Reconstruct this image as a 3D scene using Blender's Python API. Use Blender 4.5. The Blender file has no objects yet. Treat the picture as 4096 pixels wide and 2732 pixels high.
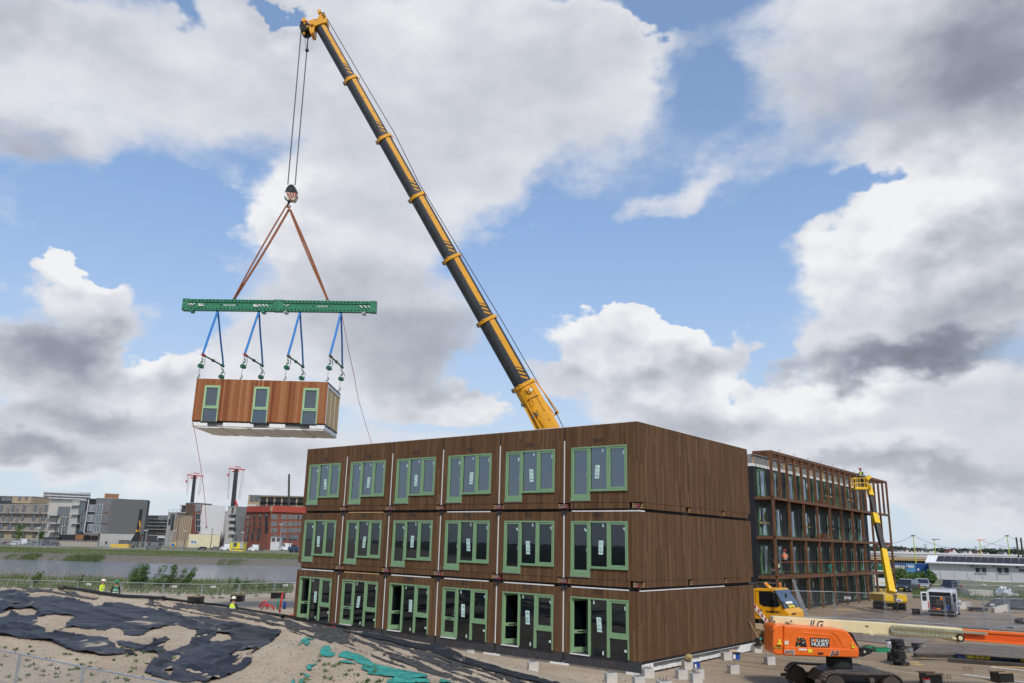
import bpy, math, random
import numpy as np
from mathutils import Vector, Matrix, noise as mnoise
sc = bpy.context.scene
R = math.radians
# ---------------------------------------------------------------- camera
CAMZ = 5.0
FPX, PITCH, ROLL = 3172.15, 0.24804, 0.02500          # focal length in photo pixels (4096 wide)
_f = Vector((0, math.cos(PITCH), math.sin(PITCH))); _u0 = Vector((0, -math.sin(PITCH), math.cos(PITCH))); _r0 = Vector((1, 0, 0))
_r = _r0*math.cos(ROLL) + _u0*math.sin(ROLL); _u = -_r0*math.sin(ROLL) + _u0*math.cos(ROLL)
cd = bpy.data.cameras.new('camera'); cam = bpy.data.objects.new('camera', cd); sc.collection.objects.link(cam)
cd.sensor_width = 36; cd.lens = FPX/4096*36; cd.clip_start = .5; cd.clip_end = 6000
mw = Matrix.Identity(4)
for i in range(3): mw[i][0] = _r[i]; mw[i][1] = _u[i]; mw[i][2] = -_f[i]
mw[2][3] = CAMZ; cam.matrix_world = mw; sc.camera = cam
def ray(x, y): return _f + _r*((x-2048)/FPX) - _u*((y-1366)/FPX)
def G(x, y, z=0.0):                                   # where the sight line of photo pixel (x,y) meets height z
    d = ray(x, y); return Vector((0, 0, CAMZ)) + d*((z-CAMZ)/d.z)
def AY(x, y, Y):                                      # ... meets the vertical plane y = Y
    d = ray(x, y); return Vector((0, 0, CAMZ)) + d*(Y/d.y)
def pxm(Y): return FPX/Y*.985
# ---------------------------------------------------------------- light and exposure
SUN_EL, SUN_AZ = R(48), R(168)                        # azimuth from +Y towards +X
sd = bpy.data.lights.new('sun', 'SUN'); sun = bpy.data.objects.new('sun', sd); sc.collection.objects.link(sun)
sd.energy = 2.8; sd.angle = R(8); sd.color = (1, .96, .9)
sdir = Vector((math.sin(SUN_AZ)*math.cos(SUN_EL), math.cos(SUN_AZ)*math.cos(SUN_EL), math.sin(SUN_EL)))
sun.rotation_euler = sdir.to_track_quat('Z', 'Y').to_euler(); sun.location = (0, 0, 60)
sc.view_settings.view_transform = 'Standard'; sc.view_settings.look = 'None'
sc.view_settings.exposure = 0.0; sc.view_settings.gamma = 1
sc.cycles.use_adaptive_sampling = True; sc.cycles.adaptive_threshold = .02; sc.cycles.adaptive_min_samples = 12
# ---------------------------------------------------------------- node helper
class NT:
    def __init__(s, tree): s.t = tree; s.n = tree.nodes; s.l = tree.links
    def new(s, typ, **kw):
        n = s.n.new(typ)
        for k, v in kw.items(): setattr(n, k, v)
        return n
    def put(s, sock, v):
        if isinstance(v, bpy.types.NodeSocket): s.l.new(v, sock)
        elif v is not None:
            try: sock.default_value = v
            except Exception: sock.default_value = tuple(v)+(1,)
    def m(s, op, a, b=None, c=None, clamp=False):
        n = s.new('ShaderNodeMath', operation=op, use_clamp=clamp)
        s.put(n.inputs[0], a); s.put(n.inputs[1], b); s.put(n.inputs[2], c); return n.outputs[0]
    def vm(s, op, a, b=None, c=None):
        n = s.new('ShaderNodeVectorMath', operation=op); s.put(n.inputs[0], a)
        if op == 'SCALE': s.put(n.inputs[3], b)
        else:
            s.put(n.inputs[1], b)
            if c is not None: s.put(n.inputs[2], c)
        return n.outputs['Value'] if op in ('LENGTH', 'DOT_PRODUCT', 'DISTANCE') else n.outputs[0]
    def mix(s, f, a, b):
        n = s.new('ShaderNodeMix', data_type='RGBA'); s.put(n.inputs[0], f); s.put(n.inputs[6], a); s.put(n.inputs[7], b); return n.outputs[2]
    def mr(s, v, a, b, c=0., d=1., typ='SMOOTHSTEP'):
        n = s.new('ShaderNodeMapRange', interpolation_type=typ); s.put(n.inputs[0], v)
        for i, q in enumerate((a, b, c, d)): s.put(n.inputs[1+i], q)
        return n.outputs[0]
    def noise(s, v, scale, detail=2, rough=.5, dist=0., out=0, lac=2.):
        n = s.new('ShaderNodeTexNoise'); s.put(n.inputs['Vector'], v)
        n.inputs['Scale'].default_value = scale; n.inputs['Detail'].default_value = detail
        n.inputs['Roughness'].default_value = rough; n.inputs['Distortion'].default_value = dist; n.inputs['Lacunarity'].default_value = lac
        return n.outputs[out]
    def wn(s, v=None, w=None, dim='3D', out='Value'):
        n = s.new('ShaderNodeTexWhiteNoise', noise_dimensions=dim)
        if v is not None: s.put(n.inputs['Vector'], v)
        if w is not None: s.put(n.inputs['W'], w)
        return n.outputs[out]
    def sep(s, v): n = s.new('ShaderNodeSeparateXYZ'); s.put(n.inputs[0], v); return n.outputs
    def comb(s, x=0, y=0, z=0):
        n = s.new('ShaderNodeCombineXYZ'); s.put(n.inputs[0], x); s.put(n.inputs[1], y); s.put(n.inputs[2], z); return n.outputs[0]
    def ramp(s, f, stops, interp='LINEAR'):
        n = s.new('ShaderNodeValToRGB'); s.put(n.inputs[0], f); r = n.color_ramp; r.interpolation = interp
        while len(r.elements) < len(stops): r.elements.new(.5)
        for e, (p, c) in zip(r.elements, stops): e.position = p; e.color = tuple(c)+(1,)
        return n.outputs[0]
# ---------------------------------------------------------------- sky: Nishita sky with procedural clouds
world = bpy.data.worlds.new('World'); sc.world = world; world.use_nodes = True
def build_sky():
    t = world.node_tree; t.nodes.clear(); N = NT(t)
    co = N.new('ShaderNodeTexCoord').outputs['Generated']
    x, y, z = N.sep(co)[:3]
    az = N.m('ARCTAN2', x, N.m('ABSOLUTE', y)); el = N.m('ARCSINE', N.m('MINIMUM', N.m('MAXIMUM', z, -1.), 1.))
    p2 = N.comb(az, el, 0)
    # turbulent warp of the layout so that no cloud edge is an ellipse
    flat = N.vm('MULTIPLY', co, (1, 1, 1.5))
    w1 = N.vm('SUBTRACT', N.noise(flat, 4.5, 4, .55, out=1), (.5, .5, .5))
    p2 = N.vm('ADD', p2, N.vm('MULTIPLY', w1, (.19, .15, 0)))
    w2 = N.vm('SUBTRACT', N.noise(flat, 22, 3, .6, out=1), (.5, .5, .5))
    p2 = N.vm('ADD', p2, N.vm('MULTIPLY', w2, (.06, .06, 0)))
    def place(cx, cy):
        d = ray(cx*1.7422, cy*1.7422).normalized(); return math.atan2(d.x, d.y), math.asin(d.z)
    def blobsum(lst, inner=.35):
        acc = None
        for cx, cy, rx, ry, rot, w in lst:
            a, e = place(cx, cy); a2, _ = place(cx+10, cy); _, e2 = place(cx, cy-10)
            n = N.new('ShaderNodeMapping', vector_type='TEXTURE'); N.put(n.inputs[0], p2)
            n.inputs[1].default_value = (a, e, 0); n.inputs[2].default_value = (0, 0, R(rot))
            n.inputs[3].default_value = (abs(a2-a)/10*rx, abs(e2-e)/10*ry, 1)
            v = N.mr(N.vm('LENGTH', n.outputs[0]), inner, 1.35, w, 0.)
            acc = v if acc is None else N.m('ADD', acc, v)
        return acc
    C = blobsum(COVER); S = blobsum(SHARP, .2); D = blobsum(SHADE, .1)
    fb = N.noise(flat, 5.5, 9, .56, .25)
    L = N.vm('SUBTRACT', flat, (-.006, -.004, -.022))
    fs = N.noise(flat, 5., 5, .48); fb2 = N.noise(N.vm('ADD', flat, (-.012, .006, .024)), 5., 5, .48)
    fine = N.noise(flat, 17, 6, .6)
    dens = N.m('ADD', C, N.m('MULTIPLY', N.m('SUBTRACT', fb, .5), 1.9))
    dens = N.m('ADD', dens, N.m('MULTIPLY', N.m('SUBTRACT', fine, .5), .68))
    wid = N.mr(S, 0., 1., .95, .20, 'LINEAR')
    cov = N.mr(dens, .16, N.m('ADD', .16, wid))
    cov = N.m('MULTIPLY', cov, N.mr(z, -.05, .0))
    # brightness: lit tops, grey undersides and cores
    rel = N.m('MULTIPLY', N.m('SUBTRACT', fs, fb2), N.mr(S, 0, 1, .7, 2.3, 'LINEAR'))
    rel = N.m('ADD', rel, N.m('MULTIPLY', N.m('SUBTRACT', fine, .5), .10))
    core = N.m('MULTIPLY', N.mr(dens, .5, 1.9), -.11)
    b = N.m('ADD', N.m('MULTIPLY_ADD', D, .80, .85), N.m('ADD', rel, core))
    b = N.m('ADD', b, N.m('MULTIPLY', N.m('SUBTRACT', N.noise(flat, 2.6, 3, .5), .5), .26))
    col = N.ramp(b, [(0.15, (.165, .178, .215)), (.42, (.30, .325, .385)), (.62, (.50, .525, .59)), (.80, (.70, .715, .765)), (1.0, (.90, .90, .915))])
    sky = N.new('ShaderNodeTexSky', sky_type='NISHITA'); sky.sun_disc = False
    sky.sun_elevation = SUN_EL; sky.sun_rotation = SUN_AZ; sky.air_density = 1.0; sky.dust_density = .6; sky.ozone_density = 1.2
    b1 = N.new('ShaderNodeBackground'); N.l.new(sky.outputs[0], b1.inputs[0]); b1.inputs[1].default_value = .15
    b3 = N.new('ShaderNodeBackground'); N.put(b3.inputs[0], N.mix(N.mr(el, .0, .42, 0., 1.), (.58, .68, .80), (.33, .52, .87)))      # thin veil, thicker towards the horizon
    m3 = N.new('ShaderNodeMixShader'); N.put(m3.inputs[0], N.mr(el, .62, -.02, .34, .88)); N.l.new(b1.outputs[0], m3.inputs[1]); N.l.new(b3.outputs[0], m3.inputs[2])
    b2 = N.new('ShaderNodeBackground'); N.l.new(col, b2.inputs[0]); b2.inputs[1].default_value = 1.0
    mx = N.new('ShaderNodeMixShader'); N.put(mx.inputs[0], N.m('MULTIPLY', cov, .97)); N.l.new(m3.outputs[0], mx.inputs[1]); N.l.new(b2.outputs[0], mx.inputs[2])
    o = N.new('ShaderNodeOutputWorld'); N.l.new(mx.outputs[0], o.inputs[0])
# cx, cy, rx, ry (photo at 2351 wide), turn, weight
COVER = [
 (1175, 60, 1500, 90, 0, .35), (1050, 190, 560, 260, 0, 1.0), (760, 270, 330, 160, 0, .6), (130, 230, 460, 170, 0, 1.1), (450, 130, 280, 150, 0, .8), (90, 50, 200, 70, 0, .7),
 (2050, 170, 520, 270, 0, 1.2), (2100, 350, 260, 80, 0, .4), (2330, 150, 260, 260, 0, .5), (1330, 120, 260, 130, 0, .8),
 (800, 520, 250, 150, 0, 1.2), (980, 420, 280, 140, 0, .8), (860, 780, 340, 160, 0, 1.1), (700, 680, 170, 130, 0, .6),
 (2170, 640, 410, 230, 0, 1.5), (2300, 500, 200, 130, 0, .9), (1960, 800, 220, 80, 0, .8),
 (1900, 970, 340, 100, 0, 1.3), (2250, 960, 300, 120, 0, 1.2), (1500, 850, 200, 130, 0, 1.5), (1440, 740, 80, 50, 0, .6), (1700, 750, 40, 60, 20, .8), (1620, 915, 180, 60, 0, .7),
 (130, 690, 190, 115, 0, 1.3), (70, 830, 200, 110, 0, 1.1), (330, 680, 60, 35, 0, .4), (350, 860, 180, 100, 20, 1.3), (210, 930, 230, 80, 25, 1.0), (510, 840, 120, 130, 0, .9),
 (110, 1030, 280, 90, 0, 1.1), (420, 1010, 280, 90, 0, .9), (850, 1030, 350, 80, 0, .75), (500, 1130, 600, 70, 0, .5), (1080, 945, 130, 45, 0, 1.0), (940, 900, 160, 60, 0, .6),
 (1530, 450, 150, 50, 33, .62), (1200, 550, 130, 22, 8, .5), (1265, 880, 60, 50, 0, .9), (380, 590, 130, 35, 10, .35),
 (2050, 1080, 420, 70, 0, 1.0), (2200, 1160, 340, 50, 0, .5), (1175, 1100, 1500, 90, 0, .45), (10, 480, 70, 80, 0, .5), (30, 370, 160, 60, 0, .5),
 (1575, 165, 160, 120, -25, -.68), (1480, 15, 110, 35, 0, -1.0), (630, 8, 80, 28, 0, -1.2), (190, 95, 80, 40, 20, -.5), (365, 15, 70, 40, 0, -.9),
 (1500, 620, 330, 130, -12, -.7), (1300, 640, 260, 90, 0, -.3), (330, 500, 230, 100, 15, -.7), (480, 720, 80, 45, 20, -.6), (1090, 850, 120, 30, 0, -.5), (1960, 430, 80, 35, 0, -.6), (1800, 480, 120, 70, 0, -.5), (290, 780, 70, 26, 20, -.4),
 (1200, 720, 90, 110, 0, -.4), (1765, 790, 30, 60, 0, -.9),
]
SHARP = [(2120, 560, 360, 240, 0, 1.), (1500, 790, 280, 170, 0, 1.), (130, 600, 200, 100, 0, 1.), (330, 830, 220, 120, 0, 1.), (630, 480, 160, 150, 0, .8), (1050, 930, 200, 60, 0, .8), (1900, 900, 350, 80, 0, .8), (1150, 50, 260, 80, 0, .35), (650, 60, 160, 120, 0, .7),]
SHADE = [
 (2270, 60, 300, 150, 0, -.42), (2000, 260, 360, 120, 0, -.26), (1800, 150, 200, 120, 0, -.10), (60, 330, 280, 90, 0, -.3), (60, 60, 260, 80, 0, -.16), (1250, 300, 300, 170, 0, -.08), (1000, 60, 240, 90, 0, .12),
 (950, 810, 300, 90, 0, -.30), (800, 690, 260, 90, 0, -.18), (700, 480, 180, 100, 0, .10), (620, 540, 60, 80, 0, .10),
 (2150, 820, 420, 55, 0, -.62), (2200, 720, 280, 60, 0, -.2), (2050, 520, 240, 100, 30, .24), (2250, 430, 180, 80, 0, .22), (1880, 620, 90, 80, 0, .14),
 (1500, 760, 220, 80, 0, .26), (1580, 930, 250, 45, 0, -.16), (1700, 1035, 340, 35, 0, -.12), (1880, 900, 280, 45, 0, .18), (2050, 1080, 300, 38, 0, -.28), (1980, 1015, 200, 25, 0, .16),
 (140, 590, 140, 60, 0, .24), (80, 790, 220, 100, 0, -.40), (330, 790, 150, 50, 20, .24), (260, 970, 240, 50, 0, -.3), (80, 1070, 240, 45, 0, -.34), (500, 850, 100, 80, 0, .1), (600, 1070, 400, 40, 0, -.12),
 (400, 150, 200, 90, 0, .06), (1400, 180, 180, 110, 0, .08), (1080, 925, 120, 30, 0, .2),
]
build_sky()
# ================================================================ building blocks
col0 = sc.collection
rng = np.random.default_rng(7); rnd = random.Random(11)
def V(*a): return Vector(a)
def link(o, parent=None):
    col0.objects.link(o)
    if parent is not None: o.parent = parent; KIDS.setdefault(parent.name, []).append(o)
    return o
class MB:
    def __init__(s): s.v = []; s.f = []
    def add(s, vs, fs):
        o = len(s.v); s.v += [tuple(v) for v in vs]; s.f += [tuple(i+o for i in f) for f in fs]; return s
    def box(s, x0, y0, z0, x1, y1, z1):
        return s.add([(x0,y0,z0),(x1,y0,z0),(x1,y1,z0),(x0,y1,z0),(x0,y0,z1),(x1,y0,z1),(x1,y1,z1),(x0,y1,z1)],
                     [(0,3,2,1),(4,5,6,7),(0,1,5,4),(1,2,6,5),(2,3,7,6),(3,0,4,7)])
    def beam(s, p, q, w, h, up=(0,0,1), w2=None, h2=None):
        p = Vector(p); q = Vector(q); d = (q-p).normalized(); u = Vector(up)
        if abs(d.dot(u)) > .98: u = Vector((0,1,0))
        a = d.cross(u).normalized(); b = a.cross(d)
        vs = []
        for c, ww, hh in ((p, w, h), (q, w2 or w, h2 or h)):
            vs += [c-a*ww/2-b*hh/2, c+a*ww/2-b*hh/2, c+a*ww/2+b*hh/2, c-a*ww/2+b*hh/2]
        return s.add(vs, [(0,1,2,3),(7,6,5,4),(0,4,5,1),(1,5,6,2),(2,6,7,3),(3,7,4,0)])
    def cyl(s, p, q, r, r2=None, n=8, caps=True):
        p = Vector(p); q = Vector(q); d = (q-p).normalized(); u = Vector((0,0,1)) if abs(d.z) < .9 else Vector((1,0,0))
        a = d.cross(u).normalized(); b = d.cross(a); r2 = r if r2 is None else r2
        vs = [c+(a*math.cos(6.28318*i/n)+b*math.sin(6.28318*i/n))*rr for c, rr in ((p, r), (q, r2)) for i in range(n)]
        fs = [(i, (i+1) % n, n+(i+1) % n, n+i) for i in range(n)]
        if caps: fs += [tuple(range(n-1, -1, -1)), tuple(range(n, 2*n))]
        return s.add(vs, fs)
    def tube(s, pts, r, n=5):
        pts = [Vector(p) for p in pts]; rs = r if isinstance(r, (list, tuple)) else [r]*len(pts); vs = []; fs = []
        for i, p in enumerate(pts):
            d = (pts[min(i+1, len(pts)-1)]-pts[max(i-1, 0)]).normalized(); u = Vector((0,0,1)) if abs(d.z) < .93 else Vector((1,0,0))
            a = d.cross(u).normalized(); b = d.cross(a)
            vs += [p+(a*math.cos(6.28318*k/n)+b*math.sin(6.28318*k/n))*rs[i] for k in range(n)]
        for i in range(len(pts)-1):
            fs += [(i*n+k, i*n+(k+1) % n, (i+1)*n+(k+1) % n, (i+1)*n+k) for k in range(n)]
        fs += [tuple(range(n-1, -1, -1)), tuple(range((len(pts)-1)*n, len(pts)*n))]
        return s.add(vs, fs)
    def loft(s, rings, caps=True):
        n = len(rings[0]); vs = [v for r in rings for v in r]; fs = []
        for i in range(len(rings)-1):
            fs += [(i*n+k, i*n+(k+1) % n, (i+1)*n+(k+1) % n, (i+1)*n+k) for k in range(n)]
        if caps: fs += [tuple(range(n-1, -1, -1)), tuple(range((len(rings)-1)*n, len(rings)*n))]
        return s.add(vs, fs)
    def prism(s, poly, o, ax, ay, az):                 # polygon in the (ax, ay) plane at o, extruded by az
        o, ax, ay, az = map(Vector, (o, ax, ay, az)); n = len(poly)
        vs = [o+ax*p[0]+ay*p[1] for p in poly]; vs += [v+az for v in vs]
        return s.add(vs, [tuple(range(n-1, -1, -1)), tuple(range(n, 2*n))]+[(i, (i+1) % n, n+(i+1) % n, n+i) for i in range(n)])
    def ell(s, c, rx, ry, rz, nu=12, nv=7):
        rings = []
        for j in range(nv+1):
            t = math.pi*(j+.001)/(nv+.002)
            rings.append([Vector(c)+Vector((rx*math.sin(t)*math.cos(6.28318*i/nu), ry*math.sin(t)*math.sin(6.28318*i/nu), -rz*math.cos(t))) for i in range(nu)])
        return s.loft(rings)
    def build(s, name, mat, parent=None, smooth=False, bevel=0., world=None, seg=2):
        me = bpy.data.meshes.new(name); vs = s.v
        if world is not None:
            inv = world.matrix_basis.inverted(); vs = [inv @ Vector(v) for v in vs]
        me.from_pydata([tuple(v) for v in vs], [], s.f); me.materials.append(mat); me.update()
        import bmesh
        bm = bmesh.new(); bm.from_mesh(me); bmesh.ops.recalc_face_normals(bm, faces=bm.faces); bm.to_mesh(me); bm.free()
        if smooth: me.polygons.foreach_set('use_smooth', [True]*len(me.polygons))
        o = bpy.data.objects.new(name, me); link(o, parent)
        if bevel:
            m = o.modifiers.new('bevel', 'BEVEL'); m.width = bevel; m.segments = seg; m.limit_method = 'ANGLE'; m.angle_limit = .7
        return o
def tag(o, label=None, cat=None, group=None, kind=None):
    for k, v in (('label', label), ('category', cat), ('group', group), ('kind', kind)):
        if v: o[k] = v
    return o
def thing(name, label, cat, loc=(0,0,0), rz=0., group=None):
    o = bpy.data.objects.new(name, None); col0.objects.link(o); o.location = loc; o.rotation_euler = (0, 0, rz); o.empty_display_size = .1
    o.matrix_basis = Matrix.Translation(Vector(loc)) @ Matrix.Rotation(rz, 4, 'Z')
    return tag(o, label, cat, group)
KIDS = {}
def dup(o, loc=None, rz=None, label=None, parent=None):
    c = o.copy(); link(c, parent)
    for ch in list(KIDS.get(o.name, ())): dup(ch, parent=c)
    if loc is not None: c.location = loc
    if rz is not None: c.rotation_euler = (0, 0, rz)
    if label: c['label'] = label
    return c
def inst(src, parent, loc, rz=0., name=None):          # another copy of a part (mesh shared), placed in its thing
    c = src.copy(); c.location = loc; c.rotation_euler = (0, 0, rz); return link(c, parent)
def raw(name, verts, faces, mat, parent=None, smooth=False):
    me = bpy.data.meshes.new(name); verts = np.asarray(verts, 'f'); faces = np.asarray(faces, 'i'); k = faces.shape[1]
    me.vertices.add(len(verts)); me.vertices.foreach_set('co', verts.ravel())
    me.loops.add(faces.size); me.loops.foreach_set('vertex_index', faces.ravel())
    me.polygons.add(len(faces)); me.polygons.foreach_set('loop_start', np.arange(0, faces.size, k, dtype='i')); me.polygons.foreach_set('loop_total', np.full(len(faces), k, 'i'))
    if smooth: me.polygons.foreach_set('use_smooth', np.ones(len(faces), bool))
    me.update(calc_edges=True); me.validate(); me.materials.append(mat)
    o = bpy.data.objects.new(name, me); return link(o, parent)
def letters(txt, size, mat, parent, o, ax, ay, name='lettering', bold=.0, shear=0., depth=.004, align='LEFT'):
    cu = bpy.data.curves.new('txt', 'FONT'); cu.body = txt; cu.size = size; cu.offset = bold; cu.shear = shear; cu.extrude = depth; cu.align_x = align; cu.resolution_u = 3
    t = bpy.data.objects.new('txt', cu); col0.objects.link(t); bpy.context.view_layer.update()
    me = bpy.data.meshes.new_from_object(t.evaluated_get(bpy.context.evaluated_depsgraph_get())); bpy.data.objects.remove(t)
    ax = Vector(ax).normalized(); ay = Vector(ay).normalized(); az = ax.cross(ay); M = Matrix.Identity(4)
    for i in range(3): M[i][0] = ax[i]; M[i][1] = ay[i]; M[i][2] = az[i]; M[i][3] = o[i]
    me.transform(M); me.materials.clear(); me.materials.append(mat); ob = bpy.data.objects.new(name, me); return link(ob, parent)
# ---------------------------------------------------------------- noise in numpy
_T = rng.random((257, 257))
def vnoise(x, y):
    xi = np.floor(x).astype(int); yi = np.floor(y).astype(int); fx = x-xi; fy = y-yi; fx = fx*fx*(3-2*fx); fy = fy*fy*(3-2*fy)
    a = _T[xi % 256, yi % 256]; b = _T[(xi+1) % 256, yi % 256]; c = _T[xi % 256, (yi+1) % 256]; d = _T[(xi+1) % 256, (yi+1) % 256]
    return (a*(1-fx)+b*fx)*(1-fy)+(c*(1-fx)+d*fx)*fy
def fbm(x, y, o=4):
    r = 0; a = .5
    for i in range(o): r = r+a*(vnoise(x+17.3*i, y+9.1*i)-.5); x = x*2.03; y = y*2.03; a *= .55
    return r
def sst(a, b, x): t = np.clip((x-a)/(b-a), 0, 1); return t*t*(3-2*t)
# ---------------------------------------------------------------- materials
MAT = {}
def pm(name, col, rough=.6, metal=0., var=.12, scale=2., bump=0., bscale=40., dirt=0., dirtcol=(.12,.09,.06), spec=.5, coat=0., dist=.02, stretch=None):
    m = bpy.data.materials.new(name); m.use_nodes = True; t = m.node_tree; t.nodes.clear(); N = NT(t)
    b = N.new('ShaderNodeBsdfPrincipled'); o = N.new('ShaderNodeOutputMaterial'); N.l.new(b.outputs[0], o.inputs[0])
    b.inputs['Metallic'].default_value = metal; b.inputs['Specular IOR Level'].default_value = spec; b.inputs['Coat Weight'].default_value = coat
    co = N.new('ShaderNodeTexCoord').outputs['Object']
    if stretch: co = N.vm('MULTIPLY', co, stretch)
    n = N.noise(co, scale, 5, .6)
    c = N.mix(N.mr(n, .3, .7), tuple(max(0, q*(1-var)) for q in col), tuple(min(1, q*(1+var)) for q in col))
    if dirt:
        d = N.noise(co, scale*2.7, 6, .65); f = N.m('MULTIPLY', N.mr(d, .52, .7), dirt); c = N.mix(f, c, dirtcol)
    N.put(b.inputs['Base Color'], c); N.put(b.inputs['Roughness'], N.m('ADD', rough, N.m('MULTIPLY', N.m('SUBTRACT', n, .5), .25), clamp=True))
    if bump:
        bn = N.new('ShaderNodeBump'); bn.inputs['Strength'].default_value = bump; bn.inputs['Distance'].default_value = dist
        N.put(bn.inputs['Height'], N.noise(co, bscale, 5, .6)); N.l.new(bn.outputs[0], b.inputs['Normal'])
    MAT[name] = m; return m
def nodemat(name):
    m = bpy.data.materials.new(name); m.use_nodes = True; t = m.node_tree; t.nodes.clear(); N = NT(t)
    b = N.new('ShaderNodeBsdfPrincipled'); o = N.new('ShaderNodeOutputMaterial'); N.l.new(b.outputs[0], o.inputs[0]); MAT[name] = m; return m, N, b, o
def cladding(name, stops, wid=.125, groove=.05, rough=.75, seglen=2.2, rows=True, grain=.25):
    m, N, b, o = nodemat(name); co = N.new('ShaderNodeTexCoord').outputs['Object']; x, y, z = N.sep(co)[:3]
    u = N.m('DIVIDE', N.m('ADD', x, y), wid); pl = N.m('FLOOR', u); fr = N.m('SUBTRACT', u, pl)
    r1 = N.wn(w=pl, dim='1D')
    zz = N.m('ADD', N.m('DIVIDE', z, seglen), N.m('MULTIPLY', r1, 7.)); row = N.m('FLOOR', zz) if rows else 0.
    r2 = N.wn(v=N.comb(pl, row, 3.), dim='3D'); c = N.ramp(r2, stops)
    gr = N.noise(N.vm('MULTIPLY', co, (14, 14, .8)), 3., 4, .6); c = N.mix(N.m('MULTIPLY', N.mr(gr, .3, .75), grain), c, (.02, .012, .008))
    big = N.noise(co, .5, 4, .6); c = N.mix(N.m('MULTIPLY', N.mr(big, .4, .75), .25), c, stops[-1][1])
    sk = N.noise(N.vm('MULTIPLY', co, (5, 5, .25)), 1., 5, .65); c = N.mix(N.m('MULTIPLY', N.mr(sk, .55, .72), .22), c, (.03,.018,.010))
    g = N.m('LESS_THAN', fr, groove); jn = N.m('LESS_THAN', N.m('FRACT', zz), .004) if rows else 0.
    g = N.m('MAXIMUM', g, jn); c = N.mix(N.m('MULTIPLY', g, .8), c, (.012, .008, .006)); N.put(b.inputs['Base Color'], c); b.inputs['Roughness'].default_value = rough; b.inputs['Specular IOR Level'].default_value = .15
    bn = N.new('ShaderNodeBump'); bn.inputs['Distance'].default_value = .012; bn.inputs['Strength'].default_value = .7
    N.put(bn.inputs['Height'], N.m('SUBTRACT', N.m('ADD', N.m('MULTIPLY', r2, .3), N.m('MULTIPLY', gr, .2)), g)); N.l.new(bn.outputs[0], b.inputs['Normal']); return m
def brick(name, c1, c2, mort, sc_=1., bw=.22, bh=.06):
    m, N, b, o = nodemat(name); co = N.new('ShaderNodeTexCoord').outputs['Object']; x, y, z = N.sep(co)[:3]
    n = N.new('ShaderNodeTexBrick'); N.put(n.inputs['Vector'], N.comb(N.m('ADD', x, y), z, 0)); n.inputs['Scale'].default_value = sc_
    n.inputs['Color1'].default_value = c1+(1,); n.inputs['Color2'].default_value = c2+(1,); n.inputs['Mortar'].default_value = mort+(1,)
    n.inputs['Brick Width'].default_value = bw; n.inputs['Row Height'].default_value = bh; n.inputs['Mortar Size'].default_value = .008
    big = N.noise(co, .35, 4, .6); c = N.mix(N.m('MULTIPLY', N.mr(big, .35, .7), .3), n.outputs[0], tuple(q*.6 for q in c1)); N.put(b.inputs['Base Color'], c); b.inputs['Roughness'].default_value = .85; return m
def glass(name, tint=(.12,.14,.16), refl=.28, thru=.5):
    m, N, b, o = nodemat(name); t = N.t; g = N.new('ShaderNodeBsdfGlossy'); g.inputs['Roughness'].default_value = .01; g.inputs['Color'].default_value = (.8, .87, .95, 1)
    tr = N.new('ShaderNodeBsdfTransparent'); tr.inputs[0].default_value = (.45, .55, .58, 1)
    b.inputs['Base Color'].default_value = tint+(1,); b.inputs['Roughness'].default_value = .1
    m1 = N.new('ShaderNodeMixShader'); m1.inputs[0].default_value = thru; N.l.new(b.outputs[0], m1.inputs[1]); N.l.new(tr.outputs[0], m1.inputs[2])
    fr = N.new('ShaderNodeLayerWeight'); fr.inputs[0].default_value = .5
    f = N.m('ADD', N.m('MULTIPLY', N.m('POWER', fr.outputs['Facing'], 4.), .85), refl+.045, clamp=True)
    m2 = N.new('ShaderNodeMixShader'); N.put(m2.inputs[0], f); N.l.new(m1.outputs[0], m2.inputs[1]); N.l.new(g.outputs[0], m2.inputs[2]); N.l.new(m2.outputs[0], o.inputs[0])
    bn = N.new('ShaderNodeBump'); bn.inputs['Strength'].default_value = .05; bn.inputs['Distance'].default_value = .02
    N.put(bn.inputs['Height'], N.noise(N.new('ShaderNodeTexCoord').outputs['Object'], 1.3, 2, .5)); N.l.new(bn.outputs[0], g.inputs['Normal']); return m
def leafmat(name, a, b2, c3, trans=.25):
    m, N, b, o = nodemat(name); oi = N.new('ShaderNodeNewGeometry'); co = N.new('ShaderNodeTexCoord').outputs['Object']
    r = N.wn(v=N.vm('SCALE', oi.outputs['True Normal'], 9.1)); n = N.noise(co, 1.1, 3, .6)
    c = N.ramp(N.m('ADD', N.m('MULTIPLY', r, .55), N.m('MULTIPLY', n, .5)), [(.15, a), (.5, b2), (.9, c3)]); N.put(b.inputs['Base Color'], c); b.inputs['Roughness'].default_value = .7
    tl = N.new('ShaderNodeBsdfTranslucent'); N.put(tl.inputs[0], c); mx = N.new('ShaderNodeMixShader'); mx.inputs[0].default_value = trans
    N.l.new(b.outputs[0], mx.inputs[1]); N.l.new(tl.outputs[0], mx.inputs[2]); N.l.new(mx.outputs[0], o.inputs[0]); return m
cladding('clad', [(0, (.168,.089,.043)), (.3, (.124,.063,.029)), (.55, (.148,.081,.041)), (.8, (.196,.110,.056)), (1, (.100,.052,.026))], .115, .05)
cladding('cladnew', [(0, (.32,.115,.045)), (.25, (.40,.165,.07)), (.5, (.26,.085,.034)), (.7, (.45,.21,.095)), (.85, (.20,.06,.026)), (1, (.35,.135,.055))], .135, .04, .55, 9., False, .15)
pm('greenframe', (.205,.345,.18), .42, var=.05, scale=6); pm('mintframe', (.36,.56,.31), .4, var=.04, scale=6); pm('darkgreen', (.085,.19,.085), .45)
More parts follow.
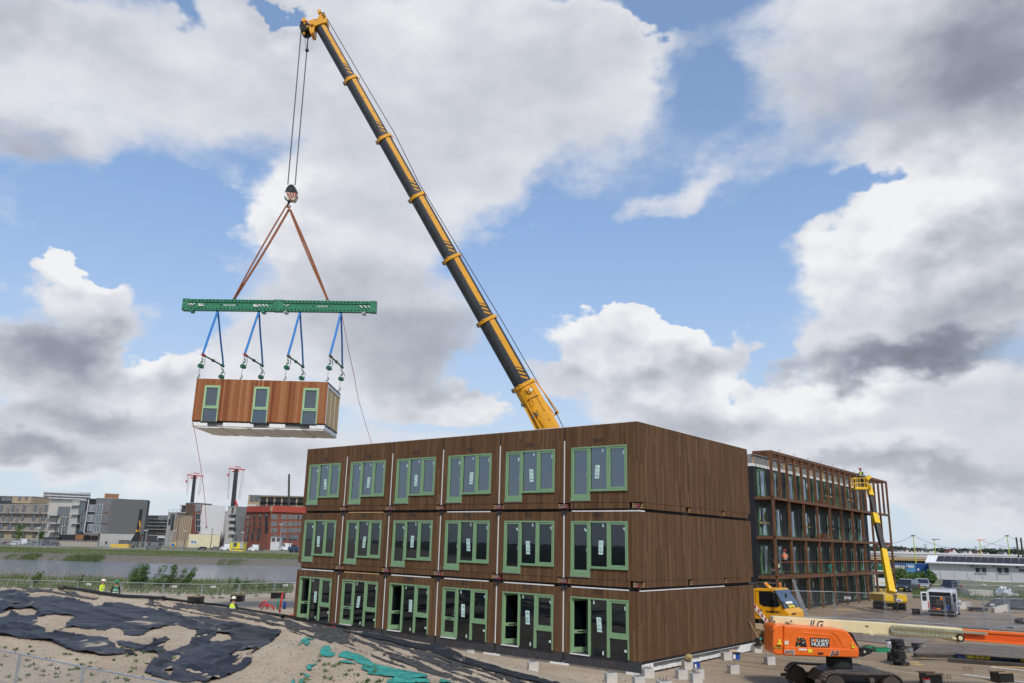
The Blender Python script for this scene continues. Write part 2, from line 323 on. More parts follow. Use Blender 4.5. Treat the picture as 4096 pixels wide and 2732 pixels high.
glass('glass', (.008,.011,.016), .02, .6); glass('glass_module', (.07,.10,.13), .07, .5); glass('glass_far', (.03,.035,.04), .16, .0); glass('car_glass', (.015,.017,.02), .0, .15)
glass('glass_top', (.03,.036,.055), .13, .45)
pm('white', (.78,.77,.75), .6, var=.06, dirt=.25, dirtcol=(.4,.36,.3)); pm('foam', (.80,.79,.76), .8, var=.05, dirt=.35, dirtcol=(.42,.36,.3), scale=4); pm('whitepaint', (.75,.76,.78), .35, coat=.5, var=.03)
pm('sticker', (.55,.74,.66), .6, var=.03); pm('stickerink', (.10,.22,.24), .6, var=.02); pm('ymere', (.05,.09,.22), .6, var=.02)
pm('rubber', (.018,.018,.019), .8, bump=.3, bscale=20); pm('membrane', (.012,.012,.014), .55, bump=.5, bscale=9, dist=.05); pm('blackpaint', (.014,.014,.016), .4)
pm('plinth', (.042,.042,.046), .7, var=.15, scale=1.5, dirt=.3, dirtcol=(.10,.09,.08)); pm('redsteel', (.16,.025,.02), .5, dirt=.3); pm('concrete', (.54,.51,.46), .85, var=.12, bump=.3, dirt=.4, dirtcol=(.24,.2,.16)); pm('concretegrey', (.25,.245,.23), .85, bump=.2, dirt=.3)
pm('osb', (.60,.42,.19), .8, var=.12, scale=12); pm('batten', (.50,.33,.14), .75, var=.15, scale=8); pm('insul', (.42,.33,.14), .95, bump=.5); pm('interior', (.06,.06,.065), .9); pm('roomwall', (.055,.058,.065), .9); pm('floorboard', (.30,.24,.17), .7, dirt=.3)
pm('timber', (.150,.074,.040), .65, spec=.2, var=.32, scale=5, stretch=(1,1,.25), bump=.2, bscale=14, dirt=.35, dirtcol=(.06,.028,.018)); pm('plank', (.30,.21,.12), .8, var=.25, scale=5)
pm('craneyellow', (.78,.36,.006), .38, coat=.3, var=.05, dirt=.18, dirtcol=(.35,.16,.02), scale=.7); pm('liftyellow', (.80,.50,.012), .4, coat=.25, var=.04, dirt=.15, dirtcol=(.35,.2,.03)); pm('boomgrey', (.030,.032,.034), .42, var=.25, scale=.6, dirt=.3, dirtcol=(.06,.06,.06), stretch=(1,1,.3)); pm('boomdark', (.055,.045,.035), .5)
pm('cream', (.72,.62,.36), .4, coat=.3, var=.03, dirt=.12, dirtcol=(.4,.25,.12)); pm('jlgorange', (.80,.145,.012), .35, coat=.35, var=.06, dirt=.15, dirtcol=(.4,.16,.06)); pm('orangedark', (.66,.085,.006), .4, var=.05, dirt=.2, dirtcol=(.35,.08,.02)); pm('orange', (.8,.2,.02), .6)
pm('steel', (.42,.44,.46), .38, metal=.75, var=.1, dirt=.15); pm('galv', (.40,.43,.46), .42, metal=.55, var=.12, scale=9); pm('rope', (.03,.03,.035), .6); pm('chain', (.10,.10,.09), .5, metal=.5); pm('redrope', (.28,.035,.03), .7)
pm('beamgreen', (.03,.20,.105), .42, var=.12, dirt=.3, dirtcol=(.05,.10,.06), scale=3); pm('hookgreen', (.02,.13,.06), .45, dirt=.4, dirtcol=(.04,.05,.03)); pm('slingbrown', (.26,.085,.03), .75, var=.2, scale=9); pm('slingblue', (.01,.16,.46), .6, var=.2, scale=9)
pm('hookred', (.30,.03,.03), .5, dirt=.4, dirtcol=(.12,.05,.03)); pm('hookwhite', (.62,.55,.42), .6, dirt=.4, dirtcol=(.2,.12,.08)); pm('red', (.52,.02,.015), .5); pm('redplastic', (.55,.015,.012), .4); pm('blueplastic', (.015,.07,.30), .45); pm('greenplastic', (.012,.22,.10), .45); pm('teal', (.02,.25,.20), .65, var=.35, scale=3, dirt=.65, dirtcol=(.25,.27,.20), bump=.6, bscale=6, dist=.05)
pm('hivis', (.62,.80,.03), .7, var=.06); pm('hivisorange', (.88,.16,.03), .7); pm('hivisgreen', (.015,.20,.10), .7); pm('reflect', (.62,.66,.64), .4); pm('skin', (.48,.27,.19), .6); pm('darkcloth', (.015,.017,.022), .85); pm('redcloth', (.22,.02,.02), .85); pm('helmetwhite', (.80,.76,.66), .35); pm('helmetgreen', (.01,.30,.12), .35); pm('helmetred', (.45,.02,.02), .35); pm('hair', (.05,.03,.02), .9)
pm('yellowpaint', (.75,.62,.03), .5, dirt=.4, dirtcol=(.06,.05,.02), scale=6); pm('bluepaint', (.012,.04,.14), .5); pm('lampglass', (.75,.2,.02), .2); pm('cardboard', (.42,.30,.18), .85); pm('foil', (.62,.64,.62), .3, metal=.5, bump=1., bscale=12, dist=.05); pm('rust', (.13,.055,.03), .8, dirt=.3)
pm('plate', (.19,.145,.11), .6, metal=.0, var=.3, scale=.7, dirt=.5, dirtcol=(.30,.235,.18), bump=.2, bscale=6); pm('mat', (.15,.115,.09), .8, var=.25, scale=2, dirt=.45, dirtcol=(.27,.21,.16), bump=.3); pm('rock', (.21,.165,.12), .9, var=.25, scale=9); pm('tarp', (.022,.023,.028), .5, spec=.3, var=.3, scale=1.2, dirt=.5, dirtcol=(.12,.11,.10), bump=.9, bscale=2.2, dist=.12, stretch=(.7,2.2,1))
def tarpmat(name, base, thr):
    m, N, b, o = nodemat(name); co = N.new('ShaderNodeNewGeometry').outputs['Position']; w = N.vm('MULTIPLY', co, (1., 1.7, 1.))
    c = N.mix(N.mr(N.noise(w, 1.1, 5, .6), .3, .7), tuple(q*.75 for q in base), tuple(q*1.35 for q in base))
    pt = N.noise(w, .55, 9, .62, .6); f1 = N.m('MULTIPLY', N.mr(pt, thr-.06, thr), .45); c = N.mix(f1, c, (.17, .15, .125)); f2 = N.mr(pt, thr, thr+.018); c = N.mix(f2, c, (.40, .325, .24))
    g = N.noise(co, 26., 4, .6); c = N.mix(N.m('MULTIPLY', f2, N.mr(g, .55, .68)), c, (.16, .12, .09)); N.put(b.inputs['Base Color'], c); N.put(b.inputs['Roughness'], N.m('ADD', .48, N.m('MULTIPLY', f2, .5))); b.inputs['Specular IOR Level'].default_value = .35
    bn = N.new('ShaderNodeBump'); bn.inputs['Strength'].default_value = .9; bn.inputs['Distance'].default_value = .14
    N.put(bn.inputs['Height'], N.m('ADD', N.noise(N.vm('MULTIPLY', co, (.35, 1.9, 1)), .8, 4, .5, .8), N.m('MULTIPLY', N.noise(co, 30., 3, .6), .02))); N.l.new(bn.outputs[0], b.inputs['Normal'])
pm('tarpdirty', (.045,.042,.040), .7, var=.35, scale=3., dirt=.8, dirtcol=(.24,.20,.155), bump=.6, bscale=18, dist=.04)
tarpmat('tarpsand', (.022,.023,.029), .64)
leafmat('leaf', (.045,.095,.02), (.09,.165,.04), (.16,.24,.08)); leafmat('leafdark', (.012,.022,.010), (.02,.035,.014), (.04,.055,.02), .1); leafmat('reed', (.05,.09,.02), (.11,.16,.045), (.22,.25,.10)); leafmat('reedplume', (.30,.20,.13), (.38,.27,.18), (.46,.35,.25)); leafmat('hill', (.035,.055,.035), (.06,.085,.05), (.09,.115,.07), .1)
# ================================================================ ground, mound and water
RA = [(-900,2338,43),(-300,2340,43),(0,2342,42),(232,2354,42),(470,2375,41),(900,2436,39),(1131,2470,38),(1400,2524,36),(1530,2542,34.5),(1756,2584,32),(1853,2622,30.5),(2100,2699,27.5),(2250,2745,26),(2500,2830,24)]
RB = [(1000,2560,31),(1150,2552,30),(1350,2602,28),(1500,2650,26),(1800,2732,23.5),(2100,2830,21)]
RA = [AY(*p) for p in RA]; RB = [AY(*p) for p in RB]
def ridge(x, y, pts, wf, wb):
    best = np.full(x.shape, 1e9); h = np.zeros(x.shape)
    for a, b in zip(pts[:-1], pts[1:]):
        dx, dy = b.x-a.x, b.y-a.y; L2 = dx*dx+dy*dy; t = np.clip(((x-a.x)*dx+(y-a.y)*dy)/L2, 0, 1); px = a.x+t*dx; py = a.y+t*dy
        d = np.hypot(x-px, y-py); m = d < best; side = (x-a.x)*dy-(y-a.y)*dx        # >0 towards the camera
        w = np.where(side > 0, wf, wb); q = np.clip(1-d/w, 0, 1); q = q*q*(3-2*q)*.5+q*.5
        hh = (a.z+t*(b.z-a.z))*q; h = np.where(m, hh, h); best = np.where(m, d, best)
    return h
def Z(x, y):
    x = np.asarray(x, float); y = np.asarray(y, float)
    base = 0*x
    lake = sst(98, 103, y)*(1-sst(171, 178, y))*(1-sst(-8, 0, x)); base = base-1.9*lake
    base = base+.35*sst(176, 222, y)*(1-sst(0, 20, x))
    base = base-.4*sst(60, 68, y)*(1-sst(-28, -17, x))*(1-sst(98, 104, y))
    dip = (1-sst(20, 25, y))*(1-sst(-3, 6, x)); base = base-.75*dip
    wf = np.clip(17+(x+5)*-.15, 5, 18); wf = np.where(x > 0, 6., wf)
    hA = ridge(x, y, RA, wf, 4.5); hB = ridge(x, y, RB, 5.5, 3.5)
    h = np.maximum(hA, hB)+.25*np.minimum(hA, hB)*0
    hump = (h > .02)*np.clip(h, 0, 1)
    return base+h+hump*(.28*fbm(x*.35, y*.35, 3)+.10*fbm(x*1.3, y*1.3, 3))+.05*fbm(x*.8+5, y*.8, 3)*(y < 95)
def zat(x, y): return float(Z(np.array([x]), np.array([y]))[0])
def cast(px, py):                                      # photo pixels -> points on the terrain (numpy arrays)
    px = np.asarray(px, float); py = np.asarray(py, float); f, r, u = np.array(_f), np.array(_r), np.array(_u)
    d = f+((px-2048)/FPX)[:, None]*r-((py-1366)/FPX)[:, None]*u; lo = np.full(len(px), 9.); hit = np.full(len(px), 400.); done = np.zeros(len(px), bool)
    t = 9.
    while t < 120:
        P = d*t; below = (CAMZ+P[:, 2] < Z(P[:, 0], P[:, 1])) & ~done; hit[below] = t; done |= below; t += .3
        if done.all(): break
    a = hit-.3; b = hit.copy()
    for _ in range(10):
        m = (a+b)/2; P = d*m[:, None]; bl = CAMZ+P[:, 2] < Z(P[:, 0], P[:, 1]); b = np.where(bl, m, b); a = np.where(bl, a, m)
    P = d*b[:, None]; P[:, 2] += CAMZ; return P
xs = np.concatenate([-np.geomspace(3500, 50, 22), np.arange(-49, 62, .4), np.geomspace(63, 3500, 22)])
ys = np.concatenate([-np.geomspace(1500, 40, 10), np.arange(-30, 9, 6), np.arange(9, 76, .4), np.arange(76, 235, 1.6), np.geomspace(237, 4500, 22)])
gx, gy = np.meshgrid(xs, ys); gz = Z(gx, gy); nx = len(xs); ny = len(ys)
idx = (np.arange(ny-1)[:, None]*nx+np.arange(nx-1)[None, :]).ravel()
m, N, b, o = nodemat('ground')
co = N.new('ShaderNodeNewGeometry').outputs['Position']; gxs, gys, gzs = N.sep(co)[:3]
n1 = N.noise(co, .35, 5, .6); n2 = N.noise(co, 6., 6, .65); n3 = N.noise(N.vm('MULTIPLY', co, (1, 1.6, 1)), 28., 4, .6)
sand = N.mix(N.mr(n1, .3, .7), (.42,.325,.23), (.53,.425,.31)); sand = N.mix(N.m('MULTIPLY', N.mr(n2, .5, .75), .5), sand, (.25,.195,.145))
sand = N.mix(N.m('MULTIPLY', N.mr(n3, .57, .66), .75), sand, (.12,.09,.065)); n4 = N.noise(co, 2.2, 6, .7); sand = N.mix(N.m('MULTIPLY', N.mr(n4, .54, .68), .55), sand, (.27,.205,.15))
dirtc = N.mix(N.mr(n1, .3, .7), (.255,.185,.118), (.35,.265,.172)); dirtc = N.mix(N.m('MULTIPLY', N.mr(n2, .5, .75), .5), dirtc, (.14,.105,.08)); dirtc = N.mix(N.m('MULTIPLY', N.mr(n3, .56, .7), .4), dirtc, (.40,.33,.26))
rut = N.noise(N.vm('MULTIPLY', N.vm('ADD', (0., 0., 0.), N.comb(N.m('ADD', N.m('MULTIPLY', gxs, .775), N.m('MULTIPLY', gys, -.633)), N.m('ADD', N.m('MULTIPLY', gxs, .633), N.m('MULTIPLY', gys, .775)), 0)), (.12, 1.9, 1)), 1., 5, .6, .6)
dirtc = N.mix(N.m('MULTIPLY', N.mr(rut, .50, .62), .45), dirtc, (.15,.115,.085)); dirtc = N.mix(N.m('MULTIPLY', N.mr(rut, .46, .36), .35), dirtc, (.42,.33,.23))
right = N.mr(N.m('ADD', gxs, N.m('MULTIPLY', N.m('SUBTRACT', n1, .5), 8.)), 5., 12.)
c = N.mix(right, sand, dirtc)
grassn = N.mix(N.mr(n2, .35, .65), (.075,.105,.03), (.17,.17,.075))
far = N.mr(N.m('ADD', gys, N.m('MULTIPLY', N.m('SUBTRACT', n1, .5), 14.)), 100., 112.); c = N.mix(N.m('MULTIPLY', far, .75), c, grassn)
bank = N.m('MULTIPLY', N.mr(gys, 168., 172.), N.mr(gys, 192., 187.)); c = N.mix(bank, c, N.mix(N.mr(n3, .4, .6), (.10,.085,.065), (.23,.20,.165)))
city = N.mr(N.m('ADD', gys, N.m('MULTIPLY', N.m('SUBTRACT', n1, .5), 20.)), 228., 244.); c = N.mix(city, c, N.mix(N.mr(N.noise(co, .08, 4, .6), .4, .6), (.26,.225,.18), (.12,.14,.06)))
back = N.mr(gys, 7., -3.); c = N.mix(back, c, (.035,.045,.018))
N.put(b.inputs['Base Color'], c); b.inputs['Roughness'].default_value = .93; b.inputs['Specular IOR Level'].default_value = .2
bn = N.new('ShaderNodeBump'); bn.inputs['Strength'].default_value = 1.; bn.inputs['Distance'].default_value = .06
N.put(bn.inputs['Height'], N.m('ADD', n2, N.m('MULTIPLY', n3, .35))); N.l.new(bn.outputs[0], b.inputs['Normal'])
gr = raw('ground', np.stack([gx, gy, gz], -1).reshape(-1, 3), np.stack([idx, idx+1, idx+nx+1, idx+nx], -1), MAT['ground'], smooth=True); tag(gr, kind='structure')
m, N, b, o = nodemat('water'); co = N.new('ShaderNodeNewGeometry').outputs['Position']
b.inputs['Base Color'].default_value = (.075, .10, .125, 1); b.inputs['Roughness'].default_value = .10; b.inputs['IOR'].default_value = 1.36
bn = N.new('ShaderNodeBump'); bn.inputs['Strength'].default_value = .9; bn.inputs['Distance'].default_value = .16
N.put(bn.inputs['Height'], N.m('ADD', N.noise(N.vm('MULTIPLY', co, (.35, 1.2, 1)), 1.1, 5, .6), N.noise(co, .15, 2))); N.l.new(bn.outputs[0], b.inputs['Normal'])
w = raw('water', [(-900, 97, -1), (4, 97, -1), (4, 179, -1), (-900, 179, -1)], [(0, 1, 2, 3)], MAT['water']); tag(w, kind='structure')
# ================================================================ the timber clad building in front
YAW = .6851
bld = thing('modular_apartment_block', 'three storey block of stacked brown timber clad modules with green framed windows', 'building', (5.448, 33.70, 0), -YAW)
W_ = 3.7986; LV = [(.50, 3.18), (3.58, 6.38), (6.77, 10.15)]; DEP = 11.56; NX = 6
X0, X1, XD = -3.42, -.53, -2.44                        # window left, right, right edge of the door light
def frame_up(wt, wb, db, name='window'):               # upper floors: origin at module corner, z absolute
    f = MB(); y0, y1 = -.02, .09; t = .065
    f.box(X0, y0, wt-t, X1, y1, wt); f.box(X0, y0, db+.10, X0+t, y1, wt-t); f.box(XD-t, y0, db+.10, XD+t*.6, y1, wt-t)
    f.box(X0-.01, y0-.03, db, XD+.04, y1, db+.10); f.box(XD+t*.6, y0, wb, X1-t, y1, wb+t); f.box(X1-t, y0, wb, X1, y1, wt-t); f.box(-1.56, y0, wb+t, -1.46, y1, wt-t)
    f.box(XD+t*.6, y0-.04, wb-.03, X1+.02, y1-.02, wb-.002)
    s = MB()                                            # opening sashes stand proud of the frame
    for a, b_, c, d in ((X0+t+.005, XD-t-.005, db+.105, wt-t-.005), (-1.455, X1-t-.005, wb+t+.005, wt-t-.005)):
        k = .075; lo = .17 if a < -3 else k
        s.box(a, .0, c, a+k, .085, d); s.box(b_-k, .0, c, b_, .085, d); s.box(a+k, .0, d-k, b_-k, .085, d); s.box(a+k, .0, c, b_-k, .085, c+lo)
    F = f.build(name, MAT['greenframe'], None, bevel=.006); s.build('sash', MAT['greenframe'], F, bevel=.005)
    g = MAT['glass_top'] if wt > 8 else MAT['glass']
    for a, b_, c in ((X0+.14, XD-.14, db+.27), (XD+.04, -1.56, wb+.065), (-1.38, X1-.14, wb+.14)):
        MB().box(a, .05, c, b_, .06, wt-.14 if c != wb+.065 else wt-.065).build('pane', g, F)
    MB().box(X0-.0, -.03, db-.025, XD+.04, .05, db-.003).build('threshold', MAT['white'], F)
    MB().box(XD-.175, -.006, db+1.02, XD-.15, .0, db+1.2).build('keyhole_plate', MAT['galv'], F)
    return F
def frame_gr(isopen):
    f = MB(); y0, y1 = -.02, .09; t = .065; wt, wb = 2.81, .52
    f.box(X0, y0, wt-t, X1, y1, wt); f.box(X0, y0, wb, X0+t, y1, wt-t); f.box(XD-t, y0, wb, XD+t*.6, y1, wt-t); f.box(-1.58, y0, wb, -1.46, y1, wt-t); f.box(X1-t, y0, wb, X1, y1, wt-t)
    f.box(-1.46, y0, 1.28, X1-t, y1, 1.42)
    s = MB(); a, b_, c, d = -1.455, X1-t-.005, 1.425, wt-t-.005; k = .075
    s.box(a, .0, c, a+k, .085, d); s.box(b_-k, .0, c, b_, .085, d); s.box(a+k, .0, d-k, b_-k, .085, d); s.box(a+k, .0, c, b_-k, .085, c+k)
    F = f.build('window', MAT['greenframe'], None, bevel=.006); s.build('sash', MAT['greenframe'], F, bevel=.005)
    MB().box(XD+.04, .05, wb, -1.58, .06, wt-t).build('pane', MAT['glass'], F); MB().box(-1.38, .05, 1.5, X1-.14, .06, wt-.14).build('pane', MAT['glass'], F); MB().box(-1.46, .05, wb, X1-t, .06, 1.28).build('pane', MAT['glass'], F)
    MB().box(X0, -.05, wb-.04, XD+.02, .06, wb-.004).build('threshold', MAT['white'], F)
    MB().box(XD+.05, -.03, wb-.05, X1, .02, wb-.002).build('sill_strip', MAT['rubber'], F)
    w = XD-X0-2*t-.01; dl = MB(); k = .11                # door leaf, hinged at the left jamb
    dl.box(0, 0, .53, k, .05, 2.73); dl.box(w-k, 0, .53, w, .05, 2.73); dl.box(k, 0, 2.63, w-k, .05, 2.73); dl.box(k, 0, .53, w-k, .05, .75); dl.box(k, 0, 1.30, w-k, .05, 1.44)
    D = dl.build('door', MAT['greenframe'], F, bevel=.006)
    P = MB().box(k, .02, .75, w-k, .03, 1.30).box(k, .02, 1.44, w-k, .03, 2.63).build('pane', MAT['glass'], F)
    L = MB().box(w*.32, -.01, 1.345, w*.68, .0, 1.395).build('letter_slot', MAT['blackpaint'], F)
    H = MB().box(w-.075, -.012, 1.42, w-.04, 0, 1.66).cyl((w-.057, -.05, 1.54), (w-.16, -.05, 1.54), .011).cyl((w-.057, 0, 1.54), (w-.057, -.05, 1.54), .011).build('handle', MAT['steel'], F)
    for q in (D, P, L, H):
        q.location = (X0+t+.005, .02, 0)
        if isopen: q.rotation_euler = (0, 0, R(62))
    return F
protoW = {0: (frame_gr(False), frame_gr(True)), 1: (frame_up(5.98, 4.03, 3.65),), 2: (frame_up(9.20, 7.27, 6.86),)}
first = {}
opened = {1, 2, 4, 6}
def tab(pr, x, z, w=.075, h=.155, a=0., y=.041):
    c, s_ = math.cos(a), math.sin(a); q = [(x+dx*c-dz*s_, z+dx*s_+dz*c) for dx, dz in ((-w/2, -h/2), (w/2, -h/2), (w/2, h/2), (-w/2, h/2))]
    return MB().prism(q, (0, y, 0), (1, 0, 0), (0, 0, 1), (0, .002, 0)).build('glazing_tab', MAT['sticker'], pr)
for k in range(3):
    zb, zt = LV[k]
    for i in range(1, NX+1):
        ox = -W_*(i-1); g = .045
        wt = (2.81, 5.98, 9.20)[k]; wb = (.50, 4.03, 7.27)[k]; db = (.50, 3.65, 6.86)[k]
        p = MB(); L_, R_ = -W_+g, (-g if i > 1 else 0.)
        p.box(L_, 0, zb, X0, .07, zt); p.box(X1, 0, zb, R_, .07, zt); p.box(X0, 0, wt, X1, .07, zt)
        if k: p.box(XD+.04, 0, zb, X1, .07, wb); p.box(X0, 0, zb, XD+.04, .07, db-.03)
        pp = MB()
        for v in p.v: pp.v.append((v[0]+ox, v[1], v[2]))
        pp.f = p.f; pp.build('wall_panel', MAT['clad'], bld)
        src = protoW[k][1 if (k == 0 and i in opened) else 0]
        key = (k, k == 0 and i in opened)
        if key not in first: win = src; link(win, None) if win.name not in col0.objects else None; win.parent = bld; KIDS.setdefault(bld.name, []).append(win); win.location = (ox, 0, 0); first[key] = win
        else:
            win = first[key].copy(); link(win, bld); win.location = (ox, 0, 0)
            for ch in KIDS[first[key].name]:
                if ch.name.startswith(('glazing_tab', 'notice', 'lettering')): continue
                c = ch.copy(); link(c, win)
        # sheet with lettering on the middle light, small glazing tabs
        mx = -2.0+rnd.uniform(-.1, .15); mz = wt-(1.12 if k else 1.05)+rnd.uniform(-.08, .06); sh = rnd.uniform(-.03, .03)
        MB().prism([(mx-.115+sh, mz-.29), (mx+.115+sh, mz-.29), (mx+.115-sh, mz+.29), (mx-.115-sh, mz+.29)], (0, .041, 0), (1, 0, 0), (0, 0, 1), (0, .002, 0)).build('notice_sheet', MAT['sticker'], win)
        letters('Ymere', .078, MAT['ymere'], win, (mx+sh, .039, mz-.20), (1, 0, 0), (0, 0, 1), bold=.0025, align='CENTER', depth=.001)
        for r0 in (0, 6):
            ln = MB()
            for r_ in range(r0, r0+3): ln.box(mx-.07, .038, mz+.2-r_*.035, mx+(.07 if r_ % 3 else .03), .040, mz+.209-r_*.035)
            ln.build('print', MAT['stickerink'], win)
        dia = (k == 1 and i < 3) or rnd.random() < .12
        tab(win, -1.78 if k else -2.25, wt-.17, a=rnd.uniform(-.1, .1) if not dia else .1)
        tab(win, -.72, wt-.33, a=rnd.uniform(-.15, .15) if not dia else .6)
        if k and rnd.random() < .7: tab(win, -2.68, wt-.38, a=.7 if dia else rnd.uniform(-.1, .15), y=.041)
        if not k: tab(win, -.72, .9+rnd.uniform(-.1, .1), .11, .1); tab(win, -1.8, .66, .07, .15)
        # vent slots over the window
        v = MB()
        for s_ in range(9): v.box(ox-2.22+s_*.052, -.004, wt+.16, ox-2.195+s_*.052, .02, wt+.36)
        v.build('vent', MAT['blackpaint'], bld)
# side walls (right end seen, left and back plain)
for k in range(3):
    zb, zt = LV[k]
    MB().box(-.07, .07, zb, .0, DEP, zt).build('end_wall', MAT['clad'], bld); MB().box(-W_*NX, .07, zb, -W_*NX+.07, DEP, zt).build('end_wall', MAT['clad'], bld)
    MB().box(-W_*NX+.07, DEP-.07, zb, -.07, DEP, zt).build('back_wall', MAT['clad'], bld)
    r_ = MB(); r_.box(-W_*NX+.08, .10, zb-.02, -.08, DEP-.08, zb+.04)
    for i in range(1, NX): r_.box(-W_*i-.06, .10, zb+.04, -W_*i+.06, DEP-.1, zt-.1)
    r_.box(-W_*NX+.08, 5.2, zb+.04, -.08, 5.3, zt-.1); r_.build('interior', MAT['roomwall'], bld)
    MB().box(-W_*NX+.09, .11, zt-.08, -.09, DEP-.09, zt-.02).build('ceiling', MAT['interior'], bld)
MB().box(-W_*NX+.02, .02, 10.152, -.02, .10, 10.175).box(-.10, .11, 10.152, -.02, DEP-.02, 10.175).build('roof_edge', MAT['foam'], bld)
for i in range(1, NX):
    jf = MB(); jd = MB()
    for k in range(3):
        zb, zt = LV[k]; top = zt-(.62 if k == 2 else (.0 if i % 2 else .06)); x = -W_*i
        jf.box(x-.030, .008, zb-.02, x+.022, .05, top); jd.box(x-.044, .03, zb, x+.044, .068, zt)
    jf.build('joint_foam', MAT['foam'], bld); jd.build('joint_recess', MAT['rubber'], bld)
# skirts and open slots between the storeys
for k in (1, 2):
    zb = LV[k][0]; zt = LV[k-1][1]; dk = MB().box(-W_*NX+.2, .16, zt+.02, -.16, DEP-.2, zb-.02); dk.build('storey_gap', MAT['rubber'], bld)
    for i in range(1, NX+1):
        x = -W_*(i-1); l = x-W_+.33; r_ = x-(.33 if i > 1 else .46); MB().box(l, .012, zb-.26, r_, .07, zb-.003).build('skirt_panel', MAT['clad'], bld)
        st = MB().box(x-.20, .05, zb-.26, x-.02, .14, zb-.05)
        if i > 1: st.box(x+.03, .05, zb-.26, x+.2, .14, zb-.05)
        st.build('steel_joint', MAT['redsteel'], bld)
        for s0 in ((-.32,) if i == 1 or not (i+k) % 2 else (-.32, .24)):
            bt = MB()
            for s_ in (0, .07, .14): bt.box(x+s0, .03, zb-.24+s_, x+s0+.08, .12, zb-.20+s_)
            bt.build('timber_spacer', MAT['batten'], bld)
        bo = MB()
        for s_ in range(3): bo.cyl((x-.22, .045, zb-.2+s_*.06), (x+.1 if i > 1 else x-.1, .045, zb-.2+s_*.06), .005, n=5)
        bo.build('threaded_rod', MAT['foam'], bld)
        if i > 1: MB().add([(x-.28, .0, zt+.07), (x+.25, -.01, zt+.06), (x+.16, -.03, zt-.10), (x-.12, -.035, zt-.14), (x-.2, .02, zt+.0), (x-.28, .06, zt+.07), (x+.25, .06, zt+.06)], [(0, 1, 2, 3, 4), (0, 5, 6, 1)]).build('rubber_flap', MAT['rubber'], bld)
        if k == 1 or i % 2: MB().box(x-W_+.4, .03, zt+.002, x-.55, .10, zt+.05).build('foam_strip', MAT['foam'] if i != 5 else MAT['batten'], bld)
    for a, b_ in ((.45, 4.3), (4.75, 8.1), (8.45, DEP-.25)):
        MB().box(-.07, a, zb-.26, -.012, b_, zb-.003).build('skirt_panel', MAT['clad'], bld)
        t_ = MB()
        for s_ in (0, .07, .14): t_.box(-.12, a-.1, zb-.24+s_, -.03, a-.02, zb-.2+s_)
        t_.build('timber_spacer', MAT['batten'], bld)
    if k == 1: MB().box(-.09, .1, zt+.002, .004, DEP*.7, zt+.035).build('foam_strip', MAT['foam'], bld)
    if k == 2: MB().box(-.5, -.01, zt+.002, .01, .5, zt+.05).build('foam_strip', MAT['foam'], bld)
# plinth under the long side, foam and slab under the end
for i in range(1, NX+1):
    x = -W_*(i-1)
    for a, b_ in ((-W_+.05, -2.9), (-2.89, -1.9), (-1.89, -.72), (-.71, -.05 if i > 1 else .01)):
        MB().box(x+a, .0, .09, x+b_, .05, .49).build('plinth_panel', MAT['plinth'], bld)
    MB().box(x-.7, .01, -.05, x+(.3 if i > 1 else .0), .06, .087).build('foam_strip', MAT['foam'], bld)
    if i > 1: MB().box(x-.04, -.02, .20, x+.035, .04, .52).build('rubber_flap', MAT['rubber'], bld)
MB().box(-W_*NX+.1, .07, .0, -.25, DEP-.1, .46).build('foundation_slab', MAT['concrete'], bld)
q = MB(); q.box(-.24, .15, .12, -.12, DEP-.15, .37); q.build('foundation_slab', MAT['concretegrey'], bld)
MB().box(-.2, .1, .39, -.02, DEP, .48).build('membrane_strip', MAT['membrane'], bld)
for a, b_, lo in ((.02, 1.0, .08), (1.0, 3.6, .30), (3.7, 6.1, .30), (6.2, 9.6, .30), (9.6, 11.3, .05)):
    f = MB(); n = 10
    for j in range(n):
        y0 = a+(b_-a)*j/n; y1 = a+(b_-a)*(j+1)/n-.002; z0 = (lo if lo < .2 else .06+.02*rnd.random()); h = (.38 if lo < .2 else z0+.10+.03*rnd.random())
        f.box(-.13 if lo < .2 else -.11, y0, z0, .0 if lo < .2 else -.03, y1, h)
    f.build('foam_strip', MAT['foam'], bld)
MB().box(-.1, .3, .372, -.01, DEP-.1, .388).build('foam_strip', MAT['foam'], bld)
# ================================================================ the second block with its timber balcony frame
B2 = thing('balcony_block', 'long block in black membrane behind a brown timber balcony frame, still being built', 'building', (21.166, 64.446, 0), -.684)
BW = 3.443; LB = [0, 2.95, 5.98, 9.08, 12.76]; WX = -1.5; WL = 31.4
MB().box(WX-9, 0, .0, WX, WL, 11.55).build('membrane_wall', MAT['membrane'], B2)
MB().box(WX-8.95, .05, 11.8, WX-.05, WL-.05, 12.55).build('parapet', MAT['concretegrey'], B2)
MB().box(WX-9.02, -.03, 11.555, WX+.03, WL+.03, 11.79).build('white_membrane_strip', MAT['white'], B2)
for j in range(10): MB().box(WX-.04, .05+j*BW, 11.8, WX+.04, .17+j*BW, 12.56).build('parapet_batten', MAT['batten'], B2)
sm = MB()
for j in range(1, 27): sm.box(WX, j*1.18, .1, WX+.012, j*1.18+.03, 11.5)
sm.build('membrane_seam', MAT['rubber'], B2)
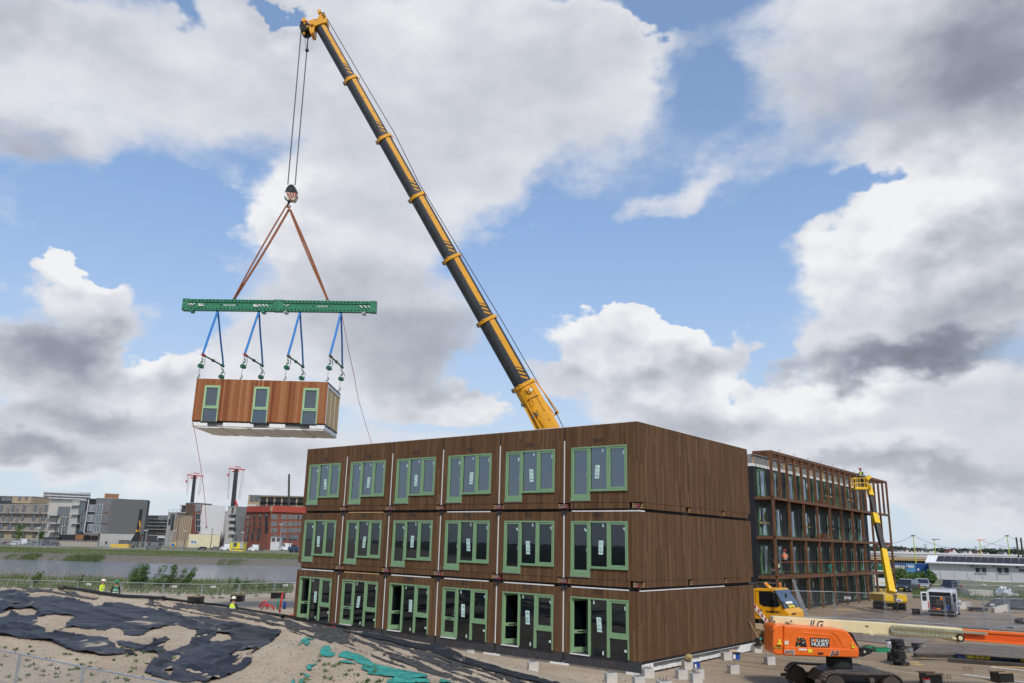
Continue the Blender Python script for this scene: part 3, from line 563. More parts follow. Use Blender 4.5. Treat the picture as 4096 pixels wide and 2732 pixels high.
def win2(h):
    f = MB(); w = 1.75; t = .07; f.box(-.02, 0, 0, .06, w, t); f.box(-.02, 0, h-t, .06, w, h); f.box(-.02, 0, t, .06, t, h-t); f.box(-.02, w-t, t, .06, w, h-t); f.box(-.02, .72, t, .06, .80, h-t)
    f.box(-.0, .09, t+.02, .07, .15, h-t-.02); f.box(.0, .64, t+.02, .07, .70, h-t-.02); f.box(.0, .15, t+.02, .07, .64, .26); f.box(0, .15, h-.17, .07, .64, h-t-.02)
    F = f.build('window', MAT['darkgreen'], None); MB().box(.0, t, t, .012, w-t, h-t).build('pane', MAT['glass_top'], F); MB().box(.07, .67, 1.0, .11, .70, 1.25).build('handle', MAT['steel'], F)
    MB().box(.014, .82, .1, .02, 1.15, h-.1).build('curtain', MAT['curtain'], F); return F
pm('curtain', (.42, .46, .60), .8)
w2 = win2(2.26); fst = True
for k in range(4):
    for j in range(9):
        y = .55 if j == 0 else j*BW+.12
        if j == 8: y -= .3
        o = w2 if fst else dup(w2, parent=B2)
        if fst: o.parent = B2; KIDS.setdefault(B2.name, []).append(o); fst = False
        o.location = (WX+.012, y, (.25, 3.0, 6.03, 9.13)[k])
        if j in (1, 3, 5, 7) and rnd.random() < .8: MB().box(WX+.013, y+1.9, (2.2, 4.9, 7.9, 11.0)[k]-.5, WX+.02, y+2.1, (2.2, 4.9, 7.9, 11.0)[k]).build('notice_sheet', MAT['white'], B2)
for j, k in ((0, 2), (3, 2), (5, 2), (7, 2), (5, 3), (7, 3)):
    y = .55 if j == 0 else j*BW+.12; z = (.25, 3.0, 6.03, 9.13)[k]+.95; MB().box(WX+.14, y-.1, z, WX+.2, y+1.85, z+.12).build('guard_board', MAT['batten'], B2)
P = .19
for j in range(11):
    y = j*BW
    for k in range(4):
        if k == 0 and j >= 10: pass
        a = LB[k]+(.18 if k == 0 else .0); MB().box(-P/2, y-P/2, a, P/2, y+P/2, LB[k+1]-.24 if k < 3 else LB[4]-.0).build('post', MAT['timber'], B2)
    MB().cyl((0, y, -.05), (0, y, .175), .04).box(-.09, y-.09, .0, .09, y+.09, .02).build('post_foot', MAT['galv'], B2)
    if j < 10: MB().box(-P/2, y+BW/2-P/2, LB[3]+.001, P/2, y+BW/2+P/2, LB[4]-.24).build('post', MAT['timber'], B2)
for k in range(1, 5):
    z1 = LB[k]; z0 = z1-.235
    for j in range(10):
        MB().box(-P/2-.01, j*BW+P/2 if k == 4 else j*BW+.002, z0, P/2+.012, (j+1)*BW-(P/2 if k == 4 else .002), z1-.002).build('beam', MAT['timber'], B2)
    MB().box(WX+.02, -P/2-.005, z0, -P/2-.012, P/2-.06, z1-.002).build('beam', MAT['timber'], B2)
    jo = MB()
    for j in range(1, 41 if k == 4 else 37):
        jo.box(WX+.03, j*BW/4-.03, z0+.03, -P/2-.012, j*BW/4+.03, z1-.06)
    jo.build('joists', MAT['timber'], B2)
    if k < 4:
        MB().box(WX+.02, .1, z1-.055, -P/2-.02, WL, z1-.012).build('deck', MAT['timber'], B2)
    MB().box(WX+.02, .1, z0+.02, WX+.08, 10*BW, z1-.06).build('ledger', MAT['timber'], B2)
for j in range(8): MB().cyl((.02, 1.8+j*BW, 12.76), (.02, 1.8+j*BW, 12.98), .02).cyl((.02, 1.8+j*BW, 12.97), (-.1, 2.7+j*BW, 13.02), .018).build('hoist_pin', MAT['galv'], B2)
MB().tube([(.11, 0.5+j*.5, LB[1]+1.05+.0*math.sin(j)) for j in range(68)], .012, 4).build('warning_tape', MAT['orange'], B2)
# ================================================================ the module hanging from the crane
YB = 52.0
def z5(x, y, Y=YB): return AY(650+x*.40408, 700+y*.40408, Y)
def zm(x, y, Y=YB): return AY(700+x*.38259, 1200+y*.38259, Y)
def z7(x, y, Y=YB): return AY(1100+x*.38265, y*.38265, Y)
MT = 14.707
hm = thing('hanging_module', 'single red brown timber clad room module hanging in the air under the green lifting beam', 'module', (-20.149, 50.025, MT-3.131), .014)
ml, md, mb = 8.4, 4.076, 3.131-2.689; mt = 3.131
wx = [(.58, 1.58), (3.73, 4.72), (6.87, 7.87)]; p = MB(); x = 0
wtz, wtr = mt-.43, mt-1.81
for a, b_ in wx: p.box(x, 0, mb, a, .06, mt); p.box(a, 0, wtz, b_, .06, mt); x = b_
p.box(x, 0, mb, ml, .06, mt); p.build('wall_panel', MAT['cladnew'], hm)
for a, b_ in wx:
    f = MB(); t = .06; f.box(a, -.02, mb-.06, a+t, .09, wtz); f.box(b_-t, -.02, mb-.06, b_, .09, wtz); f.box(a+t, -.02, wtz-t, b_-t, .09, wtz); f.box(a+t, -.02, wtr-.1, b_-t, .09, wtr)
    f.box(a+t+.01, -.04, wtr+.003, a+t+.075, .08, wtz-t-.01); f.box(b_-t-.075, -.04, wtr+.003, b_-t-.01, .08, wtz-t-.01); f.box(a+t+.075, -.04, wtz-t-.08, b_-t-.075, .08, wtz-t-.01); f.box(a+t+.075, -.04, wtr+.003, b_-t-.075, .08, wtr+.07)
    F = f.build('window', MAT['mintframe'], hm, bevel=.005)
    MB().box(a+t+.075, .05, wtr+.07, b_-t-.075, .06, wtz-t-.08).build('pane', MAT['glass_module'], F); MB().box(a+t, .05, mb-.06, b_-t, .06, wtr-.1).build('pane', MAT['glass_module'], F)
    MB().box(a-.02, -.02, mb-.14, b_+.02, .06, mb-.063).build('sill', MAT['blackpaint'], F)
MB().box(.02, .06, mb-.10, ml-.01, .16, mb-.002).build('membrane_strip', MAT['membrane'], hm)
MB().box(ml-.06, .06, mb, ml, md, mt-.12).build('end_wall', MAT['osb'], hm); MB().box(ml-.065, .03, mt-.118, ml+.01, md+.02, mt-.002).build('top_strip', MAT['rubber'], hm)
q = MB()
for a in (.06, 1.35, 2.65, md-.10): q.box(ml, a, mb+.0, ml+.014, a+(.16 if a == .06 else .03 if a < 3.5 else .08), mt-.14)
q.box(ml, .06, mt-.32, ml+.028, md, mt-.14); q.build('batten', MAT['white'], hm)
MB().box(0, md-.06, mb, ml-.06, md, mt).box(0, .06, mb, .06, md-.06, mt).build('back_wall', MAT['osb'], hm)
MB().box(.06, .06, mt-.1, ml-.065, md-.06, mt-.01).build('roof', MAT['rubber'], hm)
MB().box(.07, .06, mb-.10, ml-.07, md-.07, mb+.05).build('floor', MAT['floorboard'], hm)
MB().box(.07, 1.9, mb+.05, ml-.07, 1.96, mt-.12).build('partition', MAT['roomwall'], hm)
MB().box(.1, .18, .06, ml-.08, md-.06, mb-.12).build('slab', MAT['concretegrey'], hm)
for a, b_ in ((0, 1.0), (1.98, 3.9), (4.9, 5.9), (7.45, 8.4)): MB().box(a, .0, .09, b_, .175, mb-.11).build('foam_block', MAT['foam'], hm, bevel=.01)
u = MB(); n = 24
for j in range(n):
    h0 = .0 if j % 5 else .03; h0 += rnd.random()*.02; u.box(.03+j*(ml-.06)/n, .02, h0-.02, .03+(j+1)*(ml-.06)/n-.002, md-.02, .055)
u.build('underside', MAT['foam'], hm)
u = MB(); n = 10
for j in range(n): u.box(ml-.05, .1+j*(md-.2)/n, .03+rnd.random()*.05, ml-.0, .1+(j+1)*(md-.2)/n-.002, mb-.12-rnd.random()*.06)
u.build('foam_strip', MAT['foam'], hm); MB().box(ml-.07, .03, mb-.11, ml+.012, md, mb-.01).build('membrane_strip', MAT['membrane'], hm)
# ================================================================ lifting beam and its tackle
L, Rr = z5(205, 1286), z5(2120, 1311); bd = (Rr-L); bl_ = bd.length; rz = math.atan2(bd.y, bd.x)
lb = thing('lifting_beam', 'long green perforated steel lifting beam hung on two rust brown slings', 'lifting beam', L, rz)
lb.rotation_euler = (0, -math.asin(bd.z/bl_), rz); lb.matrix_basis = Matrix.Translation(L) @ lb.rotation_euler.to_matrix().to_4x4()
H2 = .39; mid = bl_*.495
web = MB().box(.25, -.10, -.20, mid-.3, .10, .20).box(mid+.3, -.10, -.20, bl_-.25, .10, .20); web.build('web', MAT['beamgreen'], lb)
for a, b_ in ((.02, mid-.05), (mid+.05, bl_-.02)):
    f = MB()
    for s_ in (1, -1):                                   # perforated flanges
        n = 26; st = (b_-a)/n
        zc = .29*s_
        f.box(a, -.16, zc+.045, b_, .16, zc+.10); f.box(a, -.16, zc-.10, b_, .16, zc-.045)
        for j in range(n+1): f.box(max(a, a+j*st-st*.32), -.16, zc-.045, min(b_, a+j*st+st*.32), .16, zc+.045)
    f.build('flange', MAT['beamgreen'], lb)
for xx, w in ((0, .42), (bl_-.42, .42), (mid-.35, .7)):
    MB().prism([(0, -H2-.03), (w, -H2-.03), (w, -.2), (w*.9, .1), (w, .22), (w, H2+.03), (0, H2+.03)] if xx < .1 else [(0, -H2-.03), (w, -H2-.03), (w, H2+.03), (0, H2+.03)], (xx, -.20, 0), (1, 0, 0), (0, 0, 1), (0, .4, 0)).build('end_plate' if w < .5 else 'coupling', MAT['beamgreen'], lb, bevel=.02)
for a in (.28, mid-.38, mid+.55, bl_-.95, .05, mid-.22, mid+.15, bl_-.25):
    pass
for a in (.55, 5.42, 6.95, bl_-.95):
    MB().box(a, -.25, -H2-.14, a+.22, .25, -H2-.0).build('foot', MAT['steel' if a > 6 else 'beamgreen'], lb)
bb = MB()
for a in (.12, mid-.22, mid+.22, bl_-.14):
    for s_ in (.3, -.3): bb.cyl((a, -.24, s_), (a, -.20, s_), .045)
bb.build('bolts', MAT['chain'], lb)
for a, s_ in ((.30, 1), (.50, 1), (.70, 1), (5.18, -1), (5.42, -1), (5.66, -1), (6.55, 1), (6.82, 1), (7.1, 1), (bl_-1.15, -1), (bl_-.85, -1), (bl_-.58, -1)):
    MB().prism([(a-.09*s_, -.08), (a+.03-.09*s_, -.08), (a+.10+.09*s_, .08), (a-.02+.09*s_, .08)] if s_ > 0 else [(a+.15, -.08), (a+.24, -.08), (a+.06, .08), (a-.03, .08)], (0, -.165, 0), (1, 0, 0), (0, 0, 1), (0, .06, 0)).build('stripe', MAT['white'], lb)
letters('WLL 50.0 TON', .125, MAT['white'], lb, (2.78, -.105, -.045), (1, 0, 0), (0, 0, 1), bold=.003); letters('WLL 50 TON', .125, MAT['white'], lb, (9.15, -.105, -.045), (1, 0, 0), (0, 0, 1), bold=.003)
for a in (1.12, 4.85):
    MB().box(a, -.17, -.10, a+.34, -.101, .07).build('label_plate', MAT['white'], lb); MB().box(a+.12, -.174, -.03, a+.33, -.171, .065).build('label_field', MAT['blackpaint'], lb); letters('LGH', .085, MAT['white'], lb, (a+.13, -.176, -.015), (1, 0, 0), (0, 0, 1), bold=.002)
for a in (2.55, 3.62, 8.82, 9.9): MB().box(a, -.106, -.03, a+.16, -.101, .04).build('slot', MAT['blackpaint'], lb)
def shackle(p, r=.07, m='hookgreen', parent=None, world=None):
    pts = [Vector(p)+Vector((r*math.cos(t), 0, r*1.3*math.sin(t))) for t in np.linspace(-.5, math.pi+.5, 9)]; return MB().tube(pts, r*.33, 5).build('shackle', MAT[m], parent, world=world)
# brown slings
hk = z5(1250, 300)
for nm, foot, offs in (('left', z5(705, 1238), (-.05, .06)), ('right', z5(1632, 1243), (.05, -.06))):
    s = thing('round_sling', 'rust brown sling from the crane hook to the %s half of the green beam' % nm, 'sling', foot, 0, 'brown slings under the crane hook')
    for o_ in (-1, 1):
        dx = .10*o_; top = hk+Vector((dx*.7+(.04 if nm == 'right' else -.06), .08*o_, -.05-.25*(o_ > 0)))
        m_ = MB(); n = 9; pts = []
        for j in range(n):
            t = j/(n-1); q = top.lerp(foot+Vector((0, .05*o_, .06)), t); q += Vector((.07*o_*math.sin(t*3.14), 0, 0)); pts.append(q)
        for a, b_ in zip(pts[:-1], pts[1:]): m_.beam(a, b_, .15 if o_ > 0 else .10, .045, up=(0, 1, 0))
        m_.build('strand', MAT['slingbrown'], s, world=s)
    shackle(foot+Vector((0, -.0, -.02)), .10, parent=s, world=s)
# four small spreaders, each with two blue slings and two chain hoists
front = [(290, 572), (730, 572), (1183, 585), (1622, 585)]; rear = [(503, 690), (915, 688), (1340, 700), (1750, 705)]; tops = [(447, 112), (877, 118), (1308, 122), (1738, 126)]
ordn = ['first', 'second', 'third', 'fourth']; chx = [-.13, -.10, -.09, -.07]
for i in range(4):
    A = zm(*front[i], Y=50.35); B = zm(*rear[i], Y=53.9); T = zm(*tops[i]); bz = thing('spreader_bar', '%s green spreader bar from the left, on blue slings under the beam' % ordn[i], 'spreader bar', A, 0, 'small green spreader bars above the hanging module')
    MB().cyl(A, B, .055, n=8).build('tube', MAT['hookgreen'], bz, world=bz)
    mdp = (A+B)/2; MB().cyl(mdp-(B-A)*.03, mdp+(B-A)*.03, .10, n=10).build('collar', MAT['hookgreen'], bz, world=bz)
    for E_, sg in ((A, 1), (B, -1)):
        dd = (B-A).normalized()*sg; MB().cyl(E_-dd*.05, E_+dd*.28, .10, n=8).build('end_socket', MAT['hookgreen'] if sg < 0 else MAT['hookred'] if i < 2 else MAT['chain'], bz, world=bz)
        s = thing('sling', '%s blue sling from the left, its %s strand down to the spreader bar' % (ordn[i], 'front' if sg > 0 else 'rear'), 'sling', E_, 0, 'blue slings between beam and spreader bars')
        m_ = MB(); a = T+Vector((.0, 0, .0)); pts = [a.lerp(E_+Vector((0, 0, .08)), t/7)+Vector((.008*math.sin(t*1.3+i), 0, 0)) for t in range(8)]
        for q0, q1 in zip(pts[:-1], pts[1:]): m_.beam(q0, q1, .15 if sg > 0 else .11, .04, up=(0, 1, 0))
        m_.build('webbing', MAT['slingblue'], s, world=s); shackle(E_+Vector((0, 0, -.02)), .07, parent=s, world=s); shackle(T+Vector((0, 0, .06)), .06, parent=s, world=s)
        h = thing('chain_hoist', '%s chain hoist from the left at the %s end of its spreader bar' % (ordn[i], 'front' if sg > 0 else 'rear'), 'chain hoist', E_, 0, 'green chain hoists holding the module')
        bot = Vector((E_.x+(chx[i] if sg > 0 else -.12), E_.y, MT-.02)); dz = (E_.z-bot.z); pt = lambda t: E_.lerp(bot, t)
        mhook = MB().tube([pt(.12), pt(.2)+Vector((.08, 0, 0)), pt(.27)+Vector((.1, 0, 0)), pt(.32)+Vector((.0, 0, 0)), pt(.28)+Vector((-.08, 0, 0))], [.03, .04, .045, .045, .02], 6).build('hook', MAT['hookgreen'], h, world=h)
        c_ = pt(.45); MB().cyl(c_+Vector((-.03, -.12, 0)), c_+Vector((.05, .12, 0)), .15, n=12).cyl(c_+Vector((.12, -.08, -.05)), c_+Vector((.12, .08, -.05)), .10, n=10).build('gear_case', MAT['hookgreen'], h, bevel=.01, world=h)
        ch = MB(); nn = int(dz/.07)
        for j in range(int(nn*.0), nn):
            q0 = pt((j+.1)/nn); q1 = pt((j+.9)/nn); w_ = .035; o_ = Vector((w_, 0, 0)) if j % 2 else Vector((0, w_, 0)); ch.beam(q0-o_*.5, q1-o_*.5, .014, .014).beam(q0+o_*.5, q1+o_*.5, .014, .014)
        ch.build('chain', MAT['chain'], h, world=h)
        lp = [E_+Vector((.16*sg, 0, -.1)), E_+Vector((.2, 0, -.5)), E_+Vector((.12, 0, -.95)), E_+Vector((.03, 0, -.8)), pt(.45)]; MB().tube(lp, .022, 4).build('hand_chain', MAT['chain'], h, world=h)
        MB().tube([pt(.82)+Vector((.05, 0, .05)), pt(.86)+Vector((.09, 0, 0)), pt(.93)+Vector((.02, 0, 0)), pt(.9)+Vector((-.07, 0, 0))], .032, 5).build('hook', MAT['hookgreen'], h, world=h)
# tag lines
a = zm(1745, 150); pts = [a, zm(1810, 500), zm(1870, 780, 52.5), zm(1920, 1050, 53), zm(1990, 1290, 53.5), zm(2055, 1500, 54), zm(2090, 1620, 54.5)]
t = thing('tag_line', 'thin red rope hanging from the right end of the green beam behind the roof', 'rope', a); MB().tube(pts, .018, 4).build('strand', MAT['redrope'], t, world=t)
a = zm(180, 1250, 49.9); pts = [a, AY(785, 1760, 49.9), AY(800, 1850, 49.8), AY(812, 1930, 49.7), AY(820, 2010, 49.6), AY(826, 2105, 49.5)]
t = thing('tag_line', 'thin red rope dangling free from the left corner of the hanging module', 'rope', a); MB().tube(pts, .016, 4).ell(pts[-1]-Vector((0, 0, .06)), .05, .05, .08, 6, 4).build('strand', MAT['redrope'], t, world=t)
# ================================================================ mobile crane
CR = G(3133, 2521, 0)
cr = thing('mobile_crane', 'yellow mobile crane behind the brown block with its long dark boom raised', 'crane', CR, -YAW)
pv = AY(2500, 2262, 53.6); tip = AY(1279, 101, 52)
ax = (tip-pv).normalized(); sd_ = ax.cross(Vector((0, 0, 1))).normalized(); sd_ = sd_ if sd_.y < 0 else -sd_; nn_ = sd_.cross(ax) if sd_.cross(ax).z > 0 else ax.cross(sd_)   # sd_: to the camera, nn_: boom top side
def bproj(px, py):                                     # point of the boom axis seen at a photo pixel
    d = ray(px, py); o_ = Vector((0, 0, CAMZ)); w0 = o_-pv; a_ = d.dot(d); b_ = d.dot(ax); c_ = 1; d_ = d.dot(w0); e_ = ax.dot(w0); return (a_*e_-b_*d_)/(a_*c_-b_*b_)
cuts = [bproj(*p) for p in ((1279, 101), (1409, 319), (1544, 553), (1681, 784), (1817, 1031), (1955, 1280), (2103, 1538))]+[0.]
def prof(H, W, c, ext=0.):
    r = []; h = H/2+ext; w = W/2+ext
    for s_, n_ in ((-1, .62), (-.86, .88), (-.7, 1), (.7, 1), (.86, .88), (1, .62), (1, -.1), (.93, -.45), (.72, -.75), (.4, -.95), (0, -1.02), (-.4, -.95), (-.72, -.75), (-.93, -.45), (-1, -.1)): r.append(c+sd_*w*s_+nn_*h*n_)
    return r
Hs = [.84, .90, .97, 1.04, 1.12, 1.21, 1.42]
for i in range(7):
    a, b_ = cuts[i], cuts[i+1]; H = Hs[i]; W = H*.8; last = i == 6
    sec = MB().loft([prof(H, W, pv+ax*a), prof(H, W, pv+ax*(b_ if last else b_-.35))]).build('boom_base' if last else 'boom_section', MAT['craneyellow'] if last else MAT['boomgrey'], cr, world=cr)
    if not last:
        n0, n1 = .06*H, .36*H; ln = a-b_; st = MB()
        f0 = a-.05; f1 = b_+ln*.225; o_ = pv+sd_*(W/2+.004)
        st.prism([(f0, n0), (f0, n1), (f1-.12, n1), (f1+.22, n0)], o_, ax, nn_, sd_*.006)
        for k in range(3): q0 = f1-.12-k*.32; st.prism([(q0+.26, n0), (q0-.08, n1), (q0-.22, n1), (q0+.12, n0)], o_, ax, nn_, sd_*.006)
        st.build('stripe', MAT['craneyellow'], sec, world=cr)
    if i:
        cpt = pv+ax*a; rg = MB().loft([prof(H, W, cpt+ax*.10, .07), prof(H, W, cpt-ax*.14, .07)]); rg.build('collar', MAT['craneyellow'], cr, world=cr, bevel=.015)
        for n_, s_ in ((.5*H+.17, -.25), (-.2*H, .55)):
            c0 = cpt+nn_*n_+sd_*W*s_; MB().tube([c0-nn_*.12-ax*.12, c0+nn_*.02-ax*.10, c0+nn_*.05, c0+nn_*.02+ax*.10, c0-nn_*.12+ax*.10], .035, 5).build('lug', MAT['craneyellow'], cr, world=cr)
        MB().box(0, 0, 0, .01, .01, .01) if False else None
        e0 = cpt-nn_*(H/2+.06)-sd_*.1; MB().beam(e0-ax*.12, e0+ax*.18, .05, .22, up=nn_).build('bracket', MAT['chain'], cr, world=cr)
    for j, (t_, s_) in enumerate(((.35, .13), (.6, .3))):
        if not last: c0 = pv+ax*(a+(b_-a)*t_)+nn_*H*s_+sd_*(W/2+.012); MB().cyl(c0, c0+sd_*.01, .03).build('rivet', MAT['blackpaint'], cr, world=cr)
# fittings on the boom base
Hb, Wb = 1.42, 1.42*.8; o_ = sd_*(Wb/2)
def bp(px, py, s=0.): t_ = bproj(px, py); d = ray(px, py); c = Vector((0, 0, CAMZ)); pl = pv+o_+sd_*s; k = (pl-c).dot(sd_)/d.dot(sd_); return c+d*k
def z8(x, y, s=0.): return bp(1850+x*.35088, 1200+y*.35088, s)
for q0, q1, w_, h_ in (((780, 965), (935, 1255), .07, .05), ((738, 1180), (890, 1470), .08, .06), ((880, 1360), (930, 1440), .06, .04), ((712, 1230), (835, 1475), .10, .05)): MB().beam(z8(*q0, .02), z8(*q1, .02), w_, h_, up=sd_).build('rail', MAT['craneyellow'], cr, world=cr)
for c, r_ in (((738, 1025), .17), ((825, 1265), .20)):
    c0 = z8(*c, .0); MB().cyl(c0, c0+sd_*.16, r_, r_*.7, n=8).cyl(c0+nn_*.12, c0+nn_*.12+sd_*.22, .07).cyl(c0-ax*.2, c0-ax*.2+sd_*.12, .06).beam(c0-ax*.18-nn_*.2, c0+ax*.12-nn_*.16, .06, .1, up=sd_).build('bracket', MAT['craneyellow'], cr, world=cr)
MB().cyl(z8(745, 1120, .1), z8(868, 1070, .1), .035).cyl(z8(760, 1120, .0), z8(760, 1120, .12), .05).build('rail', MAT['craneyellow'], cr, world=cr)
MB().tube([z8(770, 1130, .05), z8(775, 1180, .1), z8(800, 1190, .1), z8(815, 1160, .06), z8(790, 1140, .05)], .022, 5).build('hose', MAT['craneyellow'], cr, world=cr)
for c in ((797, 1333), (843, 1310)): c0 = z8(*c, .0); MB().cyl(c0, c0+sd_*.12, .10, n=10).build('lamp', MAT['chain'], cr, world=cr)
c0 = z8(778, 1020, .2); MB().beam(c0-nn_*.1, c0+nn_*.1, .2, .02, up=sd_).build('label_plate', MAT['white'], cr, world=cr)
c0 = z8(988, 1360, .01); MB().cyl(c0, c0+sd_*.02, .04).build('rivet', MAT['blackpaint'], cr, world=cr)
MB().tube([z8(690, 1205, -.3), z8(665, 1190, -.3), z8(672, 1215, -.3), z8(700, 1190, -.3)], .06, 5).build('camera_mount', MAT['chain'], cr, world=cr)
w1, w2_, w3 = z8(835, 925, -.5), z8(1095, 1285, -.5), z8(945, 1165, -.5)
MB().cyl(w1, w2_, .05).cyl(w3, z8(1045, 1300, -.5), .05).cyl(z8(1005, 1340, -.5), w2_, .05).cyl(z8(900, 1010, -.5), z8(940, 1070, -.5), .03).build('rope_guide', MAT['craneyellow'], cr, world=cr)
rl = z8(1068, 1287, -.5); MB().cyl(rl-sd_*.25, rl+sd_*.25, .07).build('roller', MAT['rubber'], cr, world=cr)
# hoist rope along the boom, falls, head and hook block
rp = [z7(520, 165), z7(545, 195), z7(880, 770), z7(1245, 1385), AY(1680, 740, 52.2), AY(2000, 1270, 52.8), z8(840, 915, -.5), z8(1068, 1287, -.5), z8(1150, 1455, -.5), AY(2330, 1850, 54)]
MB().tube(rp, .028, 5).build('hoist_rope', MAT['rope'], cr, world=cr)
for a, b_ in (((274, 290), (1238, 95)), ((281, 292), (1244, 95)), ((340, 420), (1309, 100)), ((346, 420), (1316, 100))):
    MB().tube([z7(*a), z5(*b_)], .020, 5).build('hoist_rope', MAT['rope'], cr, world=cr)
MB().cyl(z7(350, 355), z7(343, 415), .09, .05).cyl(z7(335, 515), z7(335, 535), .13, n=10).cyl(z7(343, 415), z7(336, 515), .045).build('rope_socket', MAT['rope'], cr, world=cr)
MB().tube([z7(308, 375), z7(318, 440), z7(330, 515)], .015, 4).build('limit_chain', MAT['chain'], cr, world=cr)
hp = [(455, 150), (470, 137), (520, 160), (545, 190), (540, 235), (500, 240), (412, 272), (405, 350), (370, 352), (352, 300), (300, 285), (284, 245), (300, 215), (355, 214), (460, 175)]
hd = MB(); ring = [z7(x, y, YB-.42) for x, y in hp]; hd.loft([ring, [v+Vector((0, .84, 0)) for v in ring]]); hd.build('boom_head', MAT['craneyellow'], cr, world=cr, bevel=.03)
for c, r_, m_ in (((322, 318), .36, 'rubber'), ((318, 248), .17, 'craneyellow'), ((478, 160), .14, 'craneyellow'), ((520, 185), .12, 'chain')):
    for k, (ya, yb) in enumerate(((-.5, -.28), (-.12, .1), (.25, .48))):
        a = z7(*c, YB); MB().cyl(a+Vector((0, ya, 0)), a+Vector((0, yb, 0)), r_, n=14).build('sheave', MAT[m_], cr, world=cr)
for c in ((310, 250), (392, 256), (276, 235), (303, 352), (275, 300), (340, 285), (398, 345), (516, 162)):
    a = z7(*c, YB-.46); MB().ell(a, .10, .14, .12, 8, 5).build('bolt_head', MAT['craneyellow' if c[0] > 280 else 'chain'], cr, world=cr)
for k in range(3): a = z7(312+k*24, 212+k*18, YB-.45); MB().beam(a, z7(360+k*12, 240+k*16, YB-.45), .04, .07, up=(0, 1, 0)).build('warning_stripe', MAT[('red', 'white', 'red')[k]], cr, world=cr)
a = z7(420, 195, YB-.44); MB().beam(a, z7(442, 187, YB-.44), .02, .16, up=(0, 0, 1)).build('label_plate', MAT['white'], cr, world=cr)
# hook block
hb = z5(1268, 175); hkb = [(1225, 130), (1240, 108), (1262, 92), (1290, 92), (1312, 118), (1325, 150), (1327, 195), (1318, 235), (1285, 255), (1240, 258), (1218, 215), (1210, 165)]
up_ = [(x, min(y, 168)) for x, y in hkb]; a = [z5(x, y, YB-.22) for x, y in up_]; MB().loft([a, [v+Vector((0, .44, 0)) for v in a]]).build('hook_block', MAT['blackpaint'], cr, world=cr, bevel=.02)
lo = [(1218, 165), (1325, 180), (1327, 198), (1300, 247), (1240, 240), (1226, 215)]
a = [z5(x, y, YB-.27) for x, y in lo]; pl_ = MB().loft([a, [v+Vector((0, .54, 0)) for v in a]]).build('cheek_plate', MAT['hookwhite'], cr, world=cr, bevel=.01)
for k in range(4):
    a = [z5(x, y, YB-.285) for x, y in ((1228+k*27, 170), (1241+k*27, 172), (1275+k*18, 240-k*12), (1262+k*18, 242-k*10))]; MB().loft([a, [v+Vector((0, .012, 0)) for v in a]]).build('stripe', MAT['hookred'], cr, world=cr)
a = z5(1278, 140, YB-.24); MB().cyl(a, a+Vector((0, .03, 0)), .12, n=14).build('axle_cap', MAT['rope'], cr, world=cr)
MB().box(0, 0, 0, 0, 0, 0) if False else None
MB().loft([[z5(x, y, YB-.16) for x, y in ((1205, 200), (1225, 230), (1250, 262), (1232, 262), (1208, 235))], [z5(x, y, YB+.16) for x, y in ((1205, 200), (1225, 230), (1250, 262), (1232, 262), (1208, 235))]]).build('side_plate', MAT['blackpaint'], cr, world=cr)
MB().tube([z5(1252, 255), z5(1252, 275), z5(1240, 295), z5(1242, 318), z5(1256, 330), z5(1266, 315), z5(1262, 300)], [.10, .09, .08, .09, .09, .06, .03], 8).build('hook', MAT['blackpaint'], cr, world=cr, smooth=True)
# carrier, cab and superstructure in local coordinates: x forward, y away from the camera
sp = [(-1.85, .52), (-1.85, 2.17), (-1.6, 2.29), (-.62, 2.31), (-.48, 2.26), (.18, 1.16), (.38, 1.03), (.42, .62), (.30, .50), (-1.2, .50)]
cab = MB().prism(sp, (0, 0, 0), (1, 0, 0), (0, 0, 1), (0, 2.5, 0)).build('cab', MAT['craneyellow'], cr, bevel=.05, seg=3)
MB().prism([(-1.34, 1.42), (-1.34, 2.08), (-.62, 2.10), (-.38, 1.98), (-.12, 1.42), (-.3, 1.30), (-1.1, 1.30)], (0, -.012, 0), (1, 0, 0), (0, 0, 1), (0, .01, 0)).build('side_window', MAT['car_glass'], cab)
MB().tube([(-1.60, -.004, 2.12), (-1.60, -.004, .75), (-1.2, -.004, .62), (-.16, -.004, .62), (.02, -.004, 1.2), (-.5, -.004, 2.16), (-1.60, -.004, 2.12)], .012, 4).build('door_seam', MAT['blackpaint'], cab)
MB().prism([(-1.38, 1.38), (-1.38, 2.12), (-.60, 2.15), (-.34, 2.02), (-.08, 1.40), (-.28, 1.26), (-1.12, 1.26)], (0, -.004, 0), (1, 0, 0), (0, 0, 1), (0, .003, 0)).build('window_seal', MAT['blackpaint'], cab)
wn = Vector((1.10, 0, .66)).normalized(); o1 = Vector((-.44, 0, 2.22)); wv = Vector((.60, 0, -1.0))
ws = MB().add([(o1+wn*.012)+Vector((0, .10, 0)), (o1+wn*.012)+Vector((0, 2.4, 0)), (o1+wn*.012)+wv+Vector((0, 2.45, 0)), (o1+wn*.012)+wv+Vector((0, .05, 0))], [(0, 1, 2, 3)]); ws.build('windscreen', MAT['car_glass'], cab)
MB().beam(o1+wn*.02+Vector((0, .03, 0)), o1+wn*.02+wv+Vector((0, .0, 0)), .12, .05).build('pillar', MAT['blackpaint'], cab)
for yy in (.6, 1.3, 1.9): MB().beam(o1+wn*.03+wv+Vector((0, yy, 0)), o1+wn*.03+wv*.62+Vector((0, yy-.35, 0)), .02, .02).build('wiper', MAT['blackpaint'], cab)
for yy in (.75, 1.25): MB().ell(o1+wn*.05+wv*.76+Vector((0, yy, 0)), .14, .17, .12, 10, 6).build('helmet', MAT['helmetwhite'], cab, smooth=True)
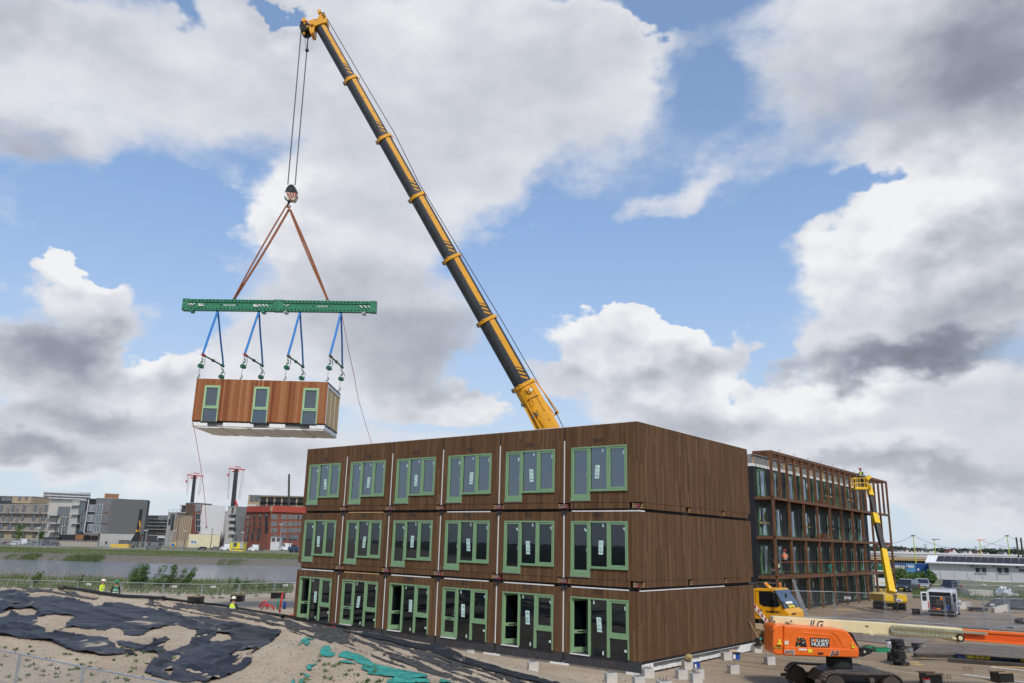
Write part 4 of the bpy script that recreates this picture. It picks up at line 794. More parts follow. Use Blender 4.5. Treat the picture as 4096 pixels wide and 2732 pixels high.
cab.scale = (1.08, 1.08, 1.08); letters('MAMMOET', .17, MAT['blackpaint'], cab, (-.98, -.008, .93), (1, 0, 0), (0, 0, 1), bold=.006); letters('MAMMOET', .13, MAT['blackpaint'], cab, (.405, .5, .86), (0, 1, 0), (0, 0, 1), bold=.005)
MB().beam(o1+wn*.02+wv*.93+Vector((0, .75, 0)), o1+wn*.02+wv*.93+Vector((0, 1.7, 0)), .02, .14, up=wv).build('name_board', MAT['yellowpaint'], cab)
MB().ell((-1.33, -.01, .98), .08, .02, .13, 10, 6).build('door_handle', MAT['blackpaint'], cab)
for s_ in (0, 1): MB().cyl((-.95+.1*s_, .25+1.9*s_, 2.30), (-.95+.1*s_, .25+1.9*s_, 2.40), .05, n=10).ell((-.95+.1*s_, .25+1.9*s_, 2.50), .075, .075, .11, 10, 6).build('beacon', MAT['lampglass'], cab, smooth=True)
MB().tube([(-.8, .1, 2.32), (-.3, -.2, 2.25), (.25, -.05, 2.08)], .012, 4).ell((.28, 0, 1.98), .05, .17, .15, 12, 6).build('mirror', MAT['blackpaint'], cab)
MB().box(-.42, -.28, 1.62, -.30, -.10, 1.98).box(-.40, -.26, 1.30, -.30, -.10, 1.52).cyl((-.36, -.2, 1.25), (-.36, -.2, 2.0), .012).build('mirror', MAT['blackpaint'], cab, bevel=.02)
MB().box(-1.2, .5, 1.3, -1.0, .75, 1.95).build('hung_vest', MAT['hivis'], cab)
MB().beam((-1.88, -.01, 1.42), (-1.02, -.01, .40), .05, .24, up=(0, 0, 1)).build('warning_panel', MAT['white'], cr)
for k in range(4): t0 = .06+k*.25; q0 = Vector((-1.88, -.04, 1.42)).lerp(Vector((-1.02, -.04, .40)), t0); MB().prism([(0, -.12), (.10, -.20), (.14, .02), (.04, .12)], q0, (1, 0, 0), (0, 0, 1), (0, .006, 0)).build('warning_stripe', MAT['red'], cr)
MB().box(-12.2, .1, .75, -1.9, 2.4, 1.35).box(-1.86, .2, .40, .2, 2.3, .498).build('chassis', MAT['boomgrey'], cr, bevel=.03)
for s_ in range(5):
    for yy in (.0, 2.1): MB().cyl((-2.9-s_*1.95, yy, .62), (-2.9-s_*1.95, yy+.4, .62), .62, n=20).build('wheel', MAT['rubber'], cr)
MB().cyl((-1.15, .02, .5), (-1.15, .4, .5), .47, n=20).cyl((-1.15, 2.1, .5), (-1.15, 2.48, .5), .47, n=20).build('wheel', MAT['rubber'], cr)
MB().box(-3.6, .0, 1.36, -1.95, 2.5, 2.35).build('deck_box', MAT['boomgrey'], cr, bevel=.04); MB().box(-3.2, .3, 2.36, -1.7, 2.1, 2.75).box(-2.0, .5, 2.76, -.9, 1.6, 2.83).build('deck_box', MAT['boomdark'], cr, bevel=.03)
MB().beam((-1.15, .35, 2.84), (-.72, .35, 2.40), .5, .06).build('deck_flap', MAT['craneyellow'], cr)
lp = cr.matrix_basis.inverted() @ pv
MB().box(lp.x-1.5, lp.y-1.2, 1.36, lp.x+2.2, lp.y+1.2, 2.2).box(lp.x-1., lp.y-.9, 2.2, lp.x+.8, lp.y+.9, lp.z+.5).build('superstructure', MAT['craneyellow'], cr, bevel=.05)
MB().box(lp.x-3.2, lp.y-1.4, 1.4, lp.x-1.6, lp.y+1.4, 2.9).build('counterweight', MAT['craneyellow'], cr, bevel=.05)
# ================================================================ the orange boom lift in front
def z3(x, y, Y): return AY(2950+x/3.2533, 2250+y/3.2533, Y)
def z4(x, y, Y): return AY(3450+x*.27548, 2300+y*.27548, Y)
def zz(pl, Y, fn=z3): return [fn(x, y, Y) for x, y in pl]
O = AY(3360, 2600, 31.7); O.z = 0
jl = thing('boom_lift', 'orange crawler boom lift with a cream and orange boom in front of the brown block', 'boom lift', O)
JF = 31.0
def slab(pl, Y, d, name, mat, parent, bevel=0., fn=z3, seg=2): a = zz(pl, Y, fn); return MB().loft([a, [v+Vector((0, d, 0)) for v in a]]).build(name, MAT[mat], parent, bevel=bevel, world=jl, seg=seg)
hood = [(600, 1214), (600, 1090), (600, 870), (505, 812), (1330, 866), (1392, 876), (1440, 903), (1500, 985), (1583, 1120), (1592, 1180), (1580, 1244)]
tr = slab([(604, 1214), (604, 812), (900, 832), (1330, 864), (1392, 876), (1440, 903), (1500, 985), (1583, 1122), (1592, 1180), (1580, 1244)], JF, 1.15, 'engine_hood', 'jlgorange', jl, .07, seg=4)
slab([(458, 1095), (470, 1188), (520, 1208), (598, 1213), (598, 812), (510, 806), (472, 820), (460, 868), (470, 900), (463, 960), (462, 1060)], JF+.03, 1.1, 'tail_weight', 'jlgorange', jl, .07, seg=4)
slab([(612, 1090), (612, 1206), (1576, 1236), (1586, 1182), (1578, 1132), (1100, 1112)], JF-.05, .2, 'lower_panel', 'jlgorange', jl, .03, seg=3)
slab([(850, 905), (1200, 935), (1250, 965), (1310, 1085), (1285, 1088), (1225, 975), (1190, 955), (850, 925)], JF-.012, .05, 'hood_rib', 'jlgorange', jl, .01)
slab([(1225, 905), (1330, 925), (1420, 1108), (1375, 1106), (1300, 960)], JF-.02, .05, 'hood_rib', 'jlgorange', jl, .015)
slab([(608, 905), (690, 940), (712, 975), (690, 1060), (612, 1085), (612, 1078), (680, 1050), (700, 975), (682, 948), (608, 918)], JF-.012, .03, 'hood_rib', 'jlgorange', jl)
slab([(735, 1105), (768, 968), (860, 972), (900, 1000), (922, 1105)], JF-.014, .03, 'panel_frame', 'jlgorange', jl, .01)
cp = slab([(750, 1095), (778, 976), (860, 982), (886, 1005), (905, 1100)], JF-.03, .03, 'control_panel', 'blackpaint', jl, .005)
for x, y, m_ in ((768, 1005, 'yellowpaint'), (800, 985, 'yellowpaint'), (785, 1035, 'yellowpaint'), (778, 1080, 'hookwhite'), (808, 1022, 'red'), (845, 1040, 'white'), (865, 1030, 'white'), (800, 1085, 'yellowpaint'), (840, 1000, 'yellowpaint')): slab([(x, y), (x+14, y), (x+14, y+10), (x, y+10)], JF-.036, .004, 'button', m_, cp)
slab([(863, 1035), (880, 1035), (880, 1065), (863, 1065)], JF-.05, .02, 'switch', 'chain', cp); c0 = z3(808, 1024, JF-.05); MB().cyl(c0, c0+Vector((0, .03, 0)), .03, n=12).build('stop_button', MAT['red'], cp, world=jl)
sg = slab([(947, 980), (1198, 990), (1200, 1100), (953, 1094)], JF-.035, .03, 'sign_panel', 'blackpaint', jl, .006)
s_ = .0277/.0277
def jlet(t, x, y, size, mat, parent, dY=0., **k): return letters(t, size*1.08, MAT[mat], parent, jl.matrix_basis.inverted() @ z3(x, y, JF-.042+dY), (1, 0, -.025), (.025, 0, 1), **k)
jlet('HOLLAND', 962, 1028, .125, 'white', sg, bold=.002); jlet('HUURT', 962, 1084, .175, 'white', sg, bold=.003)
c0 = z3(1011, 1014, JF-.048); MB().cyl(c0, c0+Vector((0, .003, 0)), .05, n=16).build('emblem', MAT['jlgorange'], sg, world=jl)
jlet('660SJ', 612, 1180, .155, 'white', jl, bold=.012, dY=-.018); jlet('660SJ', 614, 1179, .15, 'blackpaint', jl, bold=.003, dY=-.026)
jlet('JLG', 1212, 1200, .185, 'white', jl, bold=.014, shear=.3, dY=-.018); jlet('JLG', 1214, 1199, .18, 'blackpaint', jl, bold=.008, shear=.3, dY=-.026)
for pl in ([(536, 1000), (560, 998), (562, 1038), (538, 1040)], [(518, 1044), (580, 1044), (582, 1066), (520, 1066)], [(918, 1126), (972, 1128), (975, 1174), (922, 1172)], [(1485, 1045), (1502, 1045), (1506, 1082), (1488, 1082)], [(1484, 1088), (1528, 1090), (1534, 1116), (1488, 1114)]): slab(pl, JF-.062, .02, 'warning_label', 'yellowpaint', jl)
slab([(612, 1020), (665, 1018), (666, 1070), (613, 1068)], JF-.012, .01, 'warning_label', 'hookwhite', jl); slab([(797, 1120), (903, 1124), (904, 1146), (798, 1142)], JF-.06, .02, 'warning_label', 'white', jl)
slab([(468, 1096), (582, 1106), (584, 1124), (470, 1112)], JF+.015, .02, 'chevron_strip', 'blackpaint', jl)
for k in range(6): x = 474+k*19; slab([(x, 1098+k*2), (x+9, 1099+k*2), (x+18, 1114+k*1.6), (x+9, 1113+k*1.6)], JF+.008, .01, 'chevron', 'yellowpaint', jl)
slab([(1052, 1176), (1060, 1170), (1115, 1172), (1124, 1180), (1120, 1190), (1056, 1188)], JF-.10, .05, 'latch', 'blackpaint', jl, .01)
slab([(1470, 905), (1500, 930), (1585, 1095), (1560, 1100)], JF+.25, .5, 'rear_bracket', 'blackpaint', jl, .02)
hb_ = slab([(1590, 1105), (1650, 1100), (1760, 1125), (1774, 1150), (1735, 1185), (1640, 1225), (1585, 1228)], JF+.2, .12, 'pivot_arm', 'blackpaint', jl, .01); c0 = z3(1657, 1163, JF+.17); MB().cyl(c0, c0+Vector((0, .04, 0)), .04, n=12).build('pivot_pin', MAT['hookwhite'], hb_, world=jl)
slab([(1590, 1105), (1650, 1100), (1760, 1125), (1774, 1150), (1735, 1185), (1640, 1225), (1585, 1228)], JF+.75, .12, 'pivot_arm', 'blackpaint', jl, .01)
# turntable, base, tracks
c0 = z3(1320, 1262, 31.6); MB().cyl(Vector((c0.x, 31.6, .84)), Vector((c0.x, 31.6, 1.12)), .46, n=28).build('turntable', MAT['rubber'], jl, world=jl)
cx_ = c0.x; MB().prism([(-1.15, .4), (-.8, .72), (-.35, .84), (1.3, .82), (1.75, .62), (1.9, .4)], (cx_-.1, 30.6, 0), (1, 0, 0), (0, 0, 1), (0, 1.3, 0)).build('undercarriage', MAT['blackpaint'], jl, bevel=.03, world=jl)
def track(Yc, xl, xr, h, w, name='track', seedd=0):
    t_ = MB(); r_ = h/2; L_ = xr-xl-2*r_; per = 2*L_+2*math.pi*r_; n = 52
    def pt(s):
        s %= per
        if s < L_: return (xl+r_+s, h+.05*math.sin(math.pi*s/L_)*-.6, 0)
        s -= L_
        if s < math.pi*r_: a = s/r_; return (xr-r_+r_*math.sin(a), r_+r_*math.cos(a), 1)
        s -= math.pi*r_
        if s < L_: return (xr-r_-s, .0, 2)
        s -= L_; a = s/r_; return (xl+r_-r_*math.sin(a), r_-r_*math.cos(a), 3)
    for k in range(n):
        a, b_ = pt(k*per/n), pt((k+.82)*per/n); t_.beam((a[0], Yc, a[1]), (b_[0], Yc, b_[1]), w, .045, up=(0, 0, 1) if True else None)
        m_ = pt((k+.4)*per/n); 
    tr_ = t_.build('track', MAT['trackmud'], jl, world=jl)
    fr_ = MB().prism([(xl+.25, .12), (xl+.45, .05), (xr-.45, .05), (xr-.25, .12), (xr-.35, .50), (xr-.8, .42), (xl+.9, .44), (xl+.35, .50)], (0, Yc-w*.42, 0), (1, 0, 0), (0, 0, 1), (0, w*.84, 0)).build('track_frame', MAT['blackpaint'], jl, world=jl, bevel=.02)
    for xx, rr in ((xl+r_, r_*.82), (xr-r_, r_*.82)): MB().cyl((xx, Yc-w*.46, r_), (xx, Yc+w*.46, r_), rr, n=18).cyl((xx, Yc-w*.49, r_), (xx, Yc-w*.46, r_), rr*.45, n=14).build('sprocket', MAT['boomdark'], jl, world=jl)
    for k in range(5): xx = xl+.55+k*(xr-xl-1.1)/4; MB().cyl((xx, Yc-w*.47, .12), (xx, Yc+w*.47, .12), .10, n=12).build('roller', MAT['trackmud'], jl, world=jl)
    MB().cyl(((xl+xr)/2+.3, Yc-w*.5, h-.22), ((xl+xr)/2+.3, Yc+w*.3, h-.22), .09, n=12).build('roller', MAT['trackmud'], jl, world=jl)
pm('trackmud', (.085,.068,.052), .85, var=.3, scale=6, dirt=.5, dirtcol=(.22,.17,.12), bump=.4)
xa = AY(3283, 2700, 30.).x; xb = AY(3604, 2720, 30.).x; track(30., xa, xb, .84, .46)
xa = AY(3145, 2680, 32.6).x; xb = AY(3470, 2680, 32.6).x; track(32.6, xa, xb, .76, .46)
# boom
BY = 31.8
crm = slab([(462, 705), (560, 703), (1952, 790), (1952, 942), (1500, 915), (462, 812)], BY, .42, 'boom_section', 'cream', jl, .02)
slab([(0, 679), (440, 707), (1445, 778), (1465, 800), (1465, 925), (1385, 925), (1385, 938), (0, 862)], BY+.015, .39, 'boom_section', 'cream', jl, .015, fn=z4)
slab([(440, 835), (1385, 915), (1385, 940), (440, 868)], BY-.06, .52, 'boom_flange', 'cream', jl, .008, fn=z4)
slab([(1190, 932), (1385, 942), (1418, 985), (1400, 990), (1300, 970)], BY+.05, .3, 'wear_plate', 'cream', jl, fn=z4)
slab([(1440, 785), (2700, 872), (2700, 1040), (1460, 940)], BY+.05, .32, 'inner_boom', 'orangedark', jl, .015, fn=z4)
slab([(1466, 785), (2700, 868), (2700, 905), (1466, 822)], BY-.0, .08, 'boom_flange', 'jlgorange', jl, .008, fn=z4); slab([(1466, 925), (2700, 1020), (2700, 1048), (1466, 950)], BY-.0, .08, 'boom_flange', 'jlgorange', jl, .008, fn=z4)
for yy0, yy1, xr in ((748, 852, 1830), (828, 902, 1350)):
    m_ = MB(); n = int((xr-450)/38); sl = .078
    for k in range(n):
        x = 455+k*38; y = (748 if yy0 == 748 else 828)+ (x-455)*sl; m_.loft([zz([(x, y-16), (x+28, y-14), (x+34, y+2), (x+28, y+18), (x, y+16), (x+8, y)], BY-.14, z4), [v+Vector((0, .12, 0)) for v in zz([(x, y-16), (x+28, y-14), (x+34, y+2), (x+28, y+18), (x, y+16), (x+8, y)], BY-.14, z4)]])
    m_.build('cable_chain', MAT['chaingrey'] if 'chaingrey' in MAT else pm('chaingrey', (.36, .37, .27), .5, var=.2, dirt=.4, dirtcol=(.12, .12, .08)), jl, world=jl)
m_ = MB()
for k in range(7):
    t0 = math.pi/2+k*math.pi/6; c_ = (462, 788); q = [(c_[0]+r_*math.cos(t0+d_), c_[1]-r_*1.0*math.sin(t0+d_)) for r_, d_ in ((24, .0), (54, .0), (54, .36), (24, .36))]; a = zz(q, BY-.14, z4); m_.loft([a, [v+Vector((0, .12, 0)) for v in a]])
m_.build('cable_chain', MAT['chaingrey'], jl, world=jl)
c0 = z4(1430, 918, BY-.1); MB().cyl(c0, c0+Vector((0, .1, 0)), .14, n=18).build('guide_wheel', MAT['rubber'], jl, world=jl); c0 = z4(1425, 918, BY-.12); MB().cyl(c0, c0+Vector((0, .1, 0)), .08, n=18).build('guide_wheel_hub', MAT['cream'], jl, world=jl)
letters('JLG', .36, MAT['white'], crm, jl.matrix_basis.inverted() @ z3(925, 835, BY-.008), (1, 0, -.045), (.045, 0, 1), bold=.012, shear=.3); letters('JLG', .35, MAT['blackpaint'], crm, jl.matrix_basis.inverted() @ z3(930, 833, BY-.016), (1, 0, -.045), (.045, 0, 1), bold=.004, shear=.3)
slab([(650, 745), (668, 738), (730, 742), (750, 765), (730, 792), (668, 786), (650, 768)], BY-.012, .02, 'access_cover', 'cream', jl, .005)
for x, y in ((555, 783), (838, 797)): c0 = z3(x, y, BY-.012); MB().cyl(c0, c0+Vector((0, .02, 0)), .07, n=18).build('access_cover', MAT['cream'], jl, world=jl)
for x, y in ((480, 770), (700, 764)): c0 = z3(x, y, BY-.02); MB().cyl(c0, c0+Vector((0, .02, 0)), .035, n=8).build('bolt_head', MAT['blackpaint'], jl, world=jl)
c0 = z3(1683, 827, BY-.01); MB().beam(c0-Vector((.06, 0, 0)), c0+Vector((.06, 0, 0)), .02, .03).build('slot', MAT['blackpaint'], jl, world=jl)
MB().tube([z3(618, 812, BY-.2), z3(625, 785, BY-.2), z3(655, 780, BY-.2), z3(670, 805, BY-.2), z3(720, 812, BY-.15)], .035, 6).build('hose', MAT['blackpaint'], jl, world=jl)
c0 = z4(125, 860, BY-.05); MB().beam(c0-Vector((.05, 0, 0)), c0+Vector((.08, 0, -.01)), .08, .05).build('stop_block', MAT['cream'], jl, world=jl)
# ================================================================ people
def person(label, foot, face, pose='stand', top='hivis', sleeve='darkcloth', helmet='helmetwhite', legs='darkcloth', h=1.78, vest=True, hold=0.):
    t = thing('person', label, 'person', foot, face)      # local: looks along -Y, left hand at +X
    k = h/1.78
    J = dict(pel=(0, 0, .96), spi=(0, 0, 1.14), che=(0, 0, 1.36), nec=(0, 0, 1.51), hed=(0, -.01, 1.60), hd2=(0, -.015, 1.72))
    for s_, n in ((1, 'l'), (-1, 'r')):
        J[n+'sh'] = (s_*.17, 0, 1.43); J[n+'el'] = (s_*.25, .02, 1.16); J[n+'wr'] = (s_*.27, -.06, .92); J[n+'hip'] = (s_*.09, 0, .93); J[n+'kn'] = (s_*.11, -.02, .50); J[n+'an'] = (s_*.12, .02, .09); J[n+'to'] = (s_*.14, -.15, .04)
    if pose == 'walk': J['lkn'] = (.10, -.14, .52); J['lan'] = (.10, -.18, .10); J['lto'] = (.11, -.34, .05); J['rkn'] = (-.10, .02, .5); J['ran'] = (-.11, .24, .12); J['rto'] = (-.12, .10, .04); J['lel'] = (.25, .10, 1.18); J['lwr'] = (.26, .02, .95); J['rel'] = (-.25, -.06, 1.17); J['rwr'] = (-.25, -.24, 1.0)
    if pose == 'work':
        for n, s_ in (('l', 1), ('r', -1)): J[n+'el'] = (s_*.27, -.12, 1.20); J[n+'wr'] = (s_*.16, -.36, 1.16)
        J['hed'] = (0, -.06, 1.60); J['hd2'] = (0, -.10, 1.71)
    if pose == 'kneel':
        for a, b_ in (('pel', (0, .05, .48)), ('spi', (0, -.05, .64)), ('che', (0, -.22, .80)), ('nec', (0, -.34, .88)), ('hed', (0, -.40, .93)), ('hd2', (0, -.46, 1.02)), ('lsh', (.17, -.27, .83)), ('rsh', (-.17, -.27, .83)), ('lel', (.26, -.38, .60)), ('rel', (-.26, -.38, .60)), ('lwr', (.18, -.52, .38)), ('rwr', (-.18, -.52, .38)),
                      ('lhip', (.09, .05, .46)), ('rhip', (-.09, .05, .46)), ('lkn', (.13, -.22, .42)), ('lan', (.14, -.14, .08)), ('lto', (.15, -.30, .04)), ('rkn', (-.13, -.14, .07)), ('ran', (-.13, .26, .09)), ('rto', (-.13, .36, .03))): J[a] = b_
    P_ = {a: Vector(v)*k for a, v in J.items()}
    rad = dict(pel=.125, spi=.115, che=.135, nec=.058, hed=.075, hd2=.085, sh=.068, el=.045, wr=.030, hip=.095, kn=.062, an=.045, to=.040)
    def limb(name, names, rr, mat, extra=0., subs=1):
        me = bpy.data.meshes.new(name); vs = []; es = []; rs = []
        for ch in names:
            prev = None
            for q in ch:
                if isinstance(q, str): key = q
                else: key = None
                co_ = P_[key] if key else q[0]; r_ = (rr(key) if key else q[1])
                i = next((j for j, v in enumerate(vs) if (v-co_).length < 1e-5), None)
                if i is None: i = len(vs); vs.append(co_); rs.append(r_)
                if prev is not None and (prev, i) not in es: es.append((prev, i))
                prev = i
        me.from_pydata([tuple(v) for v in vs], es, []); o = bpy.data.objects.new(name, me); link(o, t)
        o.modifiers.new('skin', 'SKIN'); ss = o.modifiers.new('sub', 'SUBSURF'); ss.levels = ss.render_levels = subs
        me.skin_vertices.new() if not me.skin_vertices else None
        for j, r_ in enumerate(rs): me.skin_vertices[0].data[j].radius = ((r_+extra)*k, (r_+extra)*k)
        me.skin_vertices[0].data[0].use_root = True; me.materials.append(MAT[mat]); return o
    def rr(key): b_ = key[1:] if key[1:] in rad and key not in rad else key; return rad[b_]
    chains = [['pel', 'spi', 'che', 'nec', 'hed', 'hd2']]
    for n, s_ in (('l', 1), ('r', -1)):
        w = P_[n+'wr']; e = P_[n+'el']; d = (w-e).normalized(); side = Vector((1, 0, 0)); side = (side-d*side.dot(d)).normalized(); fr = d.cross(side)
        palm = w+d*.07*k; chains += [['che', n+'sh', n+'el', n+'wr', (palm, .030)], ['pel', n+'hip', n+'kn', n+'an', n+'to']]
        for q, (o_, ln) in enumerate(((-.027, .075), (-.009, .088), (.009, .082), (.026, .064))):
            a = palm+side*o_*k+d*.028*k; chains.append([(palm, .030), (a, .0095), (a+d*ln*.5*k+fr*.012*s_, .0085), (a+d*ln*.85*k+fr*.034*s_, .0075)])
        chains.append([(palm, .030), (palm-side*s_*.040*k, .011), (palm-side*s_*.058*k+d*.045*k, .009)])
    limb('body', chains, rr, 'skin')
    tch = [['spi', 'che', (P_['che'].lerp(P_['nec'], .6), .08)]]+[['che', n+'sh', n+'el', (P_[n+'el'].lerp(P_[n+'wr'], .85), .036)] for n in 'lr']
    limb('shirt', tch, rr, sleeve, .012)
    limb('trousers', [[('pel' if True else ''), 'spi']]+[['pel', n+'hip', n+'kn', (P_[n+'kn'].lerp(P_[n+'an'], .92), .055)] for n in 'lr'], rr, legs, .014)
    up = (P_['nec']-P_['pel']).normalized()
    if vest:
        c0 = P_['pel'].lerp(P_['spi'], .4); limb('vest', [[(c0, .138), 'spi', 'che', (P_['che'].lerp(P_['nec'], .45), .10)], ['che', (P_['lsh']*.86+P_['che']*.14, .072)], ['che', (P_['rsh']*.86+P_['che']*.14, .072)]], rr, top, .034)
        for f in (.25, .62): a = P_['pel'].lerp(P_['che'], f+.05); b_ = MB(); b_.cyl(a, a+up*.045, .178*k*(1 if f < .5 else 1.06), n=16, caps=True).build('reflective_band', MAT['reflect'], t)
    for n in 'lr':
        d = (P_[n+'to']-P_[n+'an']); MB().ell(P_[n+'an'].lerp(P_[n+'to'], .5)-Vector((0, 0, .015)), .052, .145, .055, 10, 6).build('boot', MAT['blackpaint'], t, smooth=True)
    H_ = P_['hd2']; dr = (P_['hd2']-P_['hed']).normalized()
    MB().ell(H_-dr*.045+Vector((0, -.10, 0)), .014, .02, .022, 6, 4).build('nose', MAT['skin'], t, smooth=True)
    for s_ in (-1, 1): MB().ell(H_-dr*.02+Vector((s_*.033, -.088, 0)), .012, .008, .008, 6, 4).build('eye', MAT['hair'], t); MB().ell(H_-dr*.04+Vector((s_*.09, 0, 0)), .012, .022, .032, 6, 4).build('ear', MAT['skin'], t)
    MB().ell(H_-dr*.09+Vector((0, -.083, 0)), .022, .008, .006, 6, 4).build('mouth', MAT['redcloth'], t)
    MB().ell(H_-dr*.02+Vector((0, .035, 0)), .088, .075, .085, 10, 6).build('hair', MAT['hair'], t)
    hm_ = MB(); n_ = 14; c = H_+dr*.025; hm_.loft([[c+Vector((.122*k*math.cos(a)*f1, .145*k*math.sin(a)*f1, z)) for a in np.linspace(0, 6.2832, n_, endpoint=False)] for f1, z in ((1.0, 0), (.98, .045), (.85, .095), (.55, .125), (.2, .135))])
    hm_.loft([[c+Vector((.132*k*math.cos(a), (.155+(.04 if math.sin(a) < 0 else 0))*k*math.sin(a), z)) for a in np.linspace(0, 6.2832, n_, endpoint=False)] for z in (-.008, .006)]); hm_.build('helmet', MAT[helmet], t, smooth=True)
    return t
# ================================================================ fences
def mesh_panel(p, q, h, parent, nv, nh, rt=.021, name='panel', wire=.0035, lean=0.):
    p = Vector(p); q = Vector(q); up = Vector((0, 0, 1)); m_ = MB()
    m_.cyl(p, p+up*h, rt, n=6).cyl(q, q+up*h, rt, n=6).cyl(p+up*h, q+up*h, rt, n=6).cyl(p+up*.15, q+up*.15, rt, n=6)
    o = m_.build(name, MAT['galv'], parent, world=parent); w = MB()
    for i in range(1, nv): a = p.lerp(q, i/nv); w.beam(a+up*.15, a+up*h, wire*2, wire*2)
    for i in range(1, nh): w.beam(p+up*(.15+(h-.15)*i/nh), q+up*(.15+(h-.15)*i/nh), wire*2, wire*2)
    w.build('wire_mesh', MAT['galv'], o, world=parent); return o
def fence(label, pts, h, nv=30, nh=6, gap=.09, signs=(), group=None, wire=.0035, rt=.021):
    t = thing('site_fence', label, 'fence', pts[0], 0, group)
    for i, (a, b_) in enumerate(zip(pts[:-1], pts[1:])):
        a = Vector(a); b_ = Vector(b_); d = (b_-a).normalized(); mesh_panel(a+d*gap*.5, b_-d*gap*.5, h, t, nv, nh, wire=wire, rt=rt)
        MB().beam(a-d*.12+Vector((0, 0, h*.55)), a+d*.12+Vector((0, 0, h*.55)), .05, .05).build('clamp', MAT['galv'], t, world=t)
        MB().beam(a+Vector((d.y*.35, -d.x*.35, .06)), a-Vector((d.y*.35, -d.x*.35, -.06)), .22, .12).build('foot', MAT['concretegrey'], t, world=t)
        if i in signs:
            c = a+d*.75+Vector((d.y*.03, -d.x*.03, h*.80)); s_ = MB(); s_.beam(c, c+d*.42, .008, .16); s_.build('fence_sign', MAT['white'], t, world=t)
            nrm = Vector((d.y, -d.x, 0)); nrm = nrm if nrm.y < 0 else -nrm; dd = d if d.x > 0 else -d; sx = c if d.x > 0 else c+d*.42
            letters('RECO', .115, MAT['ymere'], t, t.matrix_basis.inverted() @ (sx+dd*.05+nrm*.012-Vector((0, 0, .045))), dd, (0, 0, 1), bold=.004)
    return t
# foreground fence, left bottom
A, B_, C_ = AY(80, 2616, 24.7), AY(335, 2668, 22.6), AY(675, 2731, 20.4); hz_ = 2.0
f0 = A+(A-B_)*1.0; f9 = C_+(C_-B_)*1.0; pts = [Vector((v.x, v.y, v.z-hz_)) for v in (f0+(A-B_), f0, A, B_, C_, f9)]
fence('galvanised mesh fence in the bottom left foreground below the sand slope', pts, hz_, nv=36, nh=7, signs=(), wire=.0028)
# low fence along the water
pp = [(-160, 2392), (20, 2390), (205-83, 2384), (307, 2380), (481, 2375), (652, 2369), (810, 2364), (954, 2362), (1096, 2361), (1230, 2360)]
pts = []
for i, x in enumerate([-230, -60, 122, 307, 481, 652, 807, 954, 1096, 1235]): g = G(x, 2372-.01*x, 0); pts.append(Vector((g.x, 73.5, zat(g.x, 73.5)-.0)))
pts = [Vector(((x-2048)/FPX*73.5*1.02, 73.5, 0)) for x in [-230, -60, 122, 307, 481, 652, 807, 954, 1096, 1235]]
pts = [Vector((AY(x, 2366, 73.5).x, 73.5, zat(AY(x, 2366, 73.5).x, 73.5)-.02)) for x in [-230, -60, 122, 307, 481, 652, 807, 954, 1096, 1235]]
fence('low mesh fence between the sand and the reeds along the water', pts, 1.15, nv=22, nh=4, signs=(3, 5, 6, 8), wire=.004, rt=.024)
# fence right of the block and two behind it
def gpts(l, dz=0): return [Vector((G(x, y, 0).x, G(x, y, 0).y, 0)) for x, y in l]
g1 = gpts([(3040, 2474), (3140, 2476), (3342, 2479), (3546, 2491), (3788, 2506), (3944, 2519), (4046, 2515), (4200, 2516)])
fence('mesh fence with white signs running behind the orange boom lift', g1, 2.0, nv=34, nh=7, signs=(2, 3, 4, 5), wire=.0022)
g2 = gpts([(3815, 2402), (3905, 2396), (4057, 2402), (4200, 2406)]); fence('farthest mesh fence near the parked cars, behind the stacked grey sheets', g2, 2.0, nv=24, nh=5, signs=(1, 2), wire=.005)
g3 = gpts([(3848, 2437), (4023, 2451), (4200, 2462)]); fence('mesh fence in front of the white concrete blocks at the right', g3, 2.0, nv=24, nh=5, signs=(0, 1), wire=.005)
